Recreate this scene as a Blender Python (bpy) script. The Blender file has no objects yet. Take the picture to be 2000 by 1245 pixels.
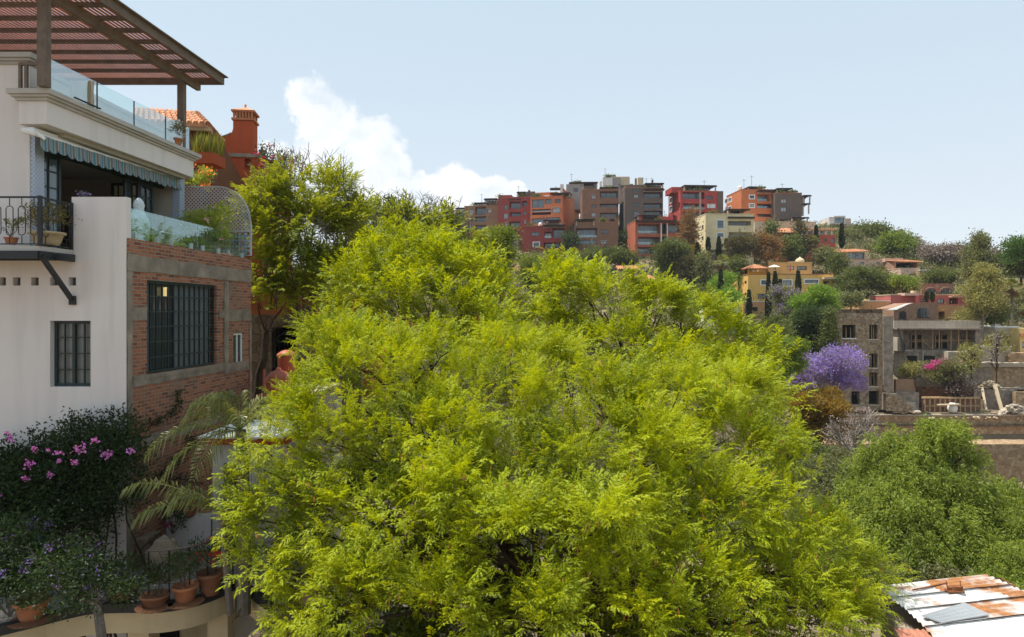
import bpy, math, random
import numpy as np
from mathutils import Vector, Matrix
R = math.radians
SC = bpy.context.scene
COL = SC.collection
# ------------------------------------------------------------ camera, sky, sun, exposure
F_PX, CX, HY, Z0 = 1333.0, 1000.0, 612.0, 25.0      # focal length in photo pixels, horizon row, eye height
cam_d = bpy.data.cameras.new('camera'); cam = bpy.data.objects.new('camera', cam_d); COL.objects.link(cam)
cam.location = (0, 0, Z0); cam.rotation_euler = (R(90), 0, 0)
cam_d.lens = 36 * F_PX / 2000; cam_d.sensor_width = 36; cam_d.shift_y = -(622.5 - HY) / 2000
cam_d.clip_start = .1; cam_d.clip_end = 8000
SC.camera = cam
SC.view_settings.view_transform = 'Standard'; SC.view_settings.look = 'None'
SC.view_settings.gamma = 1; SC.view_settings.exposure = 0.62
SUN_AZ = math.atan2(-.98, .14)     # compass style: x=sin, y=cos ; the sun is to the left and a little behind the hill
SUN_EL = R(69)
world = bpy.data.worlds.new('World'); SC.world = world; world.use_nodes = True

class NT:
    """tiny node tree helper"""
    def __init__(s, tree): s.t = tree; tree.nodes.clear()
    def n(s, typ, **kw):
        nd = s.t.nodes.new(typ)
        for k, v in kw.items():
            if k.startswith('i_'):
                nd.inputs[k[2:].replace('_', ' ')].default_value = v
            else: setattr(nd, k, v)
        return nd
    def l(s, a, b): s.t.links.new(a, b)
    def math(s, op, a, b=None, c=None, clamp=False):
        nd = s.t.nodes.new('ShaderNodeMath'); nd.operation = op; nd.use_clamp = clamp
        for i, v in enumerate((a, b, c)):
            if v is None: continue
            if isinstance(v, (int, float)): nd.inputs[i].default_value = v
            else: s.l(v, nd.inputs[i])
        return nd.outputs[0]
    def mix(s, f, a, b, mode='MIX'):
        nd = s.t.nodes.new('ShaderNodeMix'); nd.data_type = 'RGBA'; nd.blend_type = mode
        for sock, v in ((nd.inputs[0], f), (nd.inputs[6], a), (nd.inputs[7], b)):
            if isinstance(v, (int, float)): sock.default_value = v
            elif isinstance(v, (tuple, list)): sock.default_value = (*v[:3], 1)
            else: s.l(v, sock)
        return nd.outputs[2]
    def ramp(s, f, stops, interp='LINEAR'):
        nd = s.t.nodes.new('ShaderNodeValToRGB'); cr = nd.color_ramp; cr.interpolation = interp
        while len(cr.elements) < len(stops): cr.elements.new(.5)
        for e, (p, c) in zip(cr.elements, stops):
            e.position = p; e.color = (*c[:3], 1) if isinstance(c, (tuple, list)) else (c, c, c, 1)
        s.l(f, nd.inputs[0]); return nd.outputs[0]
    def noise(s, vec, scale, detail=4, rough=.55, out=0):
        nd = s.t.nodes.new('ShaderNodeTexNoise'); nd.inputs['Scale'].default_value = scale
        nd.inputs['Detail'].default_value = detail; nd.inputs['Roughness'].default_value = rough
        if vec is not None: s.l(vec, nd.inputs['Vector'])
        return nd.outputs[out]
    def mapping(s, vec, scale=(1, 1, 1), loc=(0, 0, 0)):
        nd = s.t.nodes.new('ShaderNodeMapping'); nd.inputs['Scale'].default_value = scale; nd.inputs['Location'].default_value = loc
        s.l(vec, nd.inputs['Vector']); return nd.outputs[0]

def build_world():
    T = NT(world.node_tree)
    sky = T.n('ShaderNodeTexSky'); sky.sky_type = 'NISHITA'; sky.sun_disc = False
    sky.sun_elevation = SUN_EL; sky.sun_rotation = SUN_AZ
    sky.altitude = 1900; sky.air_density = 1.0; sky.dust_density = 2.6; sky.ozone_density = 1.6
    bg = T.n('ShaderNodeBackground'); bg.inputs['Strength'].default_value = .1
    tc = T.n('ShaderNodeTexCoord'); d = tc.outputs['Generated']
    sp = T.n('ShaderNodeSeparateXYZ'); T.l(d, sp.inputs[0])
    x, y, z = sp.outputs
    # a pale, dusty veil low in the sky
    veil = T.math('POWER', T.math('SUBTRACT', 1.0, T.math('MAXIMUM', z, 0), clamp=True), 3.0)
    dust = T.mix(veil, (4.2, 5.4, 6.2), (6.3, 6.4, 6.45))
    skyc = T.mix(.80, sky.outputs[0], dust)
    T.l(skyc, bg.inputs['Color'])
    # cumulus bank low over the hill: blobs given as tangents of direction
    ny = T.math('MAXIMUM', y, .05)
    u = T.math('DIVIDE', x, ny); w = T.math('DIVIDE', z, ny)
    uv = T.n('ShaderNodeCombineXYZ'); T.l(u, uv.inputs[0]); T.l(w, uv.inputs[1])
    warp = T.noise(uv.outputs[0], 14, 6, .62, 1)
    wv = T.n('ShaderNodeVectorMath'); wv.operation = 'MULTIPLY_ADD'; T.l(warp, wv.inputs[0]); wv.inputs[1].default_value = (.085, .085, 0)
    T.l(uv.outputs[0], wv.inputs[2])
    wsub = T.n('ShaderNodeVectorMath'); wsub.operation = 'SUBTRACT'; T.l(wv.outputs[0], wsub.inputs[0]); wsub.inputs[1].default_value = (.0425, .0425, 0)
    blobs = [(596, 190, 42), (625, 222, 48), (668, 262, 62), (715, 275, 62), (758, 308, 52), (650, 330, 95), (735, 350, 70),
             (560, 345, 80), (515, 300, 34), (545, 320, 46), (760, 385, 70), (815, 345, 26), (690, 395, 90), (600, 400, 90), (835, 372, 42), (880, 350, 36), (920, 358, 42), (955, 372, 42),
             (900, 395, 80), (1012, 372, 26), (985, 395, 45), (800, 410, 60), (1030, 400, 30), (505, 380, 70)]
    f = None
    for (bx, by, br) in blobs:
        ds = T.n('ShaderNodeVectorMath'); ds.operation = 'DISTANCE'; T.l(wsub.outputs[0], ds.inputs[0])
        ds.inputs[1].default_value = ((bx - CX) / F_PX, (HY - by) / F_PX, 0)
        v = T.math('MULTIPLY_ADD', ds.outputs['Value'], -F_PX / br, 1.0)
        f = v if f is None else T.math('MAXIMUM', f, v)
    n2 = T.noise(uv.outputs[0], 34, 7, .66)
    ff = T.math('ADD', f, T.math('MULTIPLY_ADD', n2, .9, -.45))
    mask = T.math('SMOOTH_MIN', T.math('MULTIPLY', T.math('SUBTRACT', ff, -.02), 3.0, clamp=True), 1.0, .1, clamp=True)
    # clouds melt into the haze towards their base
    low = T.math('MULTIPLY', T.math('SUBTRACT', w, .09), 14.0, clamp=True)
    mask = T.math('MULTIPLY', mask, T.math('MULTIPLY_ADD', low, .5, .45))
    mask = T.math('MULTIPLY', mask, T.math('GREATER_THAN', y, .06))
    shade = T.noise(wsub.outputs[0], 13, 5, .55)
    cc = T.ramp(shade, [(.34, (.68, .75, .82)), (.50, (.86, .89, .92)), (.64, (.98, .98, .98))])
    bg2 = T.n('ShaderNodeBackground'); T.l(cc, bg2.inputs['Color']); bg2.inputs['Strength'].default_value = .78
    mx = T.n('ShaderNodeMixShader'); T.l(mask, mx.inputs[0]); T.l(bg.outputs[0], mx.inputs[1]); T.l(bg2.outputs[0], mx.inputs[2])
    out = T.n('ShaderNodeOutputWorld'); T.l(mx.outputs[0], out.inputs[0])
build_world()
sun_d = bpy.data.lights.new('sun', 'SUN'); sun_d.energy = 4.4; sun_d.angle = R(.5); sun_d.color = (1, .95, .86)
sun = bpy.data.objects.new('sun', sun_d); COL.objects.link(sun); sun.location = (-30, 10, 80)
SDIR = Vector((math.sin(SUN_AZ) * math.cos(SUN_EL), math.cos(SUN_AZ) * math.cos(SUN_EL), math.sin(SUN_EL)))
sun.rotation_euler = SDIR.to_track_quat('Z', 'Y').to_euler()

# ------------------------------------------------------------ materials
MATS = {}
def new_mat(name):
    m = bpy.data.materials.new(name); m.use_nodes = True; T = NT(m.node_tree)
    out = T.n('ShaderNodeOutputMaterial'); b = T.n('ShaderNodeBsdfPrincipled'); T.l(b.outputs[0], out.inputs[0])
    tc = T.n('ShaderNodeTexCoord')
    geo = T.n('ShaderNodeNewGeometry')
    return m, T, b, geo.outputs['Position'], out
def bump(T, b, h, strength, dist=.02):
    nd = T.n('ShaderNodeBump'); nd.inputs['Strength'].default_value = strength; nd.inputs['Distance'].default_value = dist
    T.l(h, nd.inputs['Height']); T.l(nd.outputs[0], b.inputs['Normal'])
def plain(name, col, rough=.8, var=.12, scale=3.0, bmp=.25, metal=0, spec=.3, streak=.0, bdist=.02):
    if name in MATS: return MATS[name]
    m, T, b, pos, out = new_mat(name)
    n = T.noise(pos, scale, 5, .6)
    lo = tuple(c * (1 - var) for c in col); hi = tuple(min(1, c * (1 + var)) for c in col)
    c = T.ramp(n, [(.3, lo), (.7, hi)])
    if streak:
        s = T.noise(T.mapping(pos, (2.2, 2.2, .16)), 1.6, 5, .6)
        c = T.mix(T.math('MULTIPLY', T.math('MULTIPLY', T.math('SUBTRACT', s, .5), 4, clamp=True), streak), c, tuple(v * .45 for v in col))
    T.l(c, b.inputs['Base Color']); b.inputs['Roughness'].default_value = rough; b.inputs['Metallic'].default_value = metal
    b.inputs['Specular IOR Level'].default_value = spec
    if bmp: bump(T, b, T.noise(pos, scale * 8, 4, .6), bmp, bdist)
    MATS[name] = m; return m
def stucco(name, col, streak=.25): return plain(name, col, .9, .10, .6, .25, spec=.15, streak=streak)
def brick_mat():
    m, T, b, pos, out = new_mat('red_brick')
    sp = T.n('ShaderNodeSeparateXYZ'); T.l(pos, sp.inputs[0])
    cb = T.n('ShaderNodeCombineXYZ'); T.l(sp.outputs[1], cb.inputs[0]); T.l(sp.outputs[2], cb.inputs[1])
    wob = T.noise(pos, 3.0, 3, .5, 1)
    v = T.n('ShaderNodeVectorMath'); v.operation = 'MULTIPLY_ADD'; T.l(wob, v.inputs[0]); v.inputs[1].default_value = (.03, .03, 0); T.l(cb.outputs[0], v.inputs[2])
    br = T.n('ShaderNodeTexBrick'); T.l(v.outputs[0], br.inputs['Vector'])
    br.inputs['Scale'].default_value = 1; br.inputs['Brick Width'].default_value = .25; br.inputs['Row Height'].default_value = .078
    br.inputs['Mortar Size'].default_value = .013; br.inputs['Mortar Smooth'].default_value = .35; br.inputs['Bias'].default_value = -.2
    br.inputs['Color1'].default_value = (.50, .19, .10, 1); br.inputs['Color2'].default_value = (.15, .055, .038, 1); br.inputs['Mortar'].default_value = (.38, .32, .265, 1)
    n = T.noise(pos, 1.1, 6, .65)
    n2 = T.noise(pos, 22, 4, .6)
    c = T.mix(T.math('MULTIPLY', T.math('MULTIPLY', T.math('SUBTRACT', T.math('MULTIPLY_ADD', n2, .3, n), .66), 5, clamp=True), .8), br.outputs[0], (.30, .235, .19))
    c = T.mix(T.math('MULTIPLY_ADD', n2, .9, .05, clamp=True), c, T.mix(1.0, c, (.62, .55, .52), 'MULTIPLY'))
    T.l(c, b.inputs['Base Color']); b.inputs['Roughness'].default_value = .95; b.inputs['Specular IOR Level'].default_value = .15
    h = T.math('MULTIPLY_ADD', br.outputs['Fac'], -1.0, T.math('MULTIPLY', n2, .6)); bump(T, b, h, .9, .02)
    return m
def stone_mat(name, cols, scale=2.2, mortar=(.42, .35, .27)):
    m, T, b, pos, out = new_mat(name)
    wob = T.noise(pos, scale * .8, 3, .5, 1)
    v = T.n('ShaderNodeVectorMath'); v.operation = 'MULTIPLY_ADD'; T.l(wob, v.inputs[0]); v.inputs[1].default_value = (.35, .35, .35); T.l(pos, v.inputs[2])
    vo = T.n('ShaderNodeTexVoronoi'); vo.inputs['Scale'].default_value = scale; T.l(v.outputs[0], vo.inputs['Vector'])
    ve = T.n('ShaderNodeTexVoronoi'); ve.feature = 'DISTANCE_TO_EDGE'; ve.inputs['Scale'].default_value = scale; T.l(v.outputs[0], ve.inputs['Vector'])
    sp = T.n('ShaderNodeSeparateColor'); T.l(vo.outputs['Color'], sp.inputs[0])
    k = len(cols)
    c = T.ramp(sp.outputs[0], [(i / (k - 1), cc) for i, cc in enumerate(cols)])
    n = T.noise(pos, scale * 5, 5, .6)
    c = T.mix(T.math('MULTIPLY', n, .55), c, T.mix(1.0, c, (.5, .46, .42), 'MULTIPLY'))
    e = T.math('MULTIPLY', ve.outputs['Distance'], 14, clamp=True)
    c = T.mix(e, mortar, c)
    T.l(c, b.inputs['Base Color']); b.inputs['Roughness'].default_value = .95; b.inputs['Specular IOR Level'].default_value = .15
    bump(T, b, T.math('ADD', e, T.math('MULTIPLY', n, .5)), .8, .06)
    return m
def leaf_mat(name, c1, c2, trans=.5, c3=None, scale=1.1, tcol=1.5, rough=.55):
    m, T, b, pos, out = new_mat(name)
    geo = T.n('ShaderNodeNewGeometry')
    n = T.noise(pos, scale, 3, .6)
    f = T.math('ADD', T.math('MULTIPLY', geo.outputs['Random Per Island'], .55), T.math('MULTIPLY_ADD', n, 1.3, -.45), clamp=True)
    stops = [(.1, c1), (.9, c2)] if c3 is None else [(.08, c1), (.7, c2), (.93, c2), (1.0, c3)]
    c = T.ramp(f, stops)
    T.l(c, b.inputs['Base Color']); b.inputs['Roughness'].default_value = rough; b.inputs['Specular IOR Level'].default_value = .28
    tr = T.n('ShaderNodeBsdfTranslucent')
    T.l(T.mix(1.0, c, (1.25 * tcol, 1.05 * tcol, .55 * tcol), 'MULTIPLY'), tr.inputs['Color'])
    mx = T.n('ShaderNodeMixShader'); mx.inputs[0].default_value = trans
    T.l(b.outputs[0], mx.inputs[1]); T.l(tr.outputs[0], mx.inputs[2]); T.l(mx.outputs[0], out.inputs[0])
    return m
def glass_mat(name, tint=(.78, .9, .88), alpha=.82):
    m, T, b, pos, out = new_mat(name)
    gl = T.n('ShaderNodeBsdfGlossy'); gl.inputs['Roughness'].default_value = .0; gl.inputs['Color'].default_value = (.8, .9, .92, 1)
    tr = T.n('ShaderNodeBsdfTransparent'); tr.inputs['Color'].default_value = (*tint, 1)
    fr = T.n('ShaderNodeFresnel'); fr.inputs['IOR'].default_value = 1.5
    mx = T.n('ShaderNodeMixShader'); T.l(T.math('MULTIPLY_ADD', fr.outputs[0], .35, .10 * (1 - alpha) / .18, clamp=True), mx.inputs[0])
    T.l(tr.outputs[0], mx.inputs[1]); T.l(gl.outputs[0], mx.inputs[2]); T.l(mx.outputs[0], out.inputs[0])
    return m
def tile_mat(name, col=(.48, .19, .09)):
    return plain(name, col, .85, .35, 2.6, .4)
M = dict(
    white=plain('white_stucco', (.69, .63, .605), .92, .05, .35, .22, spec=.12, streak=.22),
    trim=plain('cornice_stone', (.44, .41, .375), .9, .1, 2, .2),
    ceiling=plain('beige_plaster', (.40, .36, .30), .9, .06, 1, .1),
    brick=brick_mat(), concrete=plain('raw_concrete', (.27, .22, .175), .95, .38, 1.9, .6, spec=.15, streak=.25),
    concrete_pale=plain('pale_concrete', (.43, .365, .29), .95, .18, .5, .4, spec=.15, streak=.4),
    iron=plain('black_iron', (.018, .02, .022), .5, .2, 8, .1, spec=.4),
    greenframe=plain('dark_green_steel', (.02, .035, .036), .5, .2, 8, .1, spec=.4),
    wood=plain('weathered_wood', (.17, .13, .105), .85, .2, 5, .4, spec=.2),
    slat=plain('red_brown_slats', (.58, .19, .075), .8, .2, 4, .2, spec=.2),
    darkwood=plain('dark_timber', (.055, .038, .03), .85, .2, 2, .2),
    formwood=plain('formwork_timber', (.42, .28, .15), .85, .25, 2, .2),
    glass=glass_mat('clear_glass'), railglass=glass_mat('green_rail_glass', (.86, .94, .92), .84),
    pane=plain('window_glass', (.045, .055, .06), .06, .1, 1, 0, spec=.9),
    panepale=plain('curtain_reflection_glass', (.33, .36, .38), .25, .25, .9, 0, spec=.7),  # pale tone stands for curtains and reflections, put into the glass colour
    paneblue=plain('painted_reflection_glass', (.10, .14, .165), .08, .3, .7, 0, spec=.9),  # blue-grey of reflections put into the base colour
    blind=plain('white_blind', (.66, .66, .66), .6, .05, 1, 0),
    curtain=plain('pale_curtain', (.52, .52, .50), .9, .2, 3, .2),
    dark=plain('painted_shade_and_black', (.02, .018, .017), .95, .2, 1, 0),  # near-black for painted shade in openings, also for black parts
    terracotta=plain('terracotta', (.42, .17, .085), .85, .2, 4, .3),
    rooftile=tile_mat('clay_roof_tile', (.50, .235, .125)),
    redpaint=stucco('red_plaster', (.40, .085, .036), .3), orangewall=stucco('orange_plaster', (.42, .14, .05), .25),
    whitepaint=plain('white_paint', (.8, .8, .78), .6, .04, 2, .05),
    stone=stone_mat('rubble_stone', [(.40, .27, .15), (.26, .16, .09), (.52, .41, .28), (.19, .13, .09), (.42, .31, .20)], 3.6),
    ashlar=stone_mat('old_stone', [(.22, .17, .12), (.30, .23, .16), (.17, .13, .095)], 3.0, (.16, .125, .09)),
    retain=stone_mat('retaining_stone', [(.44, .29, .17), (.31, .20, .115), (.54, .40, .26), (.37, .25, .15)], 2.6, (.36, .27, .17)),
    earth=plain('bare_earth', (.20, .155, .10), .97, .3, .25, .5, spec=.1, bdist=.3),
    bark=plain('dark_bark', (.05, .036, .026), .95, .3, 9, .5, spec=.1),
    greybark=plain('grey_bark', (.16, .135, .115), .95, .3, 6, .4, spec=.1),
    palebark=plain('pale_bark', (.30, .26, .22), .95, .2, 6, .3, spec=.1),
    steel=plain('bright_steel', (.6, .6, .6), .3, .1, 5, 0, metal=1),
    cream_trim=plain('cream_fascia', (.52, .43, .28), .9, .1, 2, .2, streak=.3),
    mesquite=leaf_mat('mesquite_leaf', (.055, .092, .003), (.37, .43, .004), .29, (.46, .30, .03), .9, 2.25),
    mesquite2=leaf_mat('mesquite_leaf_dull', (.13, .18, .012), (.31, .35, .018), .42, None, .6, 1.6),
    oak=leaf_mat('dull_green_leaf', (.06, .085, .022), (.15, .18, .05), .35, None, .3),
    olive=leaf_mat('olive_leaf', (.10, .115, .05), (.20, .215, .09), .35, None, .3),
    darkleaf=leaf_mat('dark_green_leaf', (.028, .05, .014), (.065, .10, .028), .3, None, .4),
    brightleaf=leaf_mat('bright_green_leaf', (.10, .20, .02), (.21, .33, .035), .4, None, .3),
    pepper=leaf_mat('pepper_leaf', (.085, .135, .02), (.30, .37, .06), .45, None, .35),
    brownleaf=leaf_mat('brown_leaf', (.13, .08, .035), (.25, .15, .06), .35, None, .3),
    rust=leaf_mat('orange_brown_leaf', (.09, .075, .018), (.33, .20, .025), .35, None, .9),
    jaca=leaf_mat('jacaranda_bloom', (.20, .14, .44), (.42, .33, .78), .4, None, .6, 1.2),
    greytwig=leaf_mat('grey_twigs', (.17, .13, .11), (.30, .24, .21), .1, None, .4),
    magenta=leaf_mat('magenta_bloom', (.42, .02, .22), (.75, .06, .45), .4, None, 2, 1.1),
    pinkbloom=leaf_mat('pink_purple_bloom', (.50, .12, .50), (.85, .34, .85), .3, None, 2, 1.1),
    redbloom=leaf_mat('red_bloom', (.6, .03, .03), (.85, .12, .09), .3, None, 2, 1.1),
    palm=leaf_mat('palm_leaf', (.10, .12, .03), (.30, .31, .10), .3, None, 1.5, 1.1, .35),
    cypress=leaf_mat('cypress_leaf', (.018, .032, .012), (.045, .065, .02), .15, None, .5),
)
# ------------------------------------------------------------ geometry helpers (world coordinates; z is measured from the eye)
class MB:
    def __init__(s): s.v = []; s.f = []
    def add(s, vs, fs):  # vs: points
        k = len(s.v); s.v += [tuple(v) for v in vs]; s.f += [tuple(i + k for i in f) for f in fs]; return s
    def quad(s, a, b, c, d): return s.add([a, b, c, d], [(0, 1, 2, 3)])
    def box(s, x0, x1, y0, y1, z0, z1, fr=None):
        vs = [(x, y, z) for z in (z0, z1) for y in (y0, y1) for x in (x0, x1)]
        if fr: vs = [fr(*v) for v in vs]
        return s.add(vs, [(0, 2, 3, 1), (4, 5, 7, 6), (0, 1, 5, 4), (1, 3, 7, 5), (3, 2, 6, 7), (2, 0, 4, 6)])
    def bar(s, a, b, w, h=None, up=(0, 0, 1)):
        h = h or w; a = Vector(a); b = Vector(b); d = (b - a).normalized(); u = Vector(up)
        if abs(d.dot(u)) > .98: u = Vector((0, 1, 0))
        r = d.cross(u).normalized() * w / 2; t = r.cross(d).normalized() * h / 2
        vs = [p + i * r + j * t for p in (a, b) for j in (-1, 1) for i in (-1, 1)]
        return s.add(vs, [(0, 2, 3, 1), (4, 5, 7, 6), (0, 1, 5, 4), (1, 3, 7, 5), (3, 2, 6, 7), (2, 0, 4, 6)])
    def tube(s, pts, radii, n=6, cap=True):
        pts = [Vector(p) for p in pts]
        if isinstance(radii, (int, float)): radii = [radii] * len(pts)
        vs = []; 
        for i, p in enumerate(pts):
            d = (pts[min(i + 1, len(pts) - 1)] - pts[max(i - 1, 0)]).normalized()
            u = Vector((0, 0, 1)) if abs(d.z) < .9 else Vector((1, 0, 0))
            a = d.cross(u).normalized(); b = d.cross(a)
            for k in range(n):
                t = 2 * math.pi * k / n; vs.append(p + (a * math.cos(t) + b * math.sin(t)) * radii[i])
        fs = [(i * n + k, i * n + (k + 1) % n, (i + 1) * n + (k + 1) % n, (i + 1) * n + k) for i in range(len(pts) - 1) for k in range(n)]
        if cap: fs += [tuple(range(n))[::-1], tuple(range((len(pts) - 1) * n, len(pts) * n))]
        return s.add(vs, fs)
    def lathe(s, c, prof, n=20):
        cx, cy, cz = c; vs = [(cx + r * math.cos(2 * math.pi * k / n), cy + r * math.sin(2 * math.pi * k / n), cz + z) for r, z in prof for k in range(n)]
        fs = [(i * n + k, i * n + (k + 1) % n, (i + 1) * n + (k + 1) % n, (i + 1) * n + k) for i in range(len(prof) - 1) for k in range(n)]
        fs += [tuple(range(n))[::-1], tuple(range((len(prof) - 1) * n, len(prof) * n))]
        return s.add(vs, fs)
    def prism(s, poly, z0, z1):
        n = len(poly); vs = [(x, y, z0) for x, y in poly] + [(x, y, z1) for x, y in poly]
        return s.add(vs, [tuple(range(n))[::-1], tuple(range(n, 2 * n))] + [(i, (i + 1) % n, n + (i + 1) % n, n + i) for i in range(n)])
    def blob(s, c, rx, ry, rz, seed=0, amp=.15, n=10):
        rg = random.Random(seed); vs = []; fs = []; m = n // 2 + 1
        for i in range(m + 1):
            for k in range(n):
                th = math.pi * i / m; ph = 2 * math.pi * k / n; q = 1 + rg.uniform(-amp, amp)
                vs.append((c[0] + rx * q * math.sin(th) * math.cos(ph), c[1] + ry * q * math.sin(th) * math.sin(ph), c[2] + rz * q * math.cos(th)))
        fs = [(i * n + k, i * n + (k + 1) % n, (i + 1) * n + (k + 1) % n, (i + 1) * n + k) for i in range(m) for k in range(n)]
        return s.add(vs, fs)

def root_matrix(o):
    while o.parent: o = o.parent
    return Matrix.Translation(o.location) @ o.rotation_euler.to_matrix().to_4x4()
def settag(o, label=None, cat=None, group=None, kind=None):
    if label: o['label'] = label
    if cat: o['category'] = cat
    if group: o['group'] = group
    if kind: o['kind'] = kind
    return o
def thing(name, label, cat, loc, rz=0, group=None):
    o = bpy.data.objects.new(name, None); COL.objects.link(o); o.empty_display_size = .3
    o.location = (loc[0], loc[1], loc[2] + Z0); o.rotation_euler = (0, 0, rz)
    return settag(o, label, cat, group)
def _place(name, me, parent, base):
    o = bpy.data.objects.new(name, me); COL.objects.link(o)
    if parent is not None:
        o.parent = parent; mt = root_matrix(parent).inverted()
        me.transform(mt @ Matrix.Translation((0, 0, Z0)))
    else:
        if base is None:
            n = len(me.vertices); a = np.empty(n * 3, np.float32); me.vertices.foreach_get('co', a); a = a.reshape(-1, 3)
            base = (float(a[:, 0].mean()), float(a[:, 1].mean()), float(a[:, 2].min()))
        me.transform(Matrix.Translation((-base[0], -base[1], -base[2]))); o.location = (base[0], base[1], base[2] + Z0)
    return o
def part(name, mb, mat, parent=None, smooth=False, base=None, label=None):
    me = bpy.data.meshes.new(name); me.from_pydata([tuple(v) for v in mb.v], [], mb.f); me.materials.append(mat if not isinstance(mat, str) else M[mat])
    o = _place(name, me, parent, base)
    if smooth: me.polygons.foreach_set('use_smooth', [True] * len(me.polygons))
    me.update()
    if label: o['label'] = label
    return o
def npart(name, V, Fc, mat, parent=None, base=None):
    """numpy mesh: V (N,3), Fc (M,k) all faces with k corners"""
    V = np.ascontiguousarray(V, np.float32); Fc = np.ascontiguousarray(Fc, np.int32); k = Fc.shape[1]
    me = bpy.data.meshes.new(name); me.vertices.add(len(V)); me.vertices.foreach_set('co', V.ravel())
    me.loops.add(Fc.size); me.loops.foreach_set('vertex_index', Fc.ravel())
    me.polygons.add(len(Fc)); me.polygons.foreach_set('loop_start', np.arange(0, Fc.size, k, dtype=np.int32))
    me.materials.append(mat if not isinstance(mat, str) else M[mat]); me.update(calc_edges=True)
    return _place(name, me, parent, base)

def P(px, py, Y): return Vector(((px - CX) / F_PX * Y, Y, (HY - py) / F_PX * Y))
class Frame:
    """a vertical plane in the place: through the point seen at column px0 and distance Y0, turned by a degrees"""
    def __init__(s, px0, Y0, a=0):
        s.o = Vector(((px0 - CX) / F_PX * Y0, Y0)); s.a = R(a); s.t = Vector((math.cos(s.a), math.sin(s.a))); s.n = Vector((math.sin(s.a), -math.cos(s.a)))
    def s(s_, px):
        u = (px - CX) / F_PX; return (u * s_.o.y - s_.o.x) / (s_.t.x - u * s_.t.y)
    def sz(s_, px, py):
        q = s_.s(px); return q, (HY - py) / F_PX * (s_.o.y + q * s_.t.y)
    def z(s_, py, px): return s_.sz(px, py)[1]
    def __call__(s_, q, d, z):          # q along the wall, d depth INTO the building, z up
        p = s_.o + s_.t * q - s_.n * d; return Vector((p.x, p.y, z))

def wall_panel(mb, fr, q0, q1, z0, z1, holes, rec=.2, d0=0):
    """front face with real openings and reveals. holes: (qa,qb,za,zb[,depth])"""
    hs = [(max(h[0], q0 + .01), min(h[1], q1 - .01), max(h[2], z0 + .01), min(h[3], z1 - .01), (h[4] if len(h) > 4 else rec)) for h in holes]
    qs = sorted({q0, q1, *[h[0] for h in hs], *[h[1] for h in hs]}); zs = sorted({z0, z1, *[h[2] for h in hs], *[h[3] for h in hs]})
    for i in range(len(qs) - 1):
        for j in range(len(zs) - 1):
            qm, zm = (qs[i] + qs[i + 1]) / 2, (zs[j] + zs[j + 1]) / 2
            if any(h[0] < qm < h[1] and h[2] < zm < h[3] for h in hs): continue
            mb.quad(fr(qs[i], d0, zs[j]), fr(qs[i + 1], d0, zs[j]), fr(qs[i + 1], d0, zs[j + 1]), fr(qs[i], d0, zs[j + 1]))
    for a, b, c, e, r in hs:
        d1 = d0 + r
        mb.quad(fr(a, d0, c), fr(b, d0, c), fr(b, d1, c), fr(a, d1, c)); mb.quad(fr(a, d0, e), fr(a, d1, e), fr(b, d1, e), fr(b, d0, e))
        mb.quad(fr(a, d0, c), fr(a, d1, c), fr(a, d1, e), fr(a, d0, e)); mb.quad(fr(b, d0, c), fr(b, d0, e), fr(b, d1, e), fr(b, d1, c))
        mb.quad(fr(a, d1, c), fr(b, d1, c), fr(b, d1, e), fr(a, d1, e))
    return hs

def grid_window(fr, q0, q1, z0, z1, d, parent, nx=2, nz=1, fw=.06, bw=.03, frame='iron', pane='pane', name='window', proud=0, thick=.05):
    mb = MB(); dd = d - proud
    mb.box(q0, q0 + fw, dd, dd + thick, z0, z1, fr); mb.box(q1 - fw, q1, dd, dd + thick, z0, z1, fr)
    mb.box(q0 + fw, q1 - fw, dd, dd + thick, z0, z0 + fw, fr); mb.box(q0 + fw, q1 - fw, dd, dd + thick, z1 - fw, z1, fr)
    for i in range(1, nx):
        q = q0 + (q1 - q0) * i / nx; mb.box(q - bw / 2, q + bw / 2, dd + .004, dd + thick - .004, z0 + fw, z1 - fw, fr)
    for j in range(1, nz):
        z = z0 + (z1 - z0) * j / nz; mb.box(q0 + fw, q1 - fw, dd + .008, dd + thick - .008, z - bw / 2, z + bw / 2, fr)
    w = part(name, mb, frame, parent)
    if pane:
        pb = MB(); pb.quad(fr(q0 + fw * .5, dd + thick * .6, z0 + fw * .5), fr(q1 - fw * .5, dd + thick * .6, z0 + fw * .5), fr(q1 - fw * .5, dd + thick * .6, z1 - fw * .5), fr(q0 + fw * .5, dd + thick * .6, z1 - fw * .5))
        part('pane', pb, pane, w)
    return w

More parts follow.
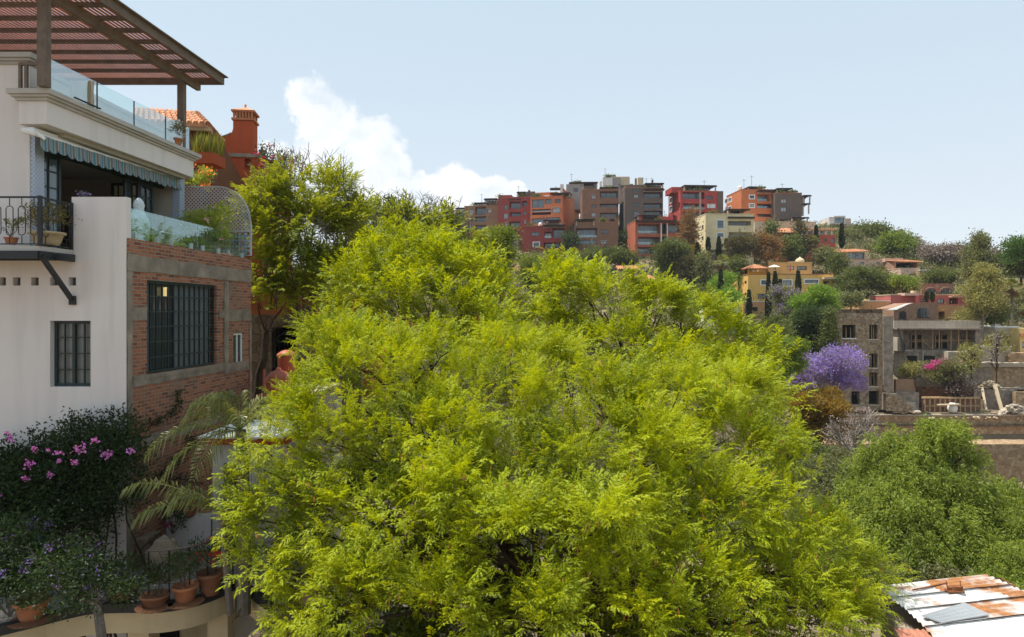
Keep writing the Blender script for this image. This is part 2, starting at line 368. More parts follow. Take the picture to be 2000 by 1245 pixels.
# ------------------------------------------------------------ foliage
rs = np.random.RandomState(7)
def unit(v): return v / np.maximum(np.linalg.norm(v, axis=-1, keepdims=True), 1e-6)
def rdir(n, rg=rs): return unit(rg.normal(size=(n, 3)))
def leaf_quads(Pn, D, L, W, rg=rs, droop=0):
    """kite-shaped leaves at Pn along D"""
    n = len(Pn); D = unit(D); B = unit(np.cross(D, rdir(n, rg))); L = np.broadcast_to(np.asarray(L, float), (n,))[:, None]; W = np.broadcast_to(np.asarray(W, float), (n,))[:, None]
    mid = Pn + D * L * .5; tip = Pn + D * L; tip[:, 2] -= droop * L[:, 0]
    V = np.stack([Pn, mid + B * W / 2, tip, mid - B * W / 2], 1).reshape(-1, 3)
    return V, np.arange(4 * n).reshape(n, 4)
def lobe_points(lobes, n_clump, per, spread, rg=rs, inner=.25, flat=1.0, minz=-.5):
    """clumped points over the shells of ellipsoid lobes (cx,cy,cz,rx,ry,rz); returns points and outward directions"""
    L = np.array(lobes, float); a = (L[:, 3] * L[:, 5]) ** 1.0 + .01; pr = a / a.sum()
    idx = rg.choice(len(L), n_clump, p=pr); d = rdir(n_clump, rg); d[:, 2] = np.where(d[:, 2] < minz, -d[:, 2] * .6, d[:, 2]); d = unit(d)
    rr = np.where(rg.rand(n_clump) < inner, rg.uniform(.3, .8, n_clump), rg.uniform(.78, 1.08, n_clump))
    c = L[idx, :3] + d * L[idx, 3:6] * rr[:, None]
    sp = spread * rg.uniform(.6, 1.4, n_clump)
    p = np.repeat(c, per, 0) + rg.normal(size=(n_clump * per, 3)) * np.repeat(sp, per)[:, None] * np.array([1, 1, .75])
    return p, np.repeat(d, per, 0)
def limb_curve(a, b, rg, sag=.12, n=5):
    a = Vector(a); b = Vector(b); L = (b - a).length; o = Vector((rg.uniform(-1, 1), rg.uniform(-1, 1), rg.uniform(-.2, 1))) * L * sag
    return [a.lerp(b, t) + o * math.sin(math.pi * t) * (.6 + .4 * t) + Vector((rg.uniform(-1, 1), rg.uniform(-1, 1), rg.uniform(-1, 1))) * L * .03 * (0 < t < 1) for t in [i / n for i in range(n + 1)]]
def tree(name, label, bbox, Y, leaf, bark='bark', density=1.0, lsize=None, nl=9, trunk_h=.2, seed=1, per=22, cat='tree', group=None, base_py=None, flat=.8, inner=.25, limbs=8, twigs=0, depthf=.8, spread=None, shape='round', extra=None, minz=-.5, up=.25, lratio=.45):
    """a tree standing at distance Y whose silhouette is about bbox (photo columns/rows, turned into metres)"""
    rg = np.random.RandomState(seed); rr = random.Random(seed)
    x0, x1, y0, y1 = bbox; k = Y / F_PX; W = (x1 - x0) * k; H = (y1 - y0) * k; c = P((x0 + x1) / 2, y1, Y)
    bz = (HY - base_py) * k if base_py else c.z
    root = thing(name, label, cat, (c.x, c.y, bz), 0, group)
    th = H * trunk_h
    lobes = []
    if shape == 'round':
        lobes.append((c.x, Y, c.z + th + (H - th) * .48, W * .33, W * .33 * depthf, (H - th) * .42))
        for i in range(nl):
            t = 2 * math.pi * i / nl + rr.random() * .9; ra = rr.uniform(.20, .46); zz = rr.uniform(.08, .9)
            q = rr.uniform(.09, .25)
            lobes.append((c.x + math.cos(t) * W * min(ra, .5 - q), Y + math.sin(t) * W * ra * depthf, c.z + th + (H - th) * zz, W * q, W * q, min((H - th) * .3, W * q * flat)))
    elif shape == 'tall':
        for i in range(nl + 3):
            f = (i + .5) / (nl + 3); q = (.5 - .28 * abs(f - .4) - .12 * f) * rr.uniform(.6, 1)
            lobes.append((c.x + rr.uniform(-.25, .25) * W * (1 - f * .5), Y + rr.uniform(-.2, .2) * W, c.z + th + (H - th) * (f * .94), W * q * .8, W * q * .8, (H - th) * .13))
    ls = lsize or 2.6 * k
    area = sum(math.pi * l[3] * l[5] for l in lobes)
    n = int(area / (ls * ls * lratio) * 4.6 * density)
    ncl = max(12, n // per)
    sp = spread or max(ls * 2.2, W * .035)
    p, d = lobe_points(lobes, ncl, per, sp, rg, inner, minz=minz)
    D = d * .8 + rdir(len(p), rg) * .9 + np.array([0, 0, up])
    V, Fc = leaf_quads(p, D, ls * rg.uniform(1.0, 2.0, len(p)), ls * lratio * 2 * rg.uniform(.6, 1.3, len(p)), rg)
    mb = MB(); tr = max(.06, W * .028) if H > 2 else .03
    fork = Vector((c.x + rr.uniform(-.05, .05) * W, Y, c.z + th * .9))
    mb.tube(limb_curve((c.x, Y, bz - .5), fork, rr, .05, 4), [tr * 1.3, tr * 1.15, tr, tr * .95, tr * .9], 7)
    for i, l in enumerate(lobes[:limbs]):
        pts = limb_curve(fork, l[:3], rr, .14, 5); mb.tube(pts, [tr * .7 * (1 - .13 * j) for j in range(6)], 5)
        for _ in range(4 + twigs):
            dd = Vector(rdir(1, rg)[0]); dd.z = abs(dd.z); e = Vector((l[0] + dd.x * l[3], l[1] + dd.y * l[4], l[2] + dd.z * l[5] * (1.1 if twigs else .9)))
            mb.tube(limb_curve(pts[rr.choice((2, 3, 4))], e, rr, .12, 4), [tr * .3, tr * .24, tr * .18, tr * .12, tr * .06], 4, False)
    part('trunk', mb, bark, root)
    npart('crown', V, Fc, leaf, root)
    if extra:                                     # blossoms or a second leaf kind among the leaves
        nm, mt, frac, sz = extra; kk = rg.rand(len(p)) < frac * (.4 + 1.2 * (np.sin(p[:, 0] / W * 11) * np.sin(p[:, 2] / H * 13) > .0)); q = p[kk] + d[kk] * sp * .6
        V, Fc = leaf_quads(q, rdir(len(q), rg) + np.array([0, 0, .4]), ls * sz * rg.uniform(.8, 1.5, len(q)), ls * sz * .9, rg)
        if len(q): npart(nm, V, Fc, mt, root)
    return root
def cypress(label, px, y0, y1, Y, w=9, seed=1, group='slender cypresses on the hill'):
    k = Y / F_PX; H = (y1 - y0) * k; W = w * k; c = P(px, y1, Y); rg = np.random.RandomState(seed)
    root = thing('cypress_tree', label, 'cypress', c, 0, group)
    n = int(H * W / (k * k) * 3.4) + 300; t = rg.rand(n) ** .9; ph = rg.rand(n) * 6.283
    r = W / 2 * np.sin(np.pi * np.clip(t * .93 + .07, 0, 1) ** .62) ** .8 * (1 - .25 * t) * rg.uniform(.75, 1.1, n)
    p = np.stack([c.x + r * np.cos(ph), Y + r * np.sin(ph), c.z + H * (.05 + .93 * t)], 1)
    D = np.stack([np.cos(ph) * .35, np.sin(ph) * .35, np.ones(n)], 1) + rdir(n, rg) * .25
    V, Fc = leaf_quads(p, D, k * 6 * rg.uniform(.7, 1.3, n), k * 2.2, rg)
    part('trunk', MB().tube([(c.x, Y, c.z - 1), (c.x, Y, c.z + H * .8)], [W * .12, W * .03], 6), 'bark', root)
    npart('crown', V, Fc, 'cypress', root)
def fan_palm(label, px, y0, y1, Y, w=40, seed=1, skirt=True, group='fan palms on the hillside'):
    k = Y / F_PX; H = (y1 - y0) * k; W = w * k; c = P(px, y1, Y); rg = random.Random(seed)
    root = thing('fan_palm', label, 'palm', c, 0, group)
    top = Vector((c.x, Y, c.z + H - W * .38)); part('trunk', MB().tube([(c.x, Y, c.z - 1), (c.x + W * .03, Y, c.z + H * .4), top], [W * .07, W * .055, W * .05], 8), 'greybark', root)
    mb = MB(); sk = MB()
    for i in range(46):
        az = rg.uniform(0, 6.283); dead = i % 3 == 0 and skirt; el = rg.uniform(-1.25, -.7) if dead else rg.uniform(-.35, 1.35)
        d = Vector((math.cos(az) * math.cos(el), math.sin(az) * math.cos(el), math.sin(el))); s = W * .24 * rg.uniform(.8, 1.15); b = top + d * s * .95
        a = d.cross(Vector((0, 0, 1))).normalized(); u = a.cross(d).normalized(); m = sk if dead else mb
        m.bar(top, b, W * .012)
        for j in range(11):
            t = (j - 5) / 5 * 1.25; e = (d * math.cos(t) + a * math.sin(t)); q = e.cross(u).normalized() * s * .07
            tip = b + e * s * (1.05 - .15 * abs(t)) + Vector((0, 0, -s * .25)); mid = b + e * s * .55
            m.add([b, mid + q, tip, mid - q], [(0, 1, 2, 3)])
    part('crown', mb, 'palm', root)
    if skirt: part('dead_fronds', sk, 'brownleaf', root)
# ---- mesquite: feathery sprays
def spray_templates(K, fronds, pairs, twig=.5, fl=.22, seed=3, lw=1.0):
    out = []
    for k in range(K):
        rg = np.random.RandomState(seed + k); V = []
        for i in range(fronds):
            t = (i + .6) / fronds; b = np.array([twig * t, .02 * math.sin(7 * t + k), .10 * t - .30 * twig * t * t])
            sd = 1 if i % 2 else -1; ang = (1 - t) * R(62) + R(12) + rg.uniform(-.25, .25)
            if i == fronds - 1: ang = rg.uniform(-.2, .2)
            roll = rg.uniform(-.5, .5); d = np.array([math.cos(ang), sd * math.sin(ang), .32 + roll * .5]); d /= np.linalg.norm(d)
            L = fl * rg.uniform(.75, 1.25) * (1 - .2 * abs(t - .6)); side = np.cross(d, [0, 0, 1.]); side /= np.linalg.norm(side)
            side = side * math.cos(roll) + np.cross(side, d) * math.sin(roll); prev = b
            curl = rg.uniform(.7, 1.25)
            def pt(s): return b + d * L * s * (1 - .14 * s * s) + np.array([0, 0, -.50 * curl * L * s * s])
            w = .0035 * lw
            e = pt(1.0); m = pt(.5)
            V += [b, m + side * w, m - side * w, m + side * w, e, m - side * w]
            for j in range(pairs):
                s = (j + .7) / (pairs + .3); c = pt(s); n2 = pt(min(1, s + .06)) - c; n2 /= np.linalg.norm(n2)
                ll = .042 * fl / .22 * (math.sin(math.pi * (s * .8 + .16)) ** .6) * rg.uniform(.85, 1.15)
                for q in (-1, 1):
                    dv = side * q * .9 + n2 * .55 + np.array([0, 0, -.18]); hw = n2 * L / pairs * .33 * lw
                    V += [c - hw, c + hw, c + dv * ll]
        out.append(np.array(V))
    return out
SPR_FINE = spray_templates(7, 10, 6, twig=.42, fl=.185, seed=3, lw=1.1)
SPR_MID = spray_templates(5, 9, 4, seed=30, lw=1.5)
SPR_FAR = spray_templates(4, 7, 3, seed=60, lw=2.0)
def spray_cloud(base, direc, scale, tmpl, rg):
    """instances of spray templates as one triangle soup"""
    Vs = []
    ids = rg.randint(0, len(tmpl), len(base)); X = unit(direc)
    roll = rg.uniform(-.5, .5, len(base))
    Z = np.array([0, 0, 1.]) + rg.normal(size=X.shape) * .15; Yv = unit(np.cross(Z, X)); Zv = np.cross(X, Yv)
    Y2 = Yv * np.cos(roll)[:, None] + Zv * np.sin(roll)[:, None]; Z2 = np.cross(X, Y2)
    Rm = np.stack([X, Y2, Z2], 2) * scale[:, None, None]
    for k, t in enumerate(tmpl):
        s = ids == k
        if not s.any(): continue
        v = np.einsum('nij,mj->nmi', Rm[s], t) + base[s][:, None, :]; Vs.append(v.reshape(-1, 3))
    V = np.concatenate(Vs); return V, np.arange(len(V)).reshape(-1, 3)
def mesquite(name, label, base, fork, lobes, dens, tmpl, leaf='mesquite', seed=5, scale=1.0, bark='bark', per=9, twig_out=1.0, cull=.72, trunk_r=.22, bare=0, kmin=-.55, pods=0, gap=.36):
    """lobes: (px, py, Y, r). Sprays grow in plumes over each lobe's shell."""
    rg = np.random.RandomState(seed); rr = random.Random(seed)
    LB = [(P(a, b, y), r) for a, b, y, r in lobes]; root = thing(name, label, 'tree', base)
    mb = MB(); fk = Vector(fork); bs = Vector(base)
    mb.tube(limb_curve(bs - Vector((0, 0, .6)), fk, rr, .06, 5), [trunk_r * (1.25 - .08 * i) for i in range(6)], 9)
    B = []; D = []; S = []
    C = np.array([list(c) for c, r in LB]); Rr = np.array([r for c, r in LB])
    for li, (c, r) in enumerate(LB):
        lc = limb_curve(fk, c - Vector((0, 0, r * .25)), rr, .12, 7); r0 = trunk_r * .48 * min(1.3, r / 1.2)
        mb.tube(lc, [r0 * (1 - .095 * i) for i in range(8)], 6)
        ncl = int(dens * r * r * 4.4); dd = rdir(ncl, rg); lowm = dd[:, 2] < kmin; dd[lowm, 2] *= -.7; dd = unit(dd)
        rad = r * np.where(rg.rand(ncl) < .2, rg.uniform(.45, .8, ncl), rg.uniform(.82, 1.12, ncl))
        pos = np.array(c)[None] + dd * rad[:, None] * np.array([1, 1, .85])
        keep = np.ones(ncl, bool)
        for lj in range(len(LB)):
            if lj != li: keep &= np.linalg.norm((pos - C[lj]) / np.array([1, 1, .85]), axis=1) > Rr[lj] * cull
        ph = np.sin(pos[:, 0] * 2.1 + seed) * np.sin(pos[:, 1] * 2.3 + 1.7) * np.sin(pos[:, 2] * 2.6 + .6) + .35 * np.sin(pos[:, 0] * 5.1) * np.sin(pos[:, 2] * 5.7 + 2)
        keep &= ph > -gap
        pos = pos[keep]; dd = dd[keep]
        for p_, d_ in zip(pos, dd):
            pv = Vector(p_); dv = Vector(d_); b0 = pv - dv * .45 * scale - Vector((0, 0, .1))
            if rr.random() < .55 * min(1, 2.2 / dens):
                st = lc[rr.choice((4, 5, 6, 7))]; m_ = limb_curve(st, b0, rr, .10, 4); q = min(r0 * .34, .013 + .0007 * pv.y)
                mb.tube(m_ + [pv + dv * .15], [q, q * .8, q * .62, q * .45, q * .3, q * .15], 4, False)
            n = per + rr.randint(-2, 2)
            jit = rg.normal(size=(n, 3)) * .16 * scale
            B.append(np.array(b0)[None] + jit + np.outer(rg.uniform(-.1, .35, n) * scale, d_))
            D.append(d_[None] * .9 + rdir(n, rg) * .75 + np.array([0, 0, .32])); S.append(rg.uniform(.7, 1.2, n) * scale)
    B = np.concatenate(B); D = np.concatenate(D); S = np.concatenate(S)
    V, Fc = spray_cloud(B, D, S, tmpl, rg)
    for _ in range(bare):                                    # leafless twig ends above the crown
        li = rr.randrange(len(LB)); c, r = LB[li]; a = c + Vector((rr.uniform(-.6, .6) * r, rr.uniform(-.6, .6) * r, r * .3)); e = a + Vector((rr.uniform(-.5, .5), rr.uniform(-.4, .4), 1)) * r * rr.uniform(.8, 1.25)
        pts = limb_curve(a, e, rr, .1, 4); q = .0065 * a.y / 12; mb.tube(pts, [q * 1.6, q * 1.3, q, q * .7, q * .4], 4, False)
        for j in (1, 2, 3):
            for s_ in range(2): mb.tube(limb_curve(pts[j], pts[j] + Vector((rr.uniform(-1, 1), rr.uniform(-1, 1), rr.uniform(.3, 1))) * r * .35, rr, .1, 2), [q * .8, q * .6, q * .3], 3, False)
    part('branches', mb, bark, root)
    if pods:
        kk = rg.choice(len(B), pods); q = np.repeat(B[kk] + D[kk] * .25, 2, 0) + rg.normal(size=(pods * 2, 3)) * .03; V2, F2 = leaf_quads(q, rdir(len(q), rg) * .4 + np.array([0, 0, -1.]), rg.uniform(.09, .16, len(q)), .022, rg); npart('seed_pods', V2, F2, 'pod', root)['kind'] = 'stuff'
    npart('crown', V, Fc, leaf, root)
    print('mesquite', name, len(Fc)); return root
# ------------------------------------------------------------ terrain
TY = [0, 12, 25, 40, 60, 80, 87.4, 88.6, 99, 112, 128, 145, 165, 190, 215, 245, 300, 420, 900, 6000]
TP = [-800, 500, 900, 1200, 1500, 1660, 1800, 2000, 2700]
TZ = {  # eye-relative ground heights per row
 0: [-10]*9, 12: [-10]*9, 25: [-8, -9, -11, -12, -12, -13, -13, -13, -13], 40: [-6, -8, -12, -14, -15, -16, -16, -16, -16],
 60: [-2, -5, -12, -15, -18, -19.5, -20, -20, -20], 80: [0, -2, -10, -15, -19, -20.5, -21, -21, -21],
 87.4: [0, 0, -8, -13, -18, -20, -20.8, -20.8, -20.8], 88.6: [0, 0, -8, -13, -15, -13.0, -13.0, -13.0, -12.6],
 99: [2, 2, -5, -9, -10, -11.5, -12.6, -12.4, -10], 112: [4, 4, -2, -5, -6, -5, -4, -4, -3], 128: [6, 6, 2, 0, -1, 0, 1, 2, 3],
 145: [8, 8, 7, 5, 3, 5, 6, 5, 6], 165: [9, 9, 12, 11, 11, 12, 12, 9, 9], 190: [10, 10, 18, 20, 19, 20, 17, 12, 10],
 215: [10, 11, 24, 30, 28, 26.5, 20, 14, 10], 245: [10, 11, 26, 34, 31, 26, 20, 14, 10], 300: [0, 0, 14, 20, 18, 12, 8, 4, 0], 420: [-20]*9, 900: [-30]*9, 6000: [-40]*9}
def ground_z(x, y):
    px = CX + F_PX * x / max(y, 8); px = min(max(px, TP[0]), TP[-1]); yy = min(max(y, 0), 5999)
    i = max(k for k in range(len(TY)) if TY[k] <= yy); i = min(i, len(TY) - 2); f = (yy - TY[i]) / (TY[i + 1] - TY[i])
    return float(np.interp(px, TP, TZ[TY[i]]) * (1 - f) + np.interp(px, TP, TZ[TY[i + 1]]) * f)
def build_ground():
    ys = [-3000, -60] + list(np.arange(0, 80, 4)) + [80, 83.5, 87.4, 88.6, 91, 95, 99] + list(np.arange(102, 260, 4)) + [280, 300, 340, 420, 600, 900, 2000, 5999]
    us = np.linspace(-1.6, 1.4, 90)
    V = []; rg = np.random.RandomState(2)
    for y in ys:
        for u in us:
            x = u * max(y, 90) if y > -100 else u * 3500
            if y <= 88.6: x = u * 90
            z = ground_z(x, y); 
            if 100 < y < 260: z += rg.uniform(-.5, .5)
            if u in (us[0], us[-1]): x *= 20 if y < 900 else 3
            V.append((x, y, z))
    n = len(us); Fc = [(j * n + i, j * n + i + 1, (j + 1) * n + i + 1, (j + 1) * n + i) for j in range(len(ys) - 1) for i in range(n - 1)]
    o = npart('ground', np.array(V), np.array(Fc), 'earth', None, (0, 0, -10)); settag(o, 'bare tan earth slopes of the valley and the hill', 'ground', None, 'structure')
build_ground()

# ------------------------------------------------------------ the white house on the left
FW = Frame(0, 14.0, 0)                      # the whitewashed wall facing us
FB = Frame(247, 14.0, 85.7)                 # the unplastered brick wall running away from us
TDX = .075
house = thing('house', 'white stuccoed house with a raw brick side wall, striped awning and glass railed terraces', 'house', (-9, 16, -9.5))
XC = FW.o.x + FW.s(247)                     # corner x
xb = lambda x, y: x + TDX * (y - 14)
def front_wall():
    mb = MB(); q = FW.s; hl = []
    hw = (q(98), q(177), FW.z(756, 140), FW.z(627, 140), .28); hl.append(hw)
    for vx in (4, 32.5, 68, 105, 141): hl.append((q(vx - 7.5), q(vx + 7.5), FW.z(558, 70), FW.z(542, 70), .22))
    wall_panel(mb, FW, q(-1450), q(247), -9.5, 1.30, hl)
    wall_panel(mb, FW, q(-1450), q(58), 1.30, 5.10, [])
    # return of the tall wall and parapet
    mb.quad(FW(q(58), 0, 1.3), FW(q(58), .3, 1.3), FW(q(58), .3, 3.8), FW(q(58), 0, 3.8))
    mb.box(FW.o.x + q(140), XC, 14.0, 14.17, 1.3, 2.385)
    mb.box(FW.o.x + q(-1450), -9.92, 14.0 + .002, 14.3, 4.4, 5.1)
    part('front_wall', mb, 'white', house)
    w = grid_window(FW, hw[0] + .01, hw[1] - .01, hw[2] + .01, hw[3] - .01, .12, house, 4, 4, .05, .022, 'greenframe', None)
    mb = MB(); xm = (hw[0] + hw[1]) / 2; mb.box(xm - .028, xm + .028, .10, .17, hw[2] + .06, hw[3] - .06, FW); part('mullion', mb, 'greenframe', w)
    pb = MB(); pb.quad(FW(hw[0], .20, hw[2]), FW(hw[1], .20, hw[2]), FW(hw[1], .20, hw[3]), FW(hw[0], .20, hw[3])); part('pane', pb, 'curtain_pane', w)
    for vx in (4, 32.5, 68, 105, 141):
        mb = MB(); a, b, c, d = q(vx - 7), q(vx + 7), FW.z(557.5, 70), FW.z(542.5, 70); mb.box(a, b, .15, .19, c, d, FW); part('vent_block', mb, 'panegreen', house)
M['curtain_pane'] = plain('window_with_curtain', (.20, .20, .185), .22, .25, 1.4, 0, spec=.6)
M['panegreen'] = plain('glass_block', (.10, .12, .11), .2, .3, 6, 0, spec=.6)
front_wall()
def brick_side():
    mb = MB(); big = (*sorted((FB.s(287), FB.s(423))), 0, 0); big = (big[0], big[1], FB.z(732, 287), FB.z(547, 287), .26)
    sm = (FB.s(456), FB.s(475), FB.z(712, 465), FB.z(651, 465), .16); L = FB.s(490.5)
    wall_panel(mb, FB, .0, L, -9.5, 1.53, [big, sm])
    mb.box(0.02, L, .0, .3, 1.53, 1.55, FB); mb.quad(FB(L, 0, -9.5), FB(L, 3, -9.5), FB(L, 3, 1.53), FB(L, 0, 1.53))
    part('brick_wall', mb, 'brick', house)
    d = .012
    def conc(q0, q1, z0, z1, nm='concrete_beam'):
        m = MB(); rg = random.Random(int(q0 * 100 + z0 * 10)); n = max(2, int((q1 - q0) / .3)); m2 = max(2, int((z1 - z0) / .3))
        # slightly ragged casting
        vs = []; 
        for j in range(m2 + 1):
            for i in range(n + 1):
                e = (rg.uniform(-.02, .02) if i in (0, n) or j in (0, m2) else 0)
                vs.append(FB(q0 + (q1 - q0) * i / n + (e if i in (0, n) else 0), -d - rg.uniform(0, .012), z0 + (z1 - z0) * j / m2 + (e if j in (0, m2) else 0)))
        m.add(vs, [(j * (n + 1) + i, j * (n + 1) + i + 1, (j + 1) * (n + 1) + i + 1, (j + 1) * (n + 1) + i) for j in range(m2) for i in range(n)])
        m.box(q0 + .025, q1 - .025, -d + .002, .02, z0 + .025, z1 - .025, FB)
        part(nm, m, 'concrete', house)
    zt = FB.z(497, 258); zb = FB.z(529, 258)
    conc(.0, L, zb, zt); conc(0, .18, -9.0, zb - .02, 'concrete_column')
    conc(FB.s(258), FB.s(286), FB.z(626, 265), FB.z(600, 265)); qc = FB.s(437), FB.s(446)
    conc(qc[0], qc[1], FB.z(712, 440), zb - .02, 'concrete_column'); conc(qc[1] + .01, L - .02, FB.z(627, 470), FB.z(606, 470)); conc(FB.s(426), qc[0] - .01, FB.z(622, 430), FB.z(606, 430))
    conc(L - .13, L - .0, -9.0, FB.z(630, 485), 'concrete_column')
    conc(.19, L - .14, FB.z(756, 260), FB.z(737, 260)); conc(.19, L, FB.z(875, 274), FB.z(855, 274))
    conc(FB.s(437), L - .15, FB.z(716, 470) - .14, FB.z(716, 470) - .01)
    # lintel and sill of the big window
    m = MB(); m.box(big[0] - .08, big[1] + .08, -.03, .0 - .001, big[2] - .09, big[2], FB); part('window_sill', m, 'concrete', house)
    w = grid_window(FB, big[0] + .01, big[1] - .01, big[2] + .01, big[3] - .01, .06, house, 13, 6, .05, .028, 'greenframe', None, thick=.045)
    pb = MB(); pb.quad(FB(big[0], .2, big[2]), FB(big[1], .2, big[2]), FB(big[1], .2, big[3]), FB(big[0], .2, big[3])); part('pane', pb, 'pane', w)
    for a, b, nm in ((.02, .12, 'curtain'), (.43, .98, 'curtain')):
        m = MB(); q0 = big[0] + (big[1] - big[0]) * a; q1 = big[0] + (big[1] - big[0]) * b; n = int((q1 - q0) / .035) + 2
        vs = []; 
        for i in range(n + 1):
            q = q0 + (q1 - q0) * i / n; dd = .175 + .018 * math.sin(i * 1.9); vs += [FB(q, dd, big[2] + .03), FB(q, dd, big[3] - .03)]
        m.add(vs, [(2 * i, 2 * i + 2, 2 * i + 3, 2 * i + 1) for i in range(n)]); part(nm, m, 'curtain_dim', w)
    m = MB(); c = FB.s(334); zz = FB.z(571, 334); m.box(c - .05, c + .05, .10, .17, zz - .11, zz + .08, FB); m.box(c - .07, c + .07, .09, .18, zz + .08, zz + .11, FB); part('lantern', m, 'lampglow', w)
    w = grid_window(FB, sm[0] + .005, sm[1] - .005, sm[2] + .005, sm[3] - .005, .03, house, 2, 1, .045, .04, 'whitepaint', 'pane')
    # body behind the walls, floors
    m = MB(); m.prism([(-26, 14.3), (XC - .3, 14.3), (xb(XC, 19.5) - .3, 19.52), (-26, 19.52)], 1.0, 1.28); part('terrace_floor', m, 'terrazzo', house)
    m = MB(); m.prism([(XC - .2, 14.05), (XC, 14.05), (xb(XC, 19.4), 19.45), (xb(XC, 19.4) - .2, 19.45)], 1.3, 1.525); part('terrace_kerb', m, 'brick', house)
M['curtain_dim'] = plain('dim_curtain', (.17, .18, .185), .9, .2, 2, .2)
M['terrazzo'] = plain('terrace_paving', (.33, .29, .24), .9, .1, 2, .2)
def lamp_mat():
    m, T, b, pos, out = new_mat('lantern_glow'); b.inputs['Base Color'].default_value = (.8, .65, .3, 1); b.inputs['Emission Color'].default_value = (1, .75, .3, 1); b.inputs['Emission Strength'].default_value = .35; return m
M['lampglow'] = lamp_mat()
brick_side()
def upper_floor():
    # roof slab with moulded cornice
    def ring(o, z0, z1, nm, mt):
        m = MB(); yf = 13.7 - o; m.prism([(-9.9 - o, yf), (-9.34 + o, yf), (xb(-9.32, 19.15 + o) + o, 19.15 + o), (-26, 19.15 + o), (-26, 14.35), (-9.9 - o, 14.35)], z0, z1); part(nm, m, mt, house)
    ring(0, 3.80, 4.26, 'roof_slab', 'white'); ring(.045, 4.262, 4.32, 'cornice', 'trim'); ring(.10, 4.322, 4.37, 'cornice', 'trim'); ring(.15, 4.372, 4.47, 'cornice', 'trim')
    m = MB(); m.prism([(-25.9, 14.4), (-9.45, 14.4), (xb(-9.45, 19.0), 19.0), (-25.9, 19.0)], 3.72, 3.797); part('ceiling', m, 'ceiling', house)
    m = MB()
    for o, a, b in ((.05, 5.102, 5.15), (.11, 5.152, 5.20), (.16, 5.202, 5.3)): m.box(-26, -9.92 + o, 14 - o, 14.35 + o, a, b)
    part('cornice', m, 'trim', house)
    # penthouse parapet running back behind the glass
    m = MB(); m.prism([(-10.32, 14.5), (-10.12, 14.5), (-9.95, 20.2), (-10.15, 20.2)], 4.475, 5.15); part('parapet', m, 'cream', house)
    m = MB(); m.prism([(-10.38, 14.45), (-10.04, 14.45), (-9.87, 20.25), (-10.21, 20.25)], 5.152, 5.24); part('cornice', m, 'trim', house)
    # room: side jambs, back wall, tile pilasters
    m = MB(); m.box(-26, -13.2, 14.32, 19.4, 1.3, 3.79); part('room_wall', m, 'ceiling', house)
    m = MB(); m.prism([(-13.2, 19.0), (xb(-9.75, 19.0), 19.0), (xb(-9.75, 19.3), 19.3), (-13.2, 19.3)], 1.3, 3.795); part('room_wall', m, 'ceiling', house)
    m = MB(); m.box(-9.9, -9.80, 14.02, 14.30, 1.3, 3.79); part('tile_pilaster', m, 'azulejo', house)
    m = MB(); y = 19.0; m.box(xb(-9.82, y), xb(-9.62, y), y - .02, y + .28, 1.3, 3.79); part('tile_pilaster', m, 'azulejo', house)
    FS = Frame(70, 14.32, 85.7)
    def leaf(q0, q1, nx, nz, z1=3.42, mt='paneblue', d=0.02, par=house):
        return grid_window(FS, q0, q1, 1.32, z1, d, par, nx, nz, .07, .028, 'greenframe', mt, 'door')
    L = 4.6
    leaf(.05, .75, 2, 6); leaf(2.95, 3.55, 2, 6, mt='pane'); leaf(3.56, 4.15, 2, 6, mt='pane'); 
    m = MB(); m.box(-.0, L, .0, .08, 3.43, 3.52, FS); m.box(0, .045, 0, .08, 1.3, 3.43, FS); part('door_frame', m, 'greenframe', house)
    # a leaf folded open, facing us, a lit room's glow painted into its pane colour
    FO = Frame(217, 17.6, 0); grid_window(FO, 0, FO.s(270), 1.32, 3.36, .0, house, 4, 6, .07, .028, 'iron', 'panewarm', 'door')
    FR = Frame(112, 17.9, 0)
    m = MB(); m.box(0, 1.0, .0, .3, 1.9, 2.66, Frame(112, 18.2, 0)); part('shelf', m, 'darkwood', house)
    # cloth awning rolled to a scalloped valance
    A = P(73, 263, 13.75); B_ = P(352, 352, 19.15); m = MB(); m.tube([A, B_], .05, 8); m.bar(A + Vector((-.12, -.05, .08)), B_ + Vector((-.12, 0, .08)), .14, .1); aw = part('awning', m, 'whitepaint', house)
    m = MB(); n = 252; sc = 21; vs = []
    for i in range(n + 1):
        t = i / n; p = Vector(A).lerp(Vector(B_), t); ph = (t * sc) % 1; dz = .22 + (.075 if .08 < ph < .92 else 0) * (math.sin(math.pi * ph) ** .4) + .015 * math.sin(t * 40); ox = .055 + .012 * math.sin(t * 60)
        vs += [(p.x + ox, p.y, p.z - .01), (p.x + ox + .01, p.y, p.z - .01 - dz)]
    m.add(vs, [(2 * i, 2 * i + 2, 2 * i + 3, 2 * i + 1) for i in range(n)]); part('valance', m, 'stripes', aw)
    m = MB(); c = P(60, 258, 13.7); m.tube([c + Vector((-.16, 0, .03)), c + Vector((.10, 0, -.02))], .06, 8); m.tube([c + Vector((.02, 0, .05)), c + Vector((.22, .1, -.12))], .035, 6); part('awning_bracket', m, 'whitepaint', aw)
M['cream'] = stucco('cream_stucco', (.50, .45, .37), .2)
M['panewarm'] = plain('painted_lit_room_glass', (.36, .30, .17), .3, .35, .8, 0, spec=.4)
def azulejo():
    m, T, b, pos, out = new_mat('blue_white_tile')
    w = T.n('ShaderNodeTexVoronoi'); w.inputs['Scale'].default_value = 11; w.inputs['Randomness'].default_value = 0; T.l(pos, w.inputs['Vector'])
    c = T.ramp(w.outputs['Distance'], [(.0, (.30, .22, .12)), (.16, (.62, .62, .60)), (.34, (.10, .17, .34)), (.42, (.60, .61, .60)), (.62, (.16, .24, .40))]); T.l(c, b.inputs['Base Color']); b.inputs['Roughness'].default_value = .3; return m
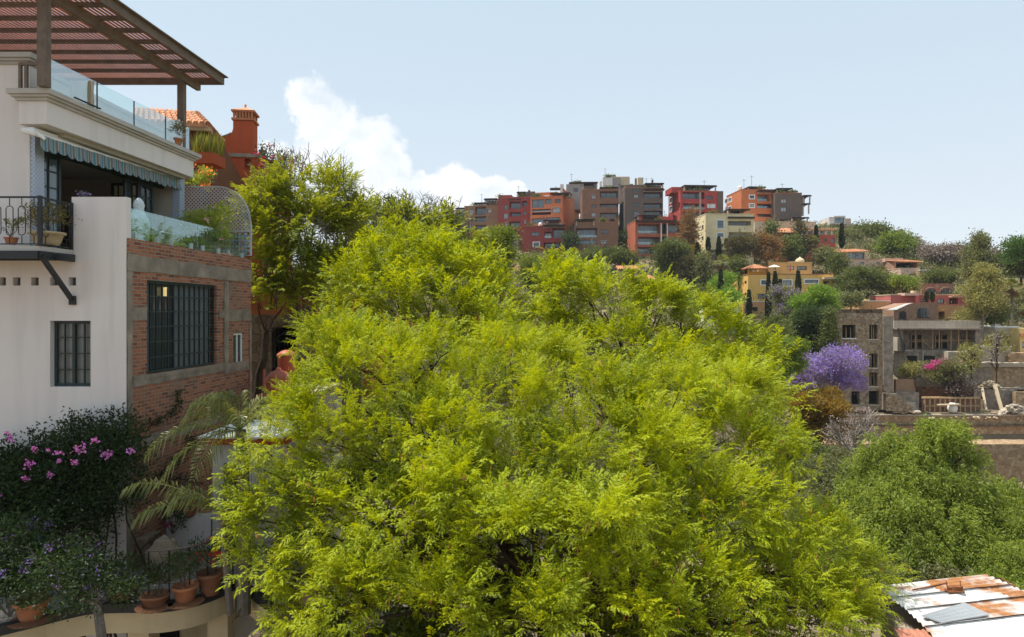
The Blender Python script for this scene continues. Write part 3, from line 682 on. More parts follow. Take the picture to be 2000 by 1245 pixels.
M['azulejo'] = azulejo()
def stripes():
    m, T, b, pos, out = new_mat('striped_canvas'); sp = T.n('ShaderNodeSeparateXYZ'); T.l(pos, sp.inputs[0])
    f = T.math('FRACT', T.math('MULTIPLY', sp.outputs[1], 3.9))
    c = T.ramp(f, [(0, (.055, .19, .25)), (.24, (.36, .33, .28)), (.34, (.14, .15, .16)), (.62, (.36, .33, .28)), (.72, (.055, .19, .25)), (.8, (.26, .26, .25))], 'CONSTANT'); T.l(c, b.inputs['Base Color']); b.inputs['Roughness'].default_value = .9; return m
M['stripes'] = stripes()
upper_floor()
def balcony():
    m = MB(); xr0 = -9.0 - TDX * .9; pts = [(-14, 13.1), (P(77, 0, 13.1).x, 13.1), (-8.98, 13.99), (-14, 13.99)]
    m.prism(pts, 1.20, 1.29); bal = part('balcony', m, 'trim', house)
    m = MB(); m.bar((-14, 13.08, 1.12), (pts[1][0], 13.08, 1.12), .06, .15); m.bar((pts[1][0], 13.08, 1.12), (-8.97, 13.97, 1.12), .06, .15); m.bar((-14, 13.5, 1.10), (pts[1][0] + .4, 13.5, 1.10), .1, .12)
    m.bar((pts[1][0] + .02, 13.12, 1.1), P(142, 588, 13.97), .075); c = P(142, 588, 13.97); m.box(c.x - .06, c.x + .06, 13.93, 13.999, c.z - .08, c.z + .1); m.bar((-10.9, 13.2, 1.1), (-10.9, 13.99, .95), .12); part('bracket', m, 'iron', bal)
    m = MB(); zt = 2.23; zb = 1.33
    def run(a, b, n):
        a = Vector(a); b = Vector(b)
        for z, t in ((zt, .045), (zb, .03), ): m.bar((a.x, a.y, z), (b.x, b.y, z), t, t * .7)
        for i in range(n):
            p = a.lerp(b, (i + .5) / n); dd = (b - a).normalized(); w = (b - a).length / n * .30
            m.tube([(p.x, p.y, zt), (p.x, p.y, zt - .16)], .009, 5); m.tube([(p.x, p.y, zb), (p.x, p.y, zb + .15)], .009, 5)
            ring = []
            for k in range(17):
                t = 2 * math.pi * k / 16; cz = (zt + zb) / 2 + (.21 if math.sin(t) > 0 else -.21) + math.sin(t) * w; ring.append((p.x + dd.x * w * math.cos(t), p.y + dd.y * w * math.cos(t), cz))
            m.tube(ring, .009, 5, False)
    k = pts[1]; run((-14, 13.12, 0), (k[0], 13.12, 0), 21); run((k[0], 13.12, 0), (-9.02, 13.97, 0), 3)
    for x, y in ((k[0], 13.12), (-9.02, 13.96)): m.box(x - .03, x + .03, y - .03, y + .03, 1.29, 2.26)
    part('railing', m, 'iron', bal)
balcony()
def rails():
    # upper frameless glass railing and wooden frame
    g = [(xb(-9.27, y), y, 0) for y in (13.62, 15.1, 16.4, 17.7, 18.85)]; r = None
    m = MB()
    for i in range(4):
        a, b = Vector(g[i]), Vector(g[i + 1]); d = (b - a).normalized() * .02; m.bar(a + d + Vector((0, 0, 4.80)), b - d + Vector((0, 0, 4.80)), .012, .62)
    m.bar((xb(-9.27, 18.85), 18.86, 4.80), (xb(-10.0, 18.9), 18.88, 4.80), .012, .62)
    rl = part('glass_railing', m, 'railglass', house); m = MB()
    for x, y, _ in g: part('post', MB().tube([(x, y + .01, 4.45), (x, y + .01, 5.10)], .016, 6), 'iron', rl)
    m.tube([(xb(-9.19, 14.3), 14.3, 4.52), (xb(-9.19, 15.1), 15.1, 4.52)], .02, 5); part('foot_rail', m, 'iron', rl)
    # lower glass on the brick wall
    m = MB(); CL = []; L = FB.s(490)
    qs = [.12, 1.5, 2.9, 4.2, L - .06]
    for i in range(4):
        m.box(qs[i] + .01, qs[i + 1] - .01, .09, .102, 1.56, 2.20, FB)
        for t in (.2, .8): q = qs[i] + (qs[i + 1] - qs[i]) * t; CL.append(MB().box(q - .018, q + .018, .06, .13, 1.53, 1.70, FB))
    rl = part('glass_railing', m, 'railglass', house); [part('clamp', s_, 'steel', rl) for s_ in CL]
rails()
def screen():
    # curved white lattice screen over a tiled parapet at the far end of the terrace
    F = Frame(347, 19.56, 0); W = F.s(490); zb = F.z(500, 420); zt = F.z(365, 420); zm = F.z(452, 420); rad = .95; r = None
    def top(q): 
        if q < W - rad: return zt
        t = (q - (W - rad)) / rad; return zt - rad * 1.15 * (1 - math.sqrt(max(0, 1 - t * t)))
    m = MB(); step = .105; w = .02
    def clip(a, b):
        n = 60; seg = []; cur = None
        for i in range(n + 1):
            q = a[0] + (b[0] - a[0]) * i / n; z = a[1] + (b[1] - a[1]) * i / n; ok = 0 <= q <= W and zm <= z <= top(q)
            if ok: cur = [(q, z), (q, z)] if cur is None else [cur[0], (q, z)]
            elif cur: seg.append(cur); cur = None
        if cur: seg.append(cur)
        return seg
    H = zt - zm
    for i in range(-int(H / step) - 2, int((W + H) / step) + 3):
        for sg, d in ((1, .0), (-1, .014)):
            a = (i * step, zm) if sg > 0 else (i * step, zm); b = (i * step + sg * H, zt)
            for (q0, z0), (q1, z1) in clip(a, b):
                if abs(q1 - q0) > .02: m.bar(F(q0, d, z0), F(q1, d, z1), w, .012, (0, 1, 0))
    sc = part('lattice_screen', m, 'greywhite', house); m = MB(); prev = None
    for i in range(41):
        q = W * i / 40; p = F(q, .005, top(q)); 
        if prev: m.bar(prev, p, .04, .03)
        prev = p
    m.bar(F(W, .005, top(W)), F(W, .005, zb), .045); m.bar(F(0, .005, zb), F(0, .005, zt), .06); m.bar(F(0, .005, zm), F(W, .005, zm), .04); part('screen_frame', m, 'greywhite', sc)
    m = MB(); n = int(W / .15); k = int((zm - zb) / .15) + 1
    for i in range(n):                                     # pierced blocks: squares with round holes
        for j in range(k):
            cx_, cz_ = W * (i + .5) / n, zb + (zm - zb) * (j + .5) / k; a, b_ = W / n / 2, (zm - zb) / k / 2; vs = []; N = 12
            for t in range(N):
                th = 2 * math.pi * t / N + math.pi / 4; c, s = math.cos(th), math.sin(th); mxx = max(abs(c), abs(s))
                vs.append(F(cx_ + c / mxx * a, .02, cz_ + s / mxx * b_)); vs.append(F(cx_ + c * a * .55, .02, cz_ + s * b_ * .55))
            m.add(vs, [(2 * t, (2 * t + 2) % (2 * N), (2 * t + 3) % (2 * N), 2 * t + 1) for t in range(N)])
    part('pierced_tiles', m, 'azulejo', sc)
M['greywhite'] = plain('grey_white_lattice', (.46, .46, .48), .8, .1, 3, .1)
screen()

# pergola over the roof terrace
def pergola():
    pg = thing('pergola', 'brown timber pergola with a slatted roof over the white house terrace', 'pergola', (-9.2, 16, 4.475))
    zt = 6.42; post = MB(); 
    for (px, y) in ((86, 13.5), (355, 18.6)):
        x = P(px, 0, y).x; m = MB(); m.box(x - .085, x + .085, y - .085, y + .085, 4.475, zt - .14); part('post', m, 'wood', pg)
    m = MB(); y0, y1 = 12.3, 19.25; xe = lambda y: -9.05 + TDX * (y - 14)
    m.bar((xe(y0) - .18, y0, zt - .05), (xe(y1) - .18, y1, zt - .05), .12, .20); part('beam', m, 'wood', pg)
    m = MB(); m.bar((xe(y0) + .52, y0, zt + .12), (xe(y1) + .52, y1, zt + .12), .05, .20); m.bar((-26, y1, zt + .12), (xe(y1) + .52, y1, zt + .12), .05, .20); part('fascia', m, 'wood', pg)
    m = MB(); m.bar((xe(y0) + .56, y0, zt + .235), (xe(y1) + .56, y1 + .05, zt + .235), .16, .025); part('drip_edge', m, 'wood', pg)
    for i, y in enumerate(np.arange(12.5, 19.0, .655)):
        m = MB(); m.bar((-26, y, zt + .115), (xe(y) + .49, y, zt + .115), .08, .085); part('rafter', m, 'wood', pg)
    m = MB(); x = -26
    k = 0
    while x < xe(14) + .45:
        m.bar((x, y0, zt + .205), (x + TDX * (y1 - y0), y1, zt + .205), .073, .012); x += .105
    part('slats', m, 'slat', pg)
    m = MB(); x0, x1 = P(40, 0, 13.75).x, P(97, 0, 13.75).x
    for z in (4.50, 5.02): m.bar((x0, 13.75, z), (x1, 13.75, z), .06)
    for x in (x0, x0 + .12, x1 - .12, x1 - .02): m.bar((x, 13.75, 4.475), (x, 13.75, 5.04), .055)
    m2 = thing('wooden_railing', 'short brown timber railing frame at the pergola front post', 'railing', ((x0 + x1) / 2, 13.75, 4.475)); part('frame', m, 'wood', m2)
    m = MB(); c = (x0 + .28, 14.1, 4.5); m.lathe(c, [(.07, 0), (.08, .02), (.075, .26), (.10, .28), (.02, .38)], 8); settag(part('lantern', m, 'lampglow2', None), 'small brass candle lantern behind the timber railing', 'lantern')
    # cloth drape
    m = MB(); a = P(135, 0, 14.9); b = P(184, 0, 14.9); n = 24; vs = []
    for i in range(n + 1):
        x = a.x + (b.x - a.x) * i / n; y = 14.9 + .02 * math.sin(i * 1.7); vs += [(x, y, P(0, 158, 14.9).z), (x, y + .02 * math.sin(i), P(0, 158, 14.9).z - .25), (x, y, 4.48)]
    m.add(vs, [(3 * i + j, 3 * i + 3 + j, 3 * i + 4 + j, 3 * i + 1 + j) for i in range(n) for j in (0, 1)]); settag(part('cloth', m, 'beigecloth', None), 'beige cloth hanging folded behind the glass railing under the pergola', 'cloth')
M['lampglow2'] = plain('brass', (.5, .33, .1), .4, .2, 6, 0, metal=.6)
M['beigecloth'] = plain('beige_cloth', (.60, .46, .34), .95, .1, 8, .3)
pergola()

# things on the terraces
def leafy(name, label, cat, c, r, n, leaf, ls, pot=None, stem=True, bloom=None, seed=1, potmat='terracotta', droop=.0, up=.5, spread=.13, group=None):
    """a plant: leaves round a few lobes, in a pot when pot=(radius, height)"""
    rg = np.random.RandomState(seed); root = thing(name, label, cat, c, 0, group); z0 = c[2]
    if pot:
        pr, ph = pot; m = MB(); m.lathe(c, [(pr * .66, 0), (pr * .8, ph * .3), (pr * .95, ph * .82), (pr * 1.08, ph * .84), (pr * 1.1, ph), (pr * .95, ph), (pr * .9, ph * .9)], 20); part('pot', m, potmat, root, True); z0 += ph
    lobes = [(c[0], c[1], z0 + r * .8, r * .7, r * .7, r * .6)]
    for i in range(6): a = i * 1.05 + rg.rand(); lobes.append((c[0] + math.cos(a) * r * .55, c[1] + math.sin(a) * r * .55, z0 + r * rg.uniform(.4, 1.3), r * .42, r * .42, r * .4))
    p, d = lobe_points(lobes, max(6, n // 14), 14, r * spread, rg, .4); V, Fc = leaf_quads(p, d + rdir(n if len(p) == n else len(p), rg) * .8 + np.array([0, 0, up]), ls * rg.uniform(.7, 1.4, len(p)), ls * .42, rg, droop)
    m = MB()
    for l in lobes: m.tube(limb_curve((c[0], c[1], z0 - .05), l[:3], random.Random(seed), .1, 4), [.02 * r + .006, .015 * r + .004, .012 * r + .003, .008 * r + .003, .004], 4, False)
    part('stems', m, 'greybark', root); npart('leaves', V, Fc, leaf, root)
    if bloom:
        bm, nb, bs = bloom; q, dq = lobe_points(lobes, nb, 16, bs * .9, rg, 0); V, Fc = leaf_quads(q + dq * .03, rdir(len(q), rg) + dq, bs * rg.uniform(.7, 1.2, len(q)), bs * .8, rg); npart('flowers', V, Fc, bm, root)
    return root
def terrace_things():
    leafy('potted_plant', 'dry olive-leaved shrub in a long clay trough on the black railed balcony', 'plant', P(92, 481, 13.55), .40, 1500, 'oliveleaf2', .05, (.30, .27), seed=4, potmat='claypale', spread=.2)
    leafy('potted_plant', 'small thorny plant on the balcony behind the railing, left of the clay trough', 'plant', P(22, 478, 13.6), .25, 300, 'olive', .05, (.12, .14), seed=5)
    m = MB(); c = P(271, 466, 15.0); m.lathe((c.x, 15.0, 1.53), [(.20, 0), (.22, .12), (.21, .24), (.22, .26), (.23, .40), (.17, .60), (.10, .74), (.12, .84), (.09, .93), (.03, 1.0)], 16)
    m.blob((c.x + .1, 14.95, 2.0), .14, .12, .2, 3, .08); m.blob((c.x + .12, 14.9, 1.75), .13, .13, .16, 5, .08)
    settag(part('statue', m, 'statuewhite', None, True), 'white seated stone figure at the front corner of the brick wall terrace', 'statue')
    leafy('potted_plant', 'white planter of tall leafy climber in front of the lattice screen', 'plant', (-8.35, 18.6, 1.285), .75, 2600, 'brightleaf2', .09, (.27, .45), seed=8, potmat='greywhite', bloom=('palepink', 7, .07))
    leafy('potted_plant', 'bushy green plant with pale pink flowers by the far end of the glass railing', 'plant', (-7.85, 18.3, 1.285), .42, 900, 'brightleaf2', .07, (.2, .3), seed=9, bloom=('palepink', 8, .07))
    m = MB(); m.lathe((-7.95, 18.9, 1.56), [(.10, 0), (.14, .04), (.15, .12), (.12, .2), (.13, .22)], 14); settag(part('bowl', m, 'azulejo', None, True), 'blue and white ceramic pot on the brick parapet by the lattice', 'pot')
    leafy('potted_plant', 'little blue flowered plant on top of the white parapet', 'plant', P(165, 388, 14.14) , .10, 160, 'darkleaf', .03, None, seed=10, bloom=('jaca', 5, .03))
    m = MB(); a = (-8.7, 16.7, 1.285); m.box(-9.0, -8.45, 16.4, 17.1, 1.95, 1.99); [m.box(x, x + .05, y, y + .05, 1.285, 1.95) for x in (-8.98, -8.52) for y in (16.42, 17.03)]; settag(part('table', m, 'greywhite', None), 'small white terrace table behind the glass railing', 'table')
    rg = np.random.RandomState(3)
    leafy('potted_plant', 'white flowering rose bush beside the back post on the roof terrace', 'plant', (-9.0, 18.3, 4.475), .30, 700, 'oliveleaf2', .05, (.16, .2), seed=12, bloom=('whitepaint', 12, .05))
    # spiky plants on the red house terrace
M['oliveleaf2'] = leaf_mat('dry_olive_leaf', (.10, .09, .03), (.20, .17, .06), .3)
M['brightleaf2'] = leaf_mat('terrace_leaf', (.14, .20, .03), (.34, .40, .08), .4)
M['palepink'] = leaf_mat('pale_pink_bloom', (.6, .32, .33), (.8, .55, .52), .3)
M['claypale'] = plain('pale_clay', (.40, .31, .20), .9, .15, 5, .2)
M['statuewhite'] = plain('white_glazed_stone', (.55, .60, .60), .5, .08, 6, .2)
terrace_things()
# ------------------------------------------------------------ clay tile roofs with real tile rows
def tiled(parent, a, b, c, d, name='roof', step=.22, r=.085, mat='rooftile', under='darkwood'):
    """tile rows running from the eave edge a-b up to the ridge edge d-c (a,b,c,d counter-clockwise)"""
    a, b, c, d = map(Vector, (a, b, c, d)); n = max(3, int((b - a).length / step)); m = MB()
    m.quad(a, b, c, d); m.quad(a - Vector((0, 0, .1)), d - Vector((0, 0, .1)), c - Vector((0, 0, .1)), b - Vector((0, 0, .1))); m.quad(a, a - Vector((0, 0, .1)), b - Vector((0, 0, .1)), b)
    for i in range(n + 1):
        t = i / n; p, q = a.lerp(b, t), d.lerp(c, t); L = (q - p).length
        if L < .05: continue
        k = max(1, int(L / .45)); up = Vector((0, 0, .02))
        for j in range(k):
            s, e = p.lerp(q, j / k), p.lerp(q, (j + 1) / k); m.tube([s + up, e + up], [r, r * .8], 6)
    return part(name, m, mat, parent)

# red house with the chimney behind the white house
def red_house():
    Y = 29.0; c = P(455, 365, Y); h = thing('house', 'dark red plastered house with an arched bell-like chimney behind the white terrace', 'house', (c.x, Y + 2, -1))
    F = Frame(380, Y, 8); q = F.s
    m = MB(); z0, z1 = -1, F.z(307, 455); hol = [(q(478), q(490), F.z(330, 480), F.z(310, 480))]
    wall_panel(m, F, 0, q(512), z0, z1, hol, .2); m.box(0, q(512), .3, 5, z0, z1, F); m.quad(F(q(512), 0, z0), F(q(512), .3, z0), F(q(512), .3, z1), F(q(512), 0, z1)); m.box(q(512) + .002, q(528), 1.2, 5, z0, F.z(300, 520), F)
    part('wall', m, 'redpaint', h)
    m = MB(); m.box(-.05, q(514), -.06, .25, z1, z1 + .16, F); m.box(q(475), q(516), .26, .8, z1, z1 + .2, F); part('coping', m, 'concrete', h)
    # curved chimney base and stack
    m = MB(); zc = z1 + .162; pr = []; prof = [(418, 307), (418, 292), (422, 280), (430, 269), (443, 264), (451, 260), (454, 250), (454, 234), (493, 234), (493, 307)]
    pp = [(q(x), F.z(y, 455)) for x, y in prof]; pp = [(a, max(b, zc)) for a, b in pp]; n = len(pp)
    vs = [F(a, .10, b) for a, b in pp] + [F(a, .95, b) for a, b in pp]
    m.add(vs, [tuple(range(n)), tuple(range(n, 2 * n))[::-1]] + [(i, n + i, n + (i + 1) % n, (i + 1) % n) for i in range(n)]); ch = part('chimney', m, 'redpaint', h)
    m = MB()
    for i in (2, 3, 4): m.bar(F(pp[i][0], .525, pp[i][1] + .03), F(pp[i + 1][0], .525, pp[i + 1][1] + .03), .9, .05, (0, 0, 1))
    part('coping', m, 'concrete', ch)
    m = MB(); zt = F.z(234, 480); a0, a1 = q(453), q(494)
    m.box(a0 - .04, a1 + .04, .04, 1.0, zt, zt + .09, F); N = 7
    for i in range(N): x = a0 + (a1 - a0) * (i + .5) / N; [m.box(x - .035, x + .035, y, y + .07, zt + .09, zt + .36, F) for y in (.06, .5, .9)]
    m.box(a0 + .12, a1 - .12, .3, .75, zt + .09, zt + .36, F)
    m.box(a0 - .05, a1 + .05, .03, 1.01, zt + .36, zt + .43, F); part('chimney_vent', m, 'terracotta', ch)
    m = MB(); am = (a0 + a1) / 2; b4 = [F(a0 - .06, .02, zt + .432), F(a1 + .06, .02, zt + .432), F(a1 + .06, 1.02, zt + .432), F(a0 - .06, 1.02, zt + .432), F(am, .52, zt + .68)]
    m.add(b4, [(0, 1, 4), (1, 2, 4), (2, 3, 4), (3, 0, 4), (3, 2, 1, 0)]); m.lathe(F(am, .52, zt + .66), [(.05, 0), (.03, .05), (.06, .09), (.02, .16)], 8); part('chimney_cap', m, 'rooftile', ch)
    cp = F(q(508), .5, z1 + .2); leafy('potted_plant', 'small flower pot on the red house ledge beside its chimney', 'plant', cp, .16, 80, 'olive', .06, (.16, .24), seed=21, potmat='concrete')
    # tile-roofed room nearer to the white house
    Y2 = 25.5; c = P(350, 300, Y2); h2 = thing('house', 'timber fronted house under a scalloped clay tile roof behind the glass railing', 'house', (c.x, Y2 + 1.5, 0))
    G = Frame(262, Y2, 4); q = G.s; m = MB(); wall_panel(m, G, q(262), q(418), 0, G.z(255, 380), [(q(386), q(400), G.z(300, 390), G.z(262, 390)), (q(300), q(340), G.z(292, 320), G.z(245, 320))], .2)
    m.quad(G(q(418), 0, 0), G(q(418), 5, 0), G(q(418), 5, 5), G(q(418), 0, 7.0)); part('wall', m, 'orangebrown', h2)
    e0 = P(262, 237, 25.1); e1 = P(406, 243, 25.1); r1 = P(384, 221, 27.2); r0 = P(268, 213, 27.2); hp = P(436, 278, 28.2)
    tiled(h2, e0, e1, r1, r0, r=.1); tiled(h2, e1, hp, r1 + Vector((.02, .02, 0)), r1, 'roof', r=.1)
    m = MB(); m.bar(Vector(e0) + Vector((0, .1, -.16)), Vector(e1) + Vector((0, .1, -.16)), .12, .14); m.bar(Vector(e1) + Vector((0, .05, -.16)), hp + Vector((0, 0, -.16)), .12, .16); part('beam', m, 'formwood', h2)
    m = MB(); x = 380
    rg = np.random.RandomState(5); n = 190; lo = P(378, 303, 24); hi = P(424, 303, 24)
    base = np.stack([rg.uniform(lo.x, hi.x, n), rg.uniform(23.8, 24.6, n), np.full(n, lo.z)], 1); D = np.stack([rg.uniform(-.25, .3, n), rg.uniform(-.2, .2, n), np.ones(n)], 1)
    V, Fc = leaf_quads(base, D, rg.uniform(.45, .95, n), .06, rg); r = thing('spiky_plant', 'row of upright sword-leaved plants on the ledge beside the red chimney house', 'plant', (lo.x, 24, lo.z)); npart('leaves', V, Fc, 'palm2', r)
    m = MB(); m.box(lo.x, hi.x, 23.7, 24.7, lo.z - .35, lo.z + .02); part('planter', m, 'redpaint', r)
    leafy('flowering_shrub', 'dark magenta bougainvillea at the corner of the red house', 'shrub', P(545, 365, 28), 1.0, 1600, 'darkleaf', .09, None, seed=22, bloom=('crimson', 22, .08))
    leafy('flowering_plant', 'orange aloe-like blooms rising above the lattice screen', 'plant', P(392, 385, 20.5), .5, 700, 'brightleaf2', .10, None, seed=23, bloom=('orangebloom', 6, .08))
M['orangebrown'] = stucco('brown_orange_wall', (.17, .075, .04), .3)
M['palm2'] = leaf_mat('sword_leaf', (.10, .12, .02), (.30, .30, .07), .4)
M['crimson'] = leaf_mat('crimson_bloom', (.30, .01, .07), (.5, .03, .14), .4)
M['orangebloom'] = leaf_mat('orange_bloom', (.7, .2, .06), (.9, .35, .12), .4)
red_house()

# ------------------------------------------------------------ courtyard behind the brick wall: stone wall, gate, tanks
def courtyard():
    Y = 25; F = Frame(470, Y, 0); q = F.s; w = thing('stone_wall', 'old ashlar wall with an iron barred gateway behind the brick house', 'wall', P(560, 800, Y))
    m = MB(); z0, z1 = F.z(900, 550), F.z(615, 550); wall_panel(m, F, q(430), q(700), z0, z1, [(q(530), q(592), F.z(770, 550), F.z(640, 550), .5)], .4); m.box(q(430), q(700), .5, .8, z0, z1, F); part('masonry', m, 'ashlar', w)
    m = MB(); 
    for i in range(11): x = q(531) + (q(591) - q(531)) * i / 10; m.tube([F(x, .1, F.z(765, 550)), F(x, .1, F.z(633 - 14 * math.sin(math.pi * i / 10), 550))], .014, 5)
    for y in (668, 720): m.bar(F(q(530), .1, F.z(y, 550)), F(q(592), .1, F.z(y, 550)), .03)
    pts = [F(q(533) + (q(589) - q(533)) * i / 12, .08, F.z(668 - 18 * math.sin(math.pi * i / 12), 550)) for i in range(13)]; m.tube(pts, .022, 5); part('gate', m, 'iron', w)
    Y = 27.5; F = Frame(485, Y, 0); h = thing('house', 'low orange-red house wall glimpsed under the trees beyond the stone wall', 'house', P(560, 640, Y)); m = MB(); q = F.s
    wall_panel(m, F, q(470), q(720), -3.5, F.z(580, 550), [(q(560), q(575), F.z(614, 560), F.z(592, 560))], .15); m.box(q(470), q(720), .3, 3, -3.5, F.z(580, 550), F); part('wall', m, 'orangewall', h)
    # terracotta tanks
    Y = 19.5; c = P(544, 775, Y); m = MB(); k = Y / F_PX
    m.lathe((c.x, Y, P(0, 762, Y).z), [(.02, 0), (30 * k, 0), (30 * k, .06), (26 * k, .08), (26 * k, 14 * k), (22 * k, 26 * k), (14 * k, 35 * k), (5 * k, 39 * k), (4 * k, 43 * k)], 24); o = part('dome', m, 'terracotta2', None, True); settag(o, 'smooth terracotta coloured dome on the courtyard roof', 'dome')
    c = P(560, 722, Y + 1.2); m = MB(); k = (Y + 1.2) / F_PX; m.lathe((c.x, Y + 1.2, P(0, 735, Y).z), [(17 * k, 0), (17 * k, 30 * k), (18.5 * k, 31 * k), (18.5 * k, 36 * k), (10 * k, 42 * k), (4 * k, 44 * k)], 24); o = part('water_tank', m, 'terracotta2', None, True); settag(o, 'terracotta coloured cylindrical water tank with pale lid behind the dome', 'water tank')
    h = thing('annex', 'flat roofed courtyard building carrying the terracotta dome and tank', 'building', P(550, 900, 20)); m = MB(); a, b = P(512, 0, 18.6), P(598, 0, 18.6); m.box(a.x, b.x, 18.6, 22.5, -9, P(0, 768, Y).z); part('wall', m, 'concrete_pale', h)
    m = MB(); m.box(a.x - .1, b.x, 18.5, 18.75, P(0, 768, Y).z, P(0, 768, Y).z + .07); m.tube([P(516, 768, 18.55), P(516, 722, 18.55)], .04, 6); part('parapet', m, 'terracotta2', h)
    for i, (px, py, s) in enumerate([(519, 722, 9), (533, 705, 6)]): pass
M['terracotta2'] = plain('terracotta_paint', (.40, .105, .065), .5, .12, 3, .1)
courtyard()

# ------------------------------------------------------------ garden terrace of the white house
TZF = -5.4
EDGE = [(-220, 1262), (-60, 1238), (40, 1216), (120, 1196), (180, 1184), (250, 1181), (310, 1181), (370, 1172), (420, 1156), (455, 1139), (470, 1136), (490, 1150), (540, 1185)]
def edge_pts():
    out = []
    for px, py in EDGE:
        Y = -TZF * F_PX / (py - HY); out.append((P(px, 0, Y).x, Y))
    res = []
    for i in range(len(out) - 1):                         # Catmull-Rom
        p0, p1, p2, p3 = out[max(i - 1, 0)], out[i], out[i + 1], out[min(i + 2, len(out) - 1)]
        for k in range(6):
            t = k / 6; res.append(tuple(.5 * ((2 * p1[a]) + (-p0[a] + p2[a]) * t + (2 * p0[a] - 5 * p1[a] + 4 * p2[a] - p3[a]) * t * t + (-p0[a] + 3 * p1[a] - 3 * p2[a] + p3[a]) * t ** 3) for a in (0, 1)))
    res.append(out[-1]); return res
def garden():
    E = edge_pts(); tr = thing('garden_terrace', 'curved garden terrace with cream edge and dark rim below the brick wall', 'terrace', (-7, 13, -9.8))
    back = [(-3.4, 16.5), (-14, 16.5)]
    m = MB(); m.prism(E + back, TZF - .12, TZF); part('floor', m, 'terrazzo_dim', tr)
    def strip(z0, z1, off, nm, mt, th=.14):
        m = MB(); n = len(E); vs = []
        for i, (x, y) in enumerate(E):
            a, b = E[max(i - 1, 0)], E[min(i + 1, n - 1)]; d = Vector((b[0] - a[0], b[1] - a[1])).normalized(); nx, ny = d.y, -d.x
            vs += [(x + nx * off, y + ny * off, z0), (x + nx * off, y + ny * off, z1), (x + nx * (off - th), y + ny * (off - th), z1), (x + nx * (off - th), y + ny * (off - th), z0)]
        m.add(vs, [(4 * i + k, 4 * i + 4 + k, 4 * i + 4 + (k + 1) % 4, 4 * i + (k + 1) % 4) for i in range(n - 1) for k in range(4)]); return part(nm, m, mt, tr)
    strip(TZF - .52, TZF - .125, .02, 'fascia', 'cream_trim'); strip(TZF - .12, TZF + .045, .09, 'rim', 'iron')
    m = MB(); 
    for px, Y in ((425, 13.6), (270, 12.9)): x = P(px, 0, Y).x; m.box(x - .2, x + .2, Y, Y + .4, -9.8, TZF - .13)
    m.box(-12, -4.5, 15.2, 15.4, -9.8, TZF - .13); part('column', m, 'cream_trim', tr)
    m = MB(); m.box(-6.2, -5.5, 15.1, 15.19, -9.8, -6.4); m.box(-9.2, -7.4, 15.1, 15.19, -8.6, -6.3); part('painted_dark_opening', m, 'dark', tr)  # near-black boxes on the wall, painted shade of the room below
    # low whitewashed curved wall and stair shapes at the back
    w = thing('low_wall', 'low whitewashed garden wall with a curved end at the back of the terrace', 'wall', P(330, 1100, 15))
    m = MB(); A = [P(205, 1010, 14.2), P(235, 1006, 14.9), P(280, 1004, 15.4), P(345, 1006, 15.4), P(412, 1008, 15.3)]
    for a, b in zip(A, A[1:]): m.add([(a.x, a.y, TZF), (b.x, b.y, TZF), (b.x, b.y, b.z), (a.x, a.y, a.z), (a.x, a.y + .2, TZF), (b.x, b.y + .2, TZF), (b.x, b.y + .2, b.z), (a.x, a.y + .2, a.z)], [(0, 1, 2, 3), (3, 2, 6, 7), (5, 4, 7, 6)])
    part('wall', m, 'white', w)
    m = MB(); c = P(272, 1085, 14.4); m.box(c.x - .24, c.x + .22, 14.3, 14.8, TZF, c.z + .32); m.box(c.x - .28, c.x + .24, 14.26, 14.85, c.z + .32, c.z + .38); settag(part('stone_block', m, 'ashlar', None), 'dark stone box seat against the low white wall', 'block')
    m = MB(); c = P(322, 1090, 14.0); m.blob((c.x, 14.0, TZF + .38), .36, .3, .44, 4, .16, 9); m.lathe((c.x, 14.0, TZF), [(.4, 0), (.38, .15), (.2, .3)], 8)
    settag(part('boulder', m, 'boulder', None), 'carved pale boulder standing before the low white wall', 'stone'); 
    # iron handrail following the edge
    r = thing('handrail', 'thin wrought iron handrail following the curved terrace edge', 'railing', (-6.5, 13.2, TZF)); m = MB(); mm = MB()
    EE = [e for e in E if P(285, 0, e[1]).x <= e[0] <= P(475, 0, e[1]).x]; k = len(EE)
    for h, rad in ((1.0, .022), (.70, .009), (.38, .009)): m.tube([(x, y, TZF + h + (0.02 * math.sin(i * .9) if h < 1 else 0)) for i, (x, y) in enumerate(EE)], rad, 6)
    part('rail', m, 'steeldull', r)
    for i in range(0, k, 4): x, y = EE[i]; mm.tube([(x, y, TZF), (x, y, TZF + 1.0)], .014, 5)
    for i in range(2, k, 4): x, y = EE[i]; mm.tube([(x, y, TZF + .1), (x + .08, y, TZF + .3), (x - .08, y, TZF + .55), (x + .08, y, TZF + .8), (x, y, TZF + .98)], .007, 4)
    part('baluster', mm, 'iron', r)
    def spot(px, py): Y = -TZF * F_PX / (py - HY); return P(px, py, Y)
    leafy('potted_plant', 'large terracotta pot with a dark shrub at the left end of the terrace', 'plant', spot(62, 1211), .50, 1500, 'darkleaf', .07, (.26, .36), seed=31)
    leafy('potted_plant', 'terracotta pot of grey-green herbs beside the curved handrail', 'plant', spot(362, 1176), .36, 1500, 'oliveleaf3', .05, (.22, .32), seed=32)
    leafy('potted_plant', 'tall clay pot of red geraniums behind the curved handrail', 'plant', spot(410, 1160), .42, 900, 'oliveleaf3', .06, (.23, .42), seed=33, bloom=('redbloom', 12, .055), potmat='clayd')
    leafy('potted_plant', 'squat shaded pot with a leafy bush, left of the herb pot', 'plant', spot(303, 1184), .34, 900, 'darkleaf', .06, (.24, .22), seed=34, potmat='clayd')
    leafy('potted_plant', 'small pot of hanging dark red flowers on the low white wall', 'plant', P(372, 1008, 15.35), .25, 260, 'darkleaf', .06, (.13, .16), seed=35, bloom=('crimson', 8, .05))
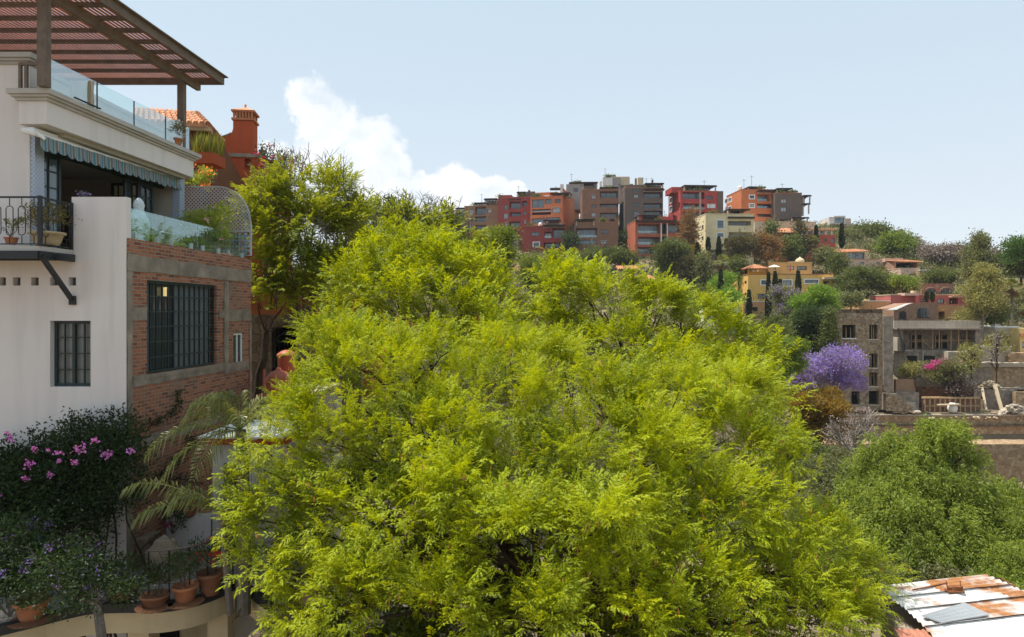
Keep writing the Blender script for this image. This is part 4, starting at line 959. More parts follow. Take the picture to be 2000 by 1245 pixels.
    leafy('potted_plant', 'wide shaded clay bowl of leaves in the middle of the terrace', 'plant', spot(240, 1172), .40, 900, 'darkleaf', .06, (.30, .25), seed=36, potmat='clayd')
    for px, py, s, l in ((62, 1214, .36, 'saucer under the large terracotta pot at the left end'), (362, 1179, .33, 'clay saucer under the grey-green herb pot'), (303, 1187, .34, 'clay saucer under the squat shaded pot')):
        c = spot(px, py); m = MB(); m.lathe((c.x, c.y, TZF + .001), [(s * .8, 0), (s, .03), (s * .9, .035)], 18); settag(part('saucer', m, 'clayd', None), l, 'saucer')
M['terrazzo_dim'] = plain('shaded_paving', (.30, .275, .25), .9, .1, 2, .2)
M['boulder'] = plain('carved_boulder', (.32, .25, .18), .95, .3, 4, .8)
M['steeldull'] = plain('worn_handrail', (.12, .09, .07), .4, .2, 5, .1, spec=.5)
M['clayd'] = plain('dark_clay', (.24, .11, .06), .9, .2, 6, .3)
M['oliveleaf3'] = leaf_mat('grey_green_leaf', (.05, .075, .035), (.11, .15, .07), .3)
garden()
def vines():
    # big flowering vine against the white wall
    rg = np.random.RandomState(11); r = thing('flowering_vine', 'dense dark climbing vine with pink-purple trumpet flowers against the white wall', 'vine', P(110, 1030, 13.4))
    lobes = []
    for px, py, Y, rad in [(-30, 970, 13.2, .9), (40, 955, 13.4, .8), (110, 925, 13.5, .75), (180, 885, 13.5, .65), (230, 845, 13.7, .42), (240, 890, 13.5, .5), (60, 1000, 13.2, .8), (150, 970, 13.3, .8), (215, 950, 13.4, .6), (-20, 1030, 13, .8), (120, 1040, 13.1, .8), (20, 915, 13.6, .45), (95, 885, 13.6, .4), (150, 846, 13.65, .35), (-30, 915, 13.5, .5)]:
        c = P(px, py, Y); lobes.append((c.x, c.y, c.z, rad, rad * .6, rad * .8))
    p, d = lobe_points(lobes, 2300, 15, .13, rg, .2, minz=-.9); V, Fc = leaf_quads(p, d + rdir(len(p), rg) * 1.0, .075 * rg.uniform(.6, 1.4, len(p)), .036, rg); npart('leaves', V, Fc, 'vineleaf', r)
    m = MB(); rr = random.Random(4)
    for l in lobes: m.tube(limb_curve((l[0] + rr.uniform(-.5, .5), 13.7, -9.5), (l[0], l[1], l[2]), rr, .04, 6), [.035, .03, .028, .025, .02, .016, .01], 5)
    for px, py in ((140, 800), (60, 835), (215, 800), (15, 855), (175, 812), (240, 795)):
        a = P(px + 4, 860, 13.6); b = P(px, py, 13.7); c = limb_curve(a, b, rr, .08, 6); m.tube(c, .007, 4); q = np.repeat(np.array([list(v) for v in c]), 7, 0) + rg.normal(size=(49, 3)) * .05; V, Fc = leaf_quads(q, rdir(49, rg), .07, .035, rg); npart('sprig', V, Fc, 'vineleaf', r)
    part('stems', m, 'bark', r)
    for px, py, s in ((55, 906, 13), (158, 877, 16), (186, 862, 9), (210, 889, 12), (68, 878, 7), (117, 885, 8), (116, 900, 6), (147, 903, 8), (22, 858, 7), (15, 846, 5), (256, 882, 7), (96, 880, 5), (98, 928, 6), (52, 934, 7), (0, 967, 6), (130, 1072, 12)):
        c = P(px, py, 12.78 if px < 190 else 12.95); n = int(s * 3); k = s * .0046
        q = np.array(c)[None] + rg.normal(size=(n, 3)) * np.array([k, k * .5, k * .7]); V, Fc = leaf_quads(q, rdir(n, rg) + np.array([0, -.6, .2]), .046, .04, rg); npart('blossom', V, Fc, 'pinkbloom', r)
    # thin creeper on the brick wall
    r = thing('creeper', 'thin dark creeper trailing over the lower brick wall', 'vine', (XC + .1, 14.6, -6)); m = MB()
    for pth in ([(262, 840), (300, 825), (330, 808), (345, 790), (343, 765)], [(300, 930), (330, 905), (350, 890), (372, 868), (362, 850)], [(262, 960), (300, 945), (345, 935), (390, 945)]):
        pts = [FB(FB.s(x), -.05, FB.z(y, x)) for x, y in pth]; c = []
        for a, b in zip(pts, pts[1:]): c += limb_curve(a, b, rr, .05, 4)
        m.tube(c, .010, 4); q = np.repeat(np.array([list(v) for v in c]), 16, 0); q = q + rg.normal(size=q.shape) * .07; V, Fc = leaf_quads(q, rdir(len(q), rg) + np.array([.4, 0, 0]), .07, .04, rg); npart('leaves', V, Fc, 'vineleaf', r)
    part('stems', m, 'bark', r)
    leafy('flowering_shrub', 'low bush of small dark red flowers at the foot of the brick wall', 'shrub', (XC + .3, 15.3, TZF + .5), .42, 700, 'vineleaf', .07, None, seed=41, bloom=('crimson', 12, .045))
    # small tree with violet flowers leaning over the terrace edge
    r = thing('flowering_tree', 'small dark tree with violet flowers leaning over the terrace edge', 'tree', P(205, 1290, 11.3)); lobes = []
    for px, py, Y, rad in [(60, 1110, 11.8, .65), (130, 1100, 11.6, .5), (190, 1115, 11.7, .36), (190, 1150, 11.4, .4), (110, 1150, 11.4, .5), (245, 1140, 11.9, .26), (20, 1070, 12, .6), (40, 1040, 12.2, .45), (240, 1150, 11.6, .3), (-20, 1130, 11.8, .6)]:
        c = P(px, py, Y); lobes.append((c.x, c.y, c.z, rad, rad, rad * .7))
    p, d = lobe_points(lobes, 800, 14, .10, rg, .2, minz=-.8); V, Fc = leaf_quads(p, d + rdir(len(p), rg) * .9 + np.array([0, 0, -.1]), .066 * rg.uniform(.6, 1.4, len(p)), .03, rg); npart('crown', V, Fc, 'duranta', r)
    q, dq = lobe_points(lobes, 50, 9, .05, rg, 0, minz=-.3); V, Fc = leaf_quads(q + dq * .08, rdir(len(q), rg), .04, .035, rg); npart('blossom', V, Fc, 'violet', r)
    m = MB(); base = P(205, 1290, 11.3); fk = P(190, 1180, 11.6); m.tube([base, P(195, 1220, 11.4), fk], [.085, .075, .07], 8)
    for l in lobes: m.tube(limb_curve(fk, l[:3], rr, .1, 5), [.05, .04, .032, .025, .018, .01], 5)
    part('trunk', m, 'greybark', r)
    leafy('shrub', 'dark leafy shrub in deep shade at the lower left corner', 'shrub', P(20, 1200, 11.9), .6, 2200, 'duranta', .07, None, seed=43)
    m = MB(); a = P(505, 1250, 11.4); b = P(580, 1180, 12.6); m.box(a.x - .2, a.x + .35, a.y - 1.5, b.y, -10, a.z + .02); settag(part('stone_wall', m, 'ashlar', None), 'rough pale stone wall end at the bottom, right of the curved terrace', 'wall')
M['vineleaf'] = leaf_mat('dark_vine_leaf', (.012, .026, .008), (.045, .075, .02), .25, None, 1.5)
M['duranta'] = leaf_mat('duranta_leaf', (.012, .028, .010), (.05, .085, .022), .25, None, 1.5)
M['violet'] = leaf_mat('violet_bloom', (.10, .05, .26), (.2, .12, .42), .3)
vines()
def annex():
    h = thing('annex', 'small white porch building with a red cornice and flat pale roof under the trees', 'building', P(560, 1050, 15)); Y = 14.7; z0, z1 = TZF - 4, P(0, 868, Y).z
    m = MB(); F = Frame(415, Y, 0); q = F.s; wall_panel(m, F, 0, q(560), z0, z1, [(q(437), q(487), TZF + .01, F.z(905, 437), .6)], .6); m.quad(F(0, 0, z0), F(0, 2, z0), F(0, 2, z1), F(0, 0, z1)); part('wall', m, 'trim', h)  # darker stone tone on this white wall stands for tree shade
    m = MB(); m.box(q(437), q(487), .55, .59, TZF, F.z(905, 437), F); part('door', m, 'dark', h)  # near-black panel painted as the shade in the doorway
    m = MB(); m.box(-.06, q(560), -.08, 1.9, z1 + .002, z1 + .05, F); m.box(-.16, q(560), -.16, 2.0, z1 + .052, z1 + .16, F); part('cornice', m, 'redpaint', h)
    m = MB(); m.box(-.22, q(560), -.22, 2.1, z1 + .162, z1 + .2, F); part('roof', m, 'whitepaint', h)
annex()
def frond(mb, a, d, L, rg, curl=1.0, n=16, ll=.42, w=.015):
    """one feather palm frond with folded, drooping leaflets"""
    d = Vector(d).normalized(); side = d.cross(Vector((0, 0, 1))).normalized(); pts = []
    for i in range(n * 2 + 1):
        t = i / (2 * n); pts.append(Vector(a) + d * L * t * (1 - .18 * t * t) + Vector((0, 0, -L * .55 * curl * t * t)))
    mb.tube(pts, [.016 * (1 - .8 * i / (2 * n)) for i in range(2 * n + 1)], 4, False)
    for i in range(3, 2 * n + 1):
        t = i / (2 * n); p = pts[i]; tg = (pts[i] - pts[i - 1]).normalized(); l = ll * math.sin(math.pi * (.12 + .80 * t)) * rg.uniform(.8, 1.15)
        for s in (-1, 1):
            for h in range(1):
                dr = (side * s * .85 + tg * .75 + Vector((rg.uniform(-.2, .2), rg.uniform(-.2, .2), rg.uniform(-.1, .35)))).normalized(); m1 = p + dr * l * .5 + Vector((0, 0, .02)); tip = p + dr * l * .93 + Vector((0, 0, -l * rg.uniform(.35, .8))); ww = tg * w * rg.uniform(.7, 1.2)
                mb.add([p, m1 + ww, tip, m1 - ww], [(0, 1, 2, 3)])
def palms():
    r = thing('feather_palm', 'feather palm with long arching fronds beside the white porch', 'palm', P(474, 1120, 13.0)); c = P(470, 840, 13.1); rg = random.Random(9)
    part('trunk', MB().tube([P(474, 1200, 13.0), P(478, 1000, 13.1), c], [.15, .12, .10], 9), 'greybark', r)
    for az, el, L, cu in ((200, 55, 1.9, .9), (170, 35, 1.9, .9), (215, 20, 2.1, .8), (120, 70, 1.6, .8), (185, 74, 1.7, .9), (240, 62, 1.8, 1), (150, 55, 1.7, .8), (90, 45, 1.7, .8), (60, 60, 1.7, .9), (20, 50, 1.8, .9), (330, 40, 1.8, .9), (290, 55, 1.6, 1), (255, 10, 1.6, 1), (200, 0, 1.7, 1.0), (300, 5, 1.7, 1.2), (175, 62, 2.0, .95)):
        m = MB(); a, e = R(az), R(el); frond(m, c, (math.cos(a) * math.cos(e), math.sin(a) * math.cos(e), math.sin(e)), L, rg, cu); part('frond', m, 'palm', r)
    r = thing('feather_palm', 'low feather palm frond arching left across the terrace in front of the brick wall', 'palm', P(440, 1120, 12.8)); c = P(432, 1000, 12.8)
    part('trunk', MB().tube([P(450, 1200, 12.8), c], [.07, .05], 7), 'greybark', r)
    for az, el, L, cu in ((178, 34, 2.75, .62), (190, 22, 2.0, .7), (165, 40, 1.8, .8), (200, 45, 1.5, .9), (15, 50, 1.3, 1), (90, 60, 1.2, 1)):
        m = MB(); a, e = R(az), R(el); frond(m, c, (math.cos(a) * math.cos(e), math.sin(a) * math.cos(e), math.sin(e)), L, rg, cu, 20); part('frond', m, 'palm', r)
palms()

# ------------------------------------------------------------ rusty corrugated roof, lower right
def tin_mat(name, rust):
    m, T, b, pos, out = new_mat(name); n = T.noise(T.mapping(pos, (.6, 1.4, 1)), 1.2, 5, .62); n2 = T.noise(pos, 9, 5, .7)
    f = T.math('MULTIPLY', T.math('SUBTRACT', T.math('ADD', n, T.math('MULTIPLY', n2, .22)), .66 - rust), 7, clamp=True)
    c = T.mix(f, T.ramp(n2, [(.3, (.50, .49, .47)), (.7, (.68, .66, .64))]), T.ramp(n2, [(.3, (.24, .09, .03)), (.7, (.44, .20, .07))]))
    T.l(c, b.inputs['Base Color']); T.l(T.math('MULTIPLY_ADD', f, .4, .45), b.inputs['Roughness']); return m
M['tin'] = tin_mat('galvanised_sheet', .0); M['tinrust'] = tin_mat('rusted_sheet', .14); M['tinred'] = plain('red_rusted_sheet', (.36, .15, .10), .8, .25, 4, .2); M['tingrey'] = plain('new_grey_sheet', (.46, .47, .48), .5, .05, 4, 0)
def tin_roof():
    r = thing('shed', 'shed roofed with overlapping white and rusty corrugated metal sheets', 'shed', P(1900, 1300, 11.5))
    # roof plane through three seen corners; rows run left-right, each a little tilted
    A, B, C = P(1713, 1152, 13.0), P(1925, 1128, 13.6), P(2060, 1238, 11.9); C.z = P(0, 0, 1).z
    zA = A.z
    def on(px, py):                                    # point of the roof plane
        n = Vector((.06, -.02, 1)).normalized(); d = P(px, py, 1.0); t = n.dot(A) / n.dot(d); return d * t
    rows = [((1713, 1152), (1925, 1128), (1972, 1148), (1741, 1174)), ((1741, 1174), (1972, 1148), (2020, 1168), (1772, 1196)), ((1772, 1196), (2020, 1168), (2075, 1196), (1806, 1228)), ((1806, 1228), (2075, 1196), (2140, 1232), (1850, 1272)), ((1850, 1272), (2140, 1232), (2210, 1275), (1900, 1330))]
    k = 0
    for ri, (a, b, c, d) in enumerate(rows):
        a, b, c, d = on(*a), on(*b), on(*c), on(*d); splits = [0, .42, .74, 1] if ri % 2 == 0 else [0, .55, .8, 1]
        for si in range(3):
            s0, s1 = splits[si], splits[si + 1] + .015; m = MB(); lift = .012 * (4 - ri) + .006 * (si % 2); nn = 40; vs = []
            p0, p1, p2, p3 = a.lerp(b, s0), a.lerp(b, s1), d.lerp(c, s1), d.lerp(c, s0); p3 = p3 + (p3 - p0) * .04; p2 = p2 + (p2 - p1) * .04
            for i in range(nn + 1):
                t = i / nn; h = .017 * math.cos(t * 2 * math.pi * 4) + lift + (.02 if t > .93 else 0)
                for e in (p0.lerp(p3, t), p1.lerp(p2, t)): vs.append((e.x, e.y, e.z + h))
            m.add(vs, [(2 * i, 2 * i + 1, 2 * i + 3, 2 * i + 2) for i in range(nn)]); k += 1
            part('roof_sheet', m, 'tinrust' if (ri, si) in ((0, 1), (1, 2), (2, 1), (2, 2), (0, 2)) else ('tinrust' if ri > 3 else 'tin'), r, True)
    m = MB(); vs = []; q = [on(1800, 1212), on(1885, 1186), on(1935, 1210), on(1840, 1226)]
    for i in range(81):
        t = i / 80; h = .075 + .012 * math.cos(t * 2 * math.pi * 12)
        for e in (q[0].lerp(q[3], t), q[1].lerp(q[2], t)): vs.append((e.x, e.y, e.z + h))
    m.add(vs, [(2 * i, 2 * i + 1, 2 * i + 3, 2 * i + 2) for i in range(80)]); part('roof_sheet', m, 'tingrey', r, False, label='small grey finely corrugated patch sheet')
    m = MB(); vs = []; q = [on(1745, 1222), on(1850, 1226), on(1960, 1290), on(1800, 1300)]
    for i in range(61):
        t = i / 60; h = -.05 + .014 * math.cos(t * 2 * math.pi * 9)
        for e in (q[0].lerp(q[1], t), q[3].lerp(q[2], t)): vs.append((e.x, e.y, e.z + h))
    m.add(vs, [(2 * i, 2 * i + 1, 2 * i + 3, 2 * i + 2) for i in range(60)]); part('roof_sheet', m, 'tinred', r, False, label='reddish rusted corrugated sheet at the lower edge')
    m = MB(); lo = [on(1720, 1160), on(1925, 1134), on(2140, 1260), on(1900, 1325)]; m.prism([(v.x, v.y) for v in lo], -10, min(v.z for v in lo) - .12); part('wall', m, 'concrete', r)
    # rusty seat-like scrap
    c = on(1862, 1162); rr = thing('scrap_metal', 'rusted tipped-over metal bracket lying on the corrugated roof', 'scrap', (c.x, c.y, c.z + .06)); m = MB()
    m.box(c.x - .14, c.x + .16, c.y - .09, c.y + .05, c.z + .07, c.z + .10); m.bar((c.x - .13, c.y - .05, c.z + .07), (c.x - .15, c.y - .02, c.z + .27), .015); m.bar((c.x + .12, c.y - .05, c.z + .07), (c.x + .13, c.y, c.z + .26), .012); m.bar((c.x - .1, c.y, c.z + .12), (c.x + .15, c.y - .02, c.z + .15), .09, .06); m.lathe((c.x - .02, c.y, c.z + .1), [(.07, 0), (.06, .06), (.03, .08)], 10); part('bracket', m, 'rust_iron', rr)
    m = MB(); a, b = on(1782, 1160), on(1850, 1148); m.bar(a + Vector((0, 0, .07)), b + Vector((0, 0, .09)), .02); settag(part('rod', m, 'rust_iron', None), 'thin rusty rod lying on the corrugated roof left of the bracket', 'rod')
    m = MB(); a, b, c2 = P(1942, 1132, 13.8), P(1955, 1130, 14.2), P(1990, 1150, 13.4); m.tube([a, b, c2], .018, 5); settag(part('pipe', m, 'rust_iron', None), 'bent rusty pipe beyond the right edge of the corrugated roof', 'pipe')
M['rust_iron'] = plain('rusty_iron', (.20, .075, .03), .9, .3, 12, .4)
tin_roof()
# ------------------------------------------------------------ buildings on the hillside
class FrameAt(Frame):
    def __init__(s, o, a): s.o = Vector(o); s.a = a; s.t = Vector((math.cos(a), math.sin(a))); s.n = Vector((math.sin(a), -math.cos(a)))
def pergola_part(F, root, x0, y0, x1, y1, d0=.3, depth=3.2, mat='darkwood', posts='wall', pm=None, nm='roof_pergola'):
    q0, q1 = F.s(x0), F.s(x1); xm = (x0 + x1) / 2; zt, zb = F.z(y0, xm), F.z(y1, xm); m = MB(); W = q1 - q0
    m.box(q0 - .2, q1 + .2, d0 - .35, d0 - .2, zt - .22, zt - .02, F); m.box(q0 - .2, q1 + .2, d0 + depth, d0 + depth + .15, zt - .16, zt + .04, F)
    k = max(3, int(W / .8))
    for i in range(k + 1): q = q0 + W * i / k; m.box(q - .06, q + .06, d0 - .5, d0 + depth + .4, zt, zt + .14, F)
    m.box(q0, q1, d0 - .4, d0 + depth + .3, zt + .142, zt + .20, F)
    o = part(nm, m, mat, root); m = MB()
    for i in range(max(2, int(W / 4) + 1)):
        q = q0 + .15 + (W - .3) * i / max(1, int(W / 4)); part('post', MB().box(q - .15, q + .15, d0, d0 + .3, zb, zt - .23, F), pm or 'concrete_pale', o)
    m.box(q0 + .05, q1 - .05, d0 + depth - .05, d0 + depth + .1, zb, zt - .2, F)
    part('back_wall', m, pm or 'concrete_pale', o)
def holes_of(F, holes, kinds):
    out = []
    for h in holes:
        k, x0, y0, x1, y1 = h[:5]; xm = (x0 + x1) / 2; q0, q1 = sorted((F.s(x0), F.s(x1))); rec = {'b': 1.5, 'B': 1.5, 'L': 1.5, 'g': .45, 'd': 1.2, 'D': 2.5}.get(k, .22); out.append((q0, q1, F.z(y1, xm), F.z(y0, xm), rec))
    return out
def fill_holes(F, root, holes, hs, rg, winmats=('paneblue', 'pane', 'panepale'), frame='iron'):
    for h, (q0, q1, z0, z1, r) in zip(holes, hs):
        k = h[0]; W = q1 - q0; H = z1 - z0
        if k in 'wpWla':
            pm = {'p': 'panepale', 'l': 'blind'}.get(k) or rg.choice(winmats)
            grid_window(F, q0 + .01, q1 - .01, z0 + .01, z1 - .01, .12, root, 2 if W > .7 else 1, 1 if H < 1.7 else 2, .09, .07, 'iron' if k != 'l' else 'greywhite', pm)
            if k == 'W':
                m = MB(); t = .22; e = -.035
                m.box(q0 - t, q0, e, 0, z0 - t, z1 + t, F); m.box(q1, q1 + t, e, 0, z0 - t, z1 + t, F); m.box(q0, q1, e, 0, z1, z1 + t, F); m.box(q0, q1, e, 0, z0 - t, z0, F); part('window_trim', m, 'whitepaint', root)
            if k == 'p':
                m = MB(); m.box(q0 - .1, q1 + .1, -.12, 0, z1 + .02, z1 + .12, F); part('window_awning', m, 'greywhite', root)
        elif k in 'bBL':
            n = max(2, int(W / 1.6)); g = grid_window(F, q0 + W * .05, q1 - W * .05, z0 + .01, z1 - H * .12, 1.42, root, n, 1, .08, .06, 'iron', 'paneblue' if k != 'L' else 'blind', 'glass_door')
            m = MB(); hh = min(.5, H * .34)
            if k == 'b':
                m.box(q0, q1, .06, .10, z0 + hh, z0 + hh + .05, F)
                for i in range(int(W / .35)): q = q0 + .35 * (i + .5); m.box(q - .015, q + .015, .065, .095, z0, z0 + hh, F)
                part('railing', m, 'iron', root)
            else: m.box(q0, q1, .06, .09, z0, z0 + hh + .1, F); part('railing', m, 'railglass', root)
        elif k in 'dD': part('painted_room_shade', MB().quad(F(q0 + .01, r - .01, z0 + .01), F(q1 - .01, r - .01, z0 + .01), F(q1 - .01, r - .01, z1 - .01), F(q0 + .01, r - .01, z1 - .01)), 'dark', root)  # near-black sheet at the recess back, painted as its shade
        elif k == 'g':
            grid_window(F, q0 + .01, q1 - .01, z0 + .01, z1 - .01, .35, root, max(2, int(W / 1.5)), 1, .09, .07, 'iron', 'paneblue')
HG = 'colourful apartment blocks stepping along the hill'
def bldg(label, x0, x1, yt, yb, Y, mat, rot=0, depth=9, holes=(), left=(), right=(), name='apartment_building', cat='building', pergolas=(), boxes=(), coping='terracotta', group=None, extra_down=4, cop=.16, seed=0, bands=True):
    F = Frame(x0, Y, rot); xm = (x0 + x1) / 2; q1 = F.s(x1); z1 = F.z(yt, xm); z0 = F.z(yb, xm) - extra_down; c = F(q1 / 2, depth / 2, 0)
    root = thing(name, label, cat, (c[0], c[1], z0), 0, group); rg = random.Random(seed + int(x0)); m = MB()
    hs = holes_of(F, holes, None); wall_panel(m, F, 0, q1, z0, z1, hs)
    FL = FrameAt(F(0, 0, 0)[:2], F.a - math.pi / 2); FRr = FrameAt(F(q1, 0, 0)[:2], F.a + math.pi / 2)
    hl = holes_of(FL, left, None); hr = holes_of(FRr, right, None)
    wall_panel(m, FL, -depth, 0, z0, z1, hl); wall_panel(m, FRr, 0, depth, z0, z1, hr)
    m.quad(F(0, depth, z0), F(0, depth, z1), F(q1, depth, z1), F(q1, depth, z0)); m.quad(F(0, 0, z1), F(q1, 0, z1), F(q1, depth, z1), F(0, depth, z1))
    part('wall', m, mat, root)
    if coping:
        m = MB(); e = .07; m.box(-e, q1 + e, -e, .25, z1 + .003, z1 + cop, F); m.box(-e, .25, .252, depth, z1 + .003, z1 + cop, F); m.box(q1 - .25, q1 + e, .252, depth, z1 + .003, z1 + cop, F); part('coping', m, coping, root)
    fill_holes(F, root, holes, hs, rg); fill_holes(FL, root, left, hl, rg); fill_holes(FRr, root, right, hr, rg)
    for p in pergolas: pergola_part(F, root, *p)
    if group == HG:                        # roof clutter: tanks, aerials, planters
        for i in range(rg.choice((1, 2, 3))):
            c = F(q1 * rg.uniform(.1, .9), rg.uniform(3.5, depth - 2), z1); s = rg.uniform(.5, .75); part('water_tank', MB().lathe(c, [(s, 0), (s, 1.3), (s * .8, 1.6), (s * .3, 1.75)], 10), rg.choice(('greybrown', 'offwhite', 'dark')), root)
        for i in range(rg.choice((1, 2))):
            c = F(q1 * rg.uniform(.1, .9), rg.uniform(.5, 3), z1); h_ = rg.uniform(2.5, 4.5); part('aerial', MB().tube([c, c + Vector((0, 0, h_))], .045, 4).bar(c + Vector((-.6, 0, h_ - .4)), c + Vector((.6, 0, h_ - .4)), .05), 'iron', root)
        for i in range(rg.choice((1, 2, 3))):
            c = F(q1 * rg.uniform(.05, .95), rg.uniform(.3, .8), z1 + .2); n_ = 160; rq = np.random.RandomState(int(x0) + i); pp = np.array(c)[None] + rq.normal(size=(n_, 3)) * np.array([.55, .3, .3]) + np.array([0, 0, .3]); V_, F_ = leaf_quads(pp, rdir(n_, rq) + np.array([0, 0, .5]), .38, .2, rq); npart('roof_plant', V_, F_, rg.choice(('oak', 'olive')), root)
    for b in boxes:      # (name, x0,y0,x1,y1, d0, d1, mat)
        nm, a0, b0, a1, b1, d0, d1, mt = b; mm = MB(); xq = (a0 + a1) / 2; mm.box(F.s(a0), F.s(a1), d0, d1, F.z(b1, xq), F.z(b0, xq), F); part(nm, mm, mt, root)
    return root, F
cm = lambda n, c, s=.3: M.setdefault(n, stucco(n, c, s))
cm('tan', (0.285, 0.155, 0.088)); cm('darkred', (0.303, 0.062, 0.053)); cm('orange', (0.551, 0.179, 0.076)); cm('brown', (0.244, 0.132, 0.085)); cm('greybrown', (0.155, 0.12, 0.102)); cm('redc', (0.397, 0.073, 0.061)); cm('orangered', (0.409, 0.126, 0.073))
cm('creamy', (0.716, 0.598, 0.362)); cm('paletan', (0.598, 0.48, 0.327)); cm('yellow', (0.74, 0.468, 0.144)); cm('villared', (0.409, 0.102, 0.067)); cm('pinkcream', (0.622, 0.433, 0.35)); cm('ochre', (0.504, 0.268, 0.126)); cm('redwall', (0.504, 0.15, 0.126)); cm('greyblock', (0.327, 0.291, 0.268)); cm('modern', (0.551, 0.504, 0.468)); cm('offwhite', (0.716, 0.681, 0.633)); cm('yellowwall', (0.74, 0.551, 0.232)); cm('brickish', (0.362, 0.209, 0.15))
HG = 'colourful apartment blocks stepping along the hill'
def hill():
    bldg('tiny reddish brown block at the far left end of the hill row', 862, 888, 411, 440, 228, 'tan', 5, 8, [('b', 866, 415, 884, 422)], pergolas=[(862, 405, 884, 411)], boxes=[('chimney', 880, 404, 884, 411, 2, 3, 'brown')])
    bldg('small grey brown block beside the leftmost reddish one', 889, 908, 412, 450, 222, 'greybrown', 0, 8, [('b', 893, 416, 906, 424), ('b', 893, 432, 906, 440)], pergolas=[(890, 407, 907, 412)])
    bldg('sandy brown apartment block at the left end of the row with three stacked balconies', 907, 975, 403, 468, 204, 'tan', -8, 12, [('w', 917, 409, 924, 418), ('w', 917, 425, 924, 433), ('p', 917, 441, 923, 449), ('b', 928, 404, 949, 420), ('b', 928, 423, 949, 434), ('b', 928, 440, 949, 450), ('p', 952, 409, 960, 416), ('w', 954, 422, 958, 427)], pergolas=[(927, 397, 951, 403), (946, 389, 971, 399)], group=HG)
    bldg('dark red block with rooftop pergolas, left of the bright orange block', 973, 1037, 386, 468, 201, 'darkred', -8, 12, [('w', 985, 401, 992, 410), ('w', 984, 417, 992, 428), ('p', 985, 436, 991, 443), ('b', 995, 394, 1017, 408), ('b', 996, 415, 1017, 423), ('b', 995, 433, 1016, 444), ('b', 1020, 393, 1029, 403), ('w', 1023, 413, 1028, 421), ('p', 1023, 431, 1028, 438)], pergolas=[(993, 390, 1017, 394), (1010, 376, 1027, 386)], boxes=[('penthouse', 974, 381, 999, 386.2, .4, 5, 'darkred'), ('tower', 1027, 372, 1043, 386.3, 2, 6, 'greybrown'), ('chimney', 1029, 368, 1033, 372.1, 3, 4, 'brown')], group=HG)
    bldg('bright orange apartment block with glazed balconies and a tall windowless right side', 1036, 1099, 385, 452, 197, 'orange', -14, 9, [('g', 1039, 390, 1063, 406), ('g', 1065, 389, 1077, 399), ('w', 1084, 389, 1095, 397), ('L', 1039, 409, 1076, 414), ('d', 1039, 415, 1076, 420), ('p', 1079, 406, 1094, 416), ('g', 1039, 427, 1064, 437), ('g', 1066, 425, 1094, 434)], right=[('w', 1131, 395, 1135, 402), ('w', 1131, 412, 1135, 418)], boxes=[('penthouse', 1044, 373, 1086, 385.5, 2.5, 7, 'orange'), ('window_band', 1059, 379, 1070, 384, 2.4, 2.49, 'blind')], pergolas=[(1075, 378, 1113, 385)], group=HG)
    bldg('grey concrete penthouse with a white stair tower above the orange block', 1106, 1137, 360, 385, 216, 'greyblock', -4, 9, [('w', 1120, 368, 1129, 375)], pergolas=[(1112, 357, 1160, 360)], boxes=[('stair_tower', 1094, 359, 1101, 385, 1, 4, 'offwhite'), ('canopy', 1074, 366, 1096, 368, 1, 4, 'darkwood')], coping=None, group=HG)
    bldg('tall brown block with three deep balconies, right of the bright orange block', 1137, 1208, 371, 470, 194, 'brown', -3, 12, [('b', 1172, 374, 1207, 387), ('b', 1172, 398, 1207, 405), ('b', 1172, 416, 1207, 425), ('p', 1155, 382, 1164, 389), ('w', 1155, 400, 1164, 406), ('w', 1155, 416, 1164, 424)], pergolas=[(1138, 357, 1167, 371, .3, 4), (1172, 367, 1207, 371)], group=HG)
    bldg('white and tan stone villa crowning the top of the hill', 1178, 1212, 347, 372, 222, 'greyblock', 0, 9, [('w', 1210 - 2, 360, 1212 - 1, 368)], boxes=[('gable', 1177, 349, 1196, 366, -.3, 3, 'offwhite'), ('upper_room', 1200, 343, 1232, 360, 2, 8, 'paletan'), ('side_room', 1210, 356, 1240, 372, 3, 9, 'greyblock'), ('chimney', 1244, 345, 1247, 358, 3, 4, 'brown')], coping=None, group=HG)
    bldg('tall dark grey brown tower block at the middle of the hill row', 1220, 1295, 368, 478, 191, 'greybrown', -2, 12, [('w', 1235, 371 - 7 + 5, 1249, 374), ('w', 1238, 380, 1247, 387), ('w', 1238, 397, 1248, 404), ('w', 1238, 413, 1248, 424), ('w', 1237, 430, 1245, 437), ('b', 1257, 376, 1293, 387), ('b', 1257, 397, 1293, 407), ('b', 1257, 412, 1293, 420), ('b', 1257, 430, 1293, 440)], pergolas=[(1260, 359, 1296, 368), (1256, 372, 1295, 375, -1.2, 1)], boxes=[('penthouse', 1222, 361, 1259, 368.2, .3, 8, 'greybrown'), ('chimney', 1249, 343, 1260, 361, 3, 5, 'paletan'), ('chimney', 1278, 346, 1281, 359, 4, 5, 'greybrown')], group=HG)
    bldg('red apartment block with white roller blind and rooftop greenery', 1329, 1401, 374, 448, 187, 'redc', 4, 11, [('b', 1333, 375.5, 1376, 389), ('B', 1334, 398, 1376, 409), ('b', 1334, 414, 1376, 423), ('w', 1379, 383, 1392, 390), ('l', 1381, 398, 1398, 407), ('w', 1379, 415, 1392, 422)], left=[('W', 1308, 387, 1313, 396), ('W', 1308, 404, 1313, 413), ('w', 1325, 396, 1328, 406)], pergolas=[(1337, 363, 1400, 374, .5, 5)], boxes=[('side_block', 1401.5, 373, 1414, 448, .5, 6, 'greybrown'), ('column', 1366, 376, 1369, 424, -.12, .25, 'concrete_pale'), ('penthouse', 1316, 363, 1337, 374.2, 2, 8, 'redc')], group=HG)
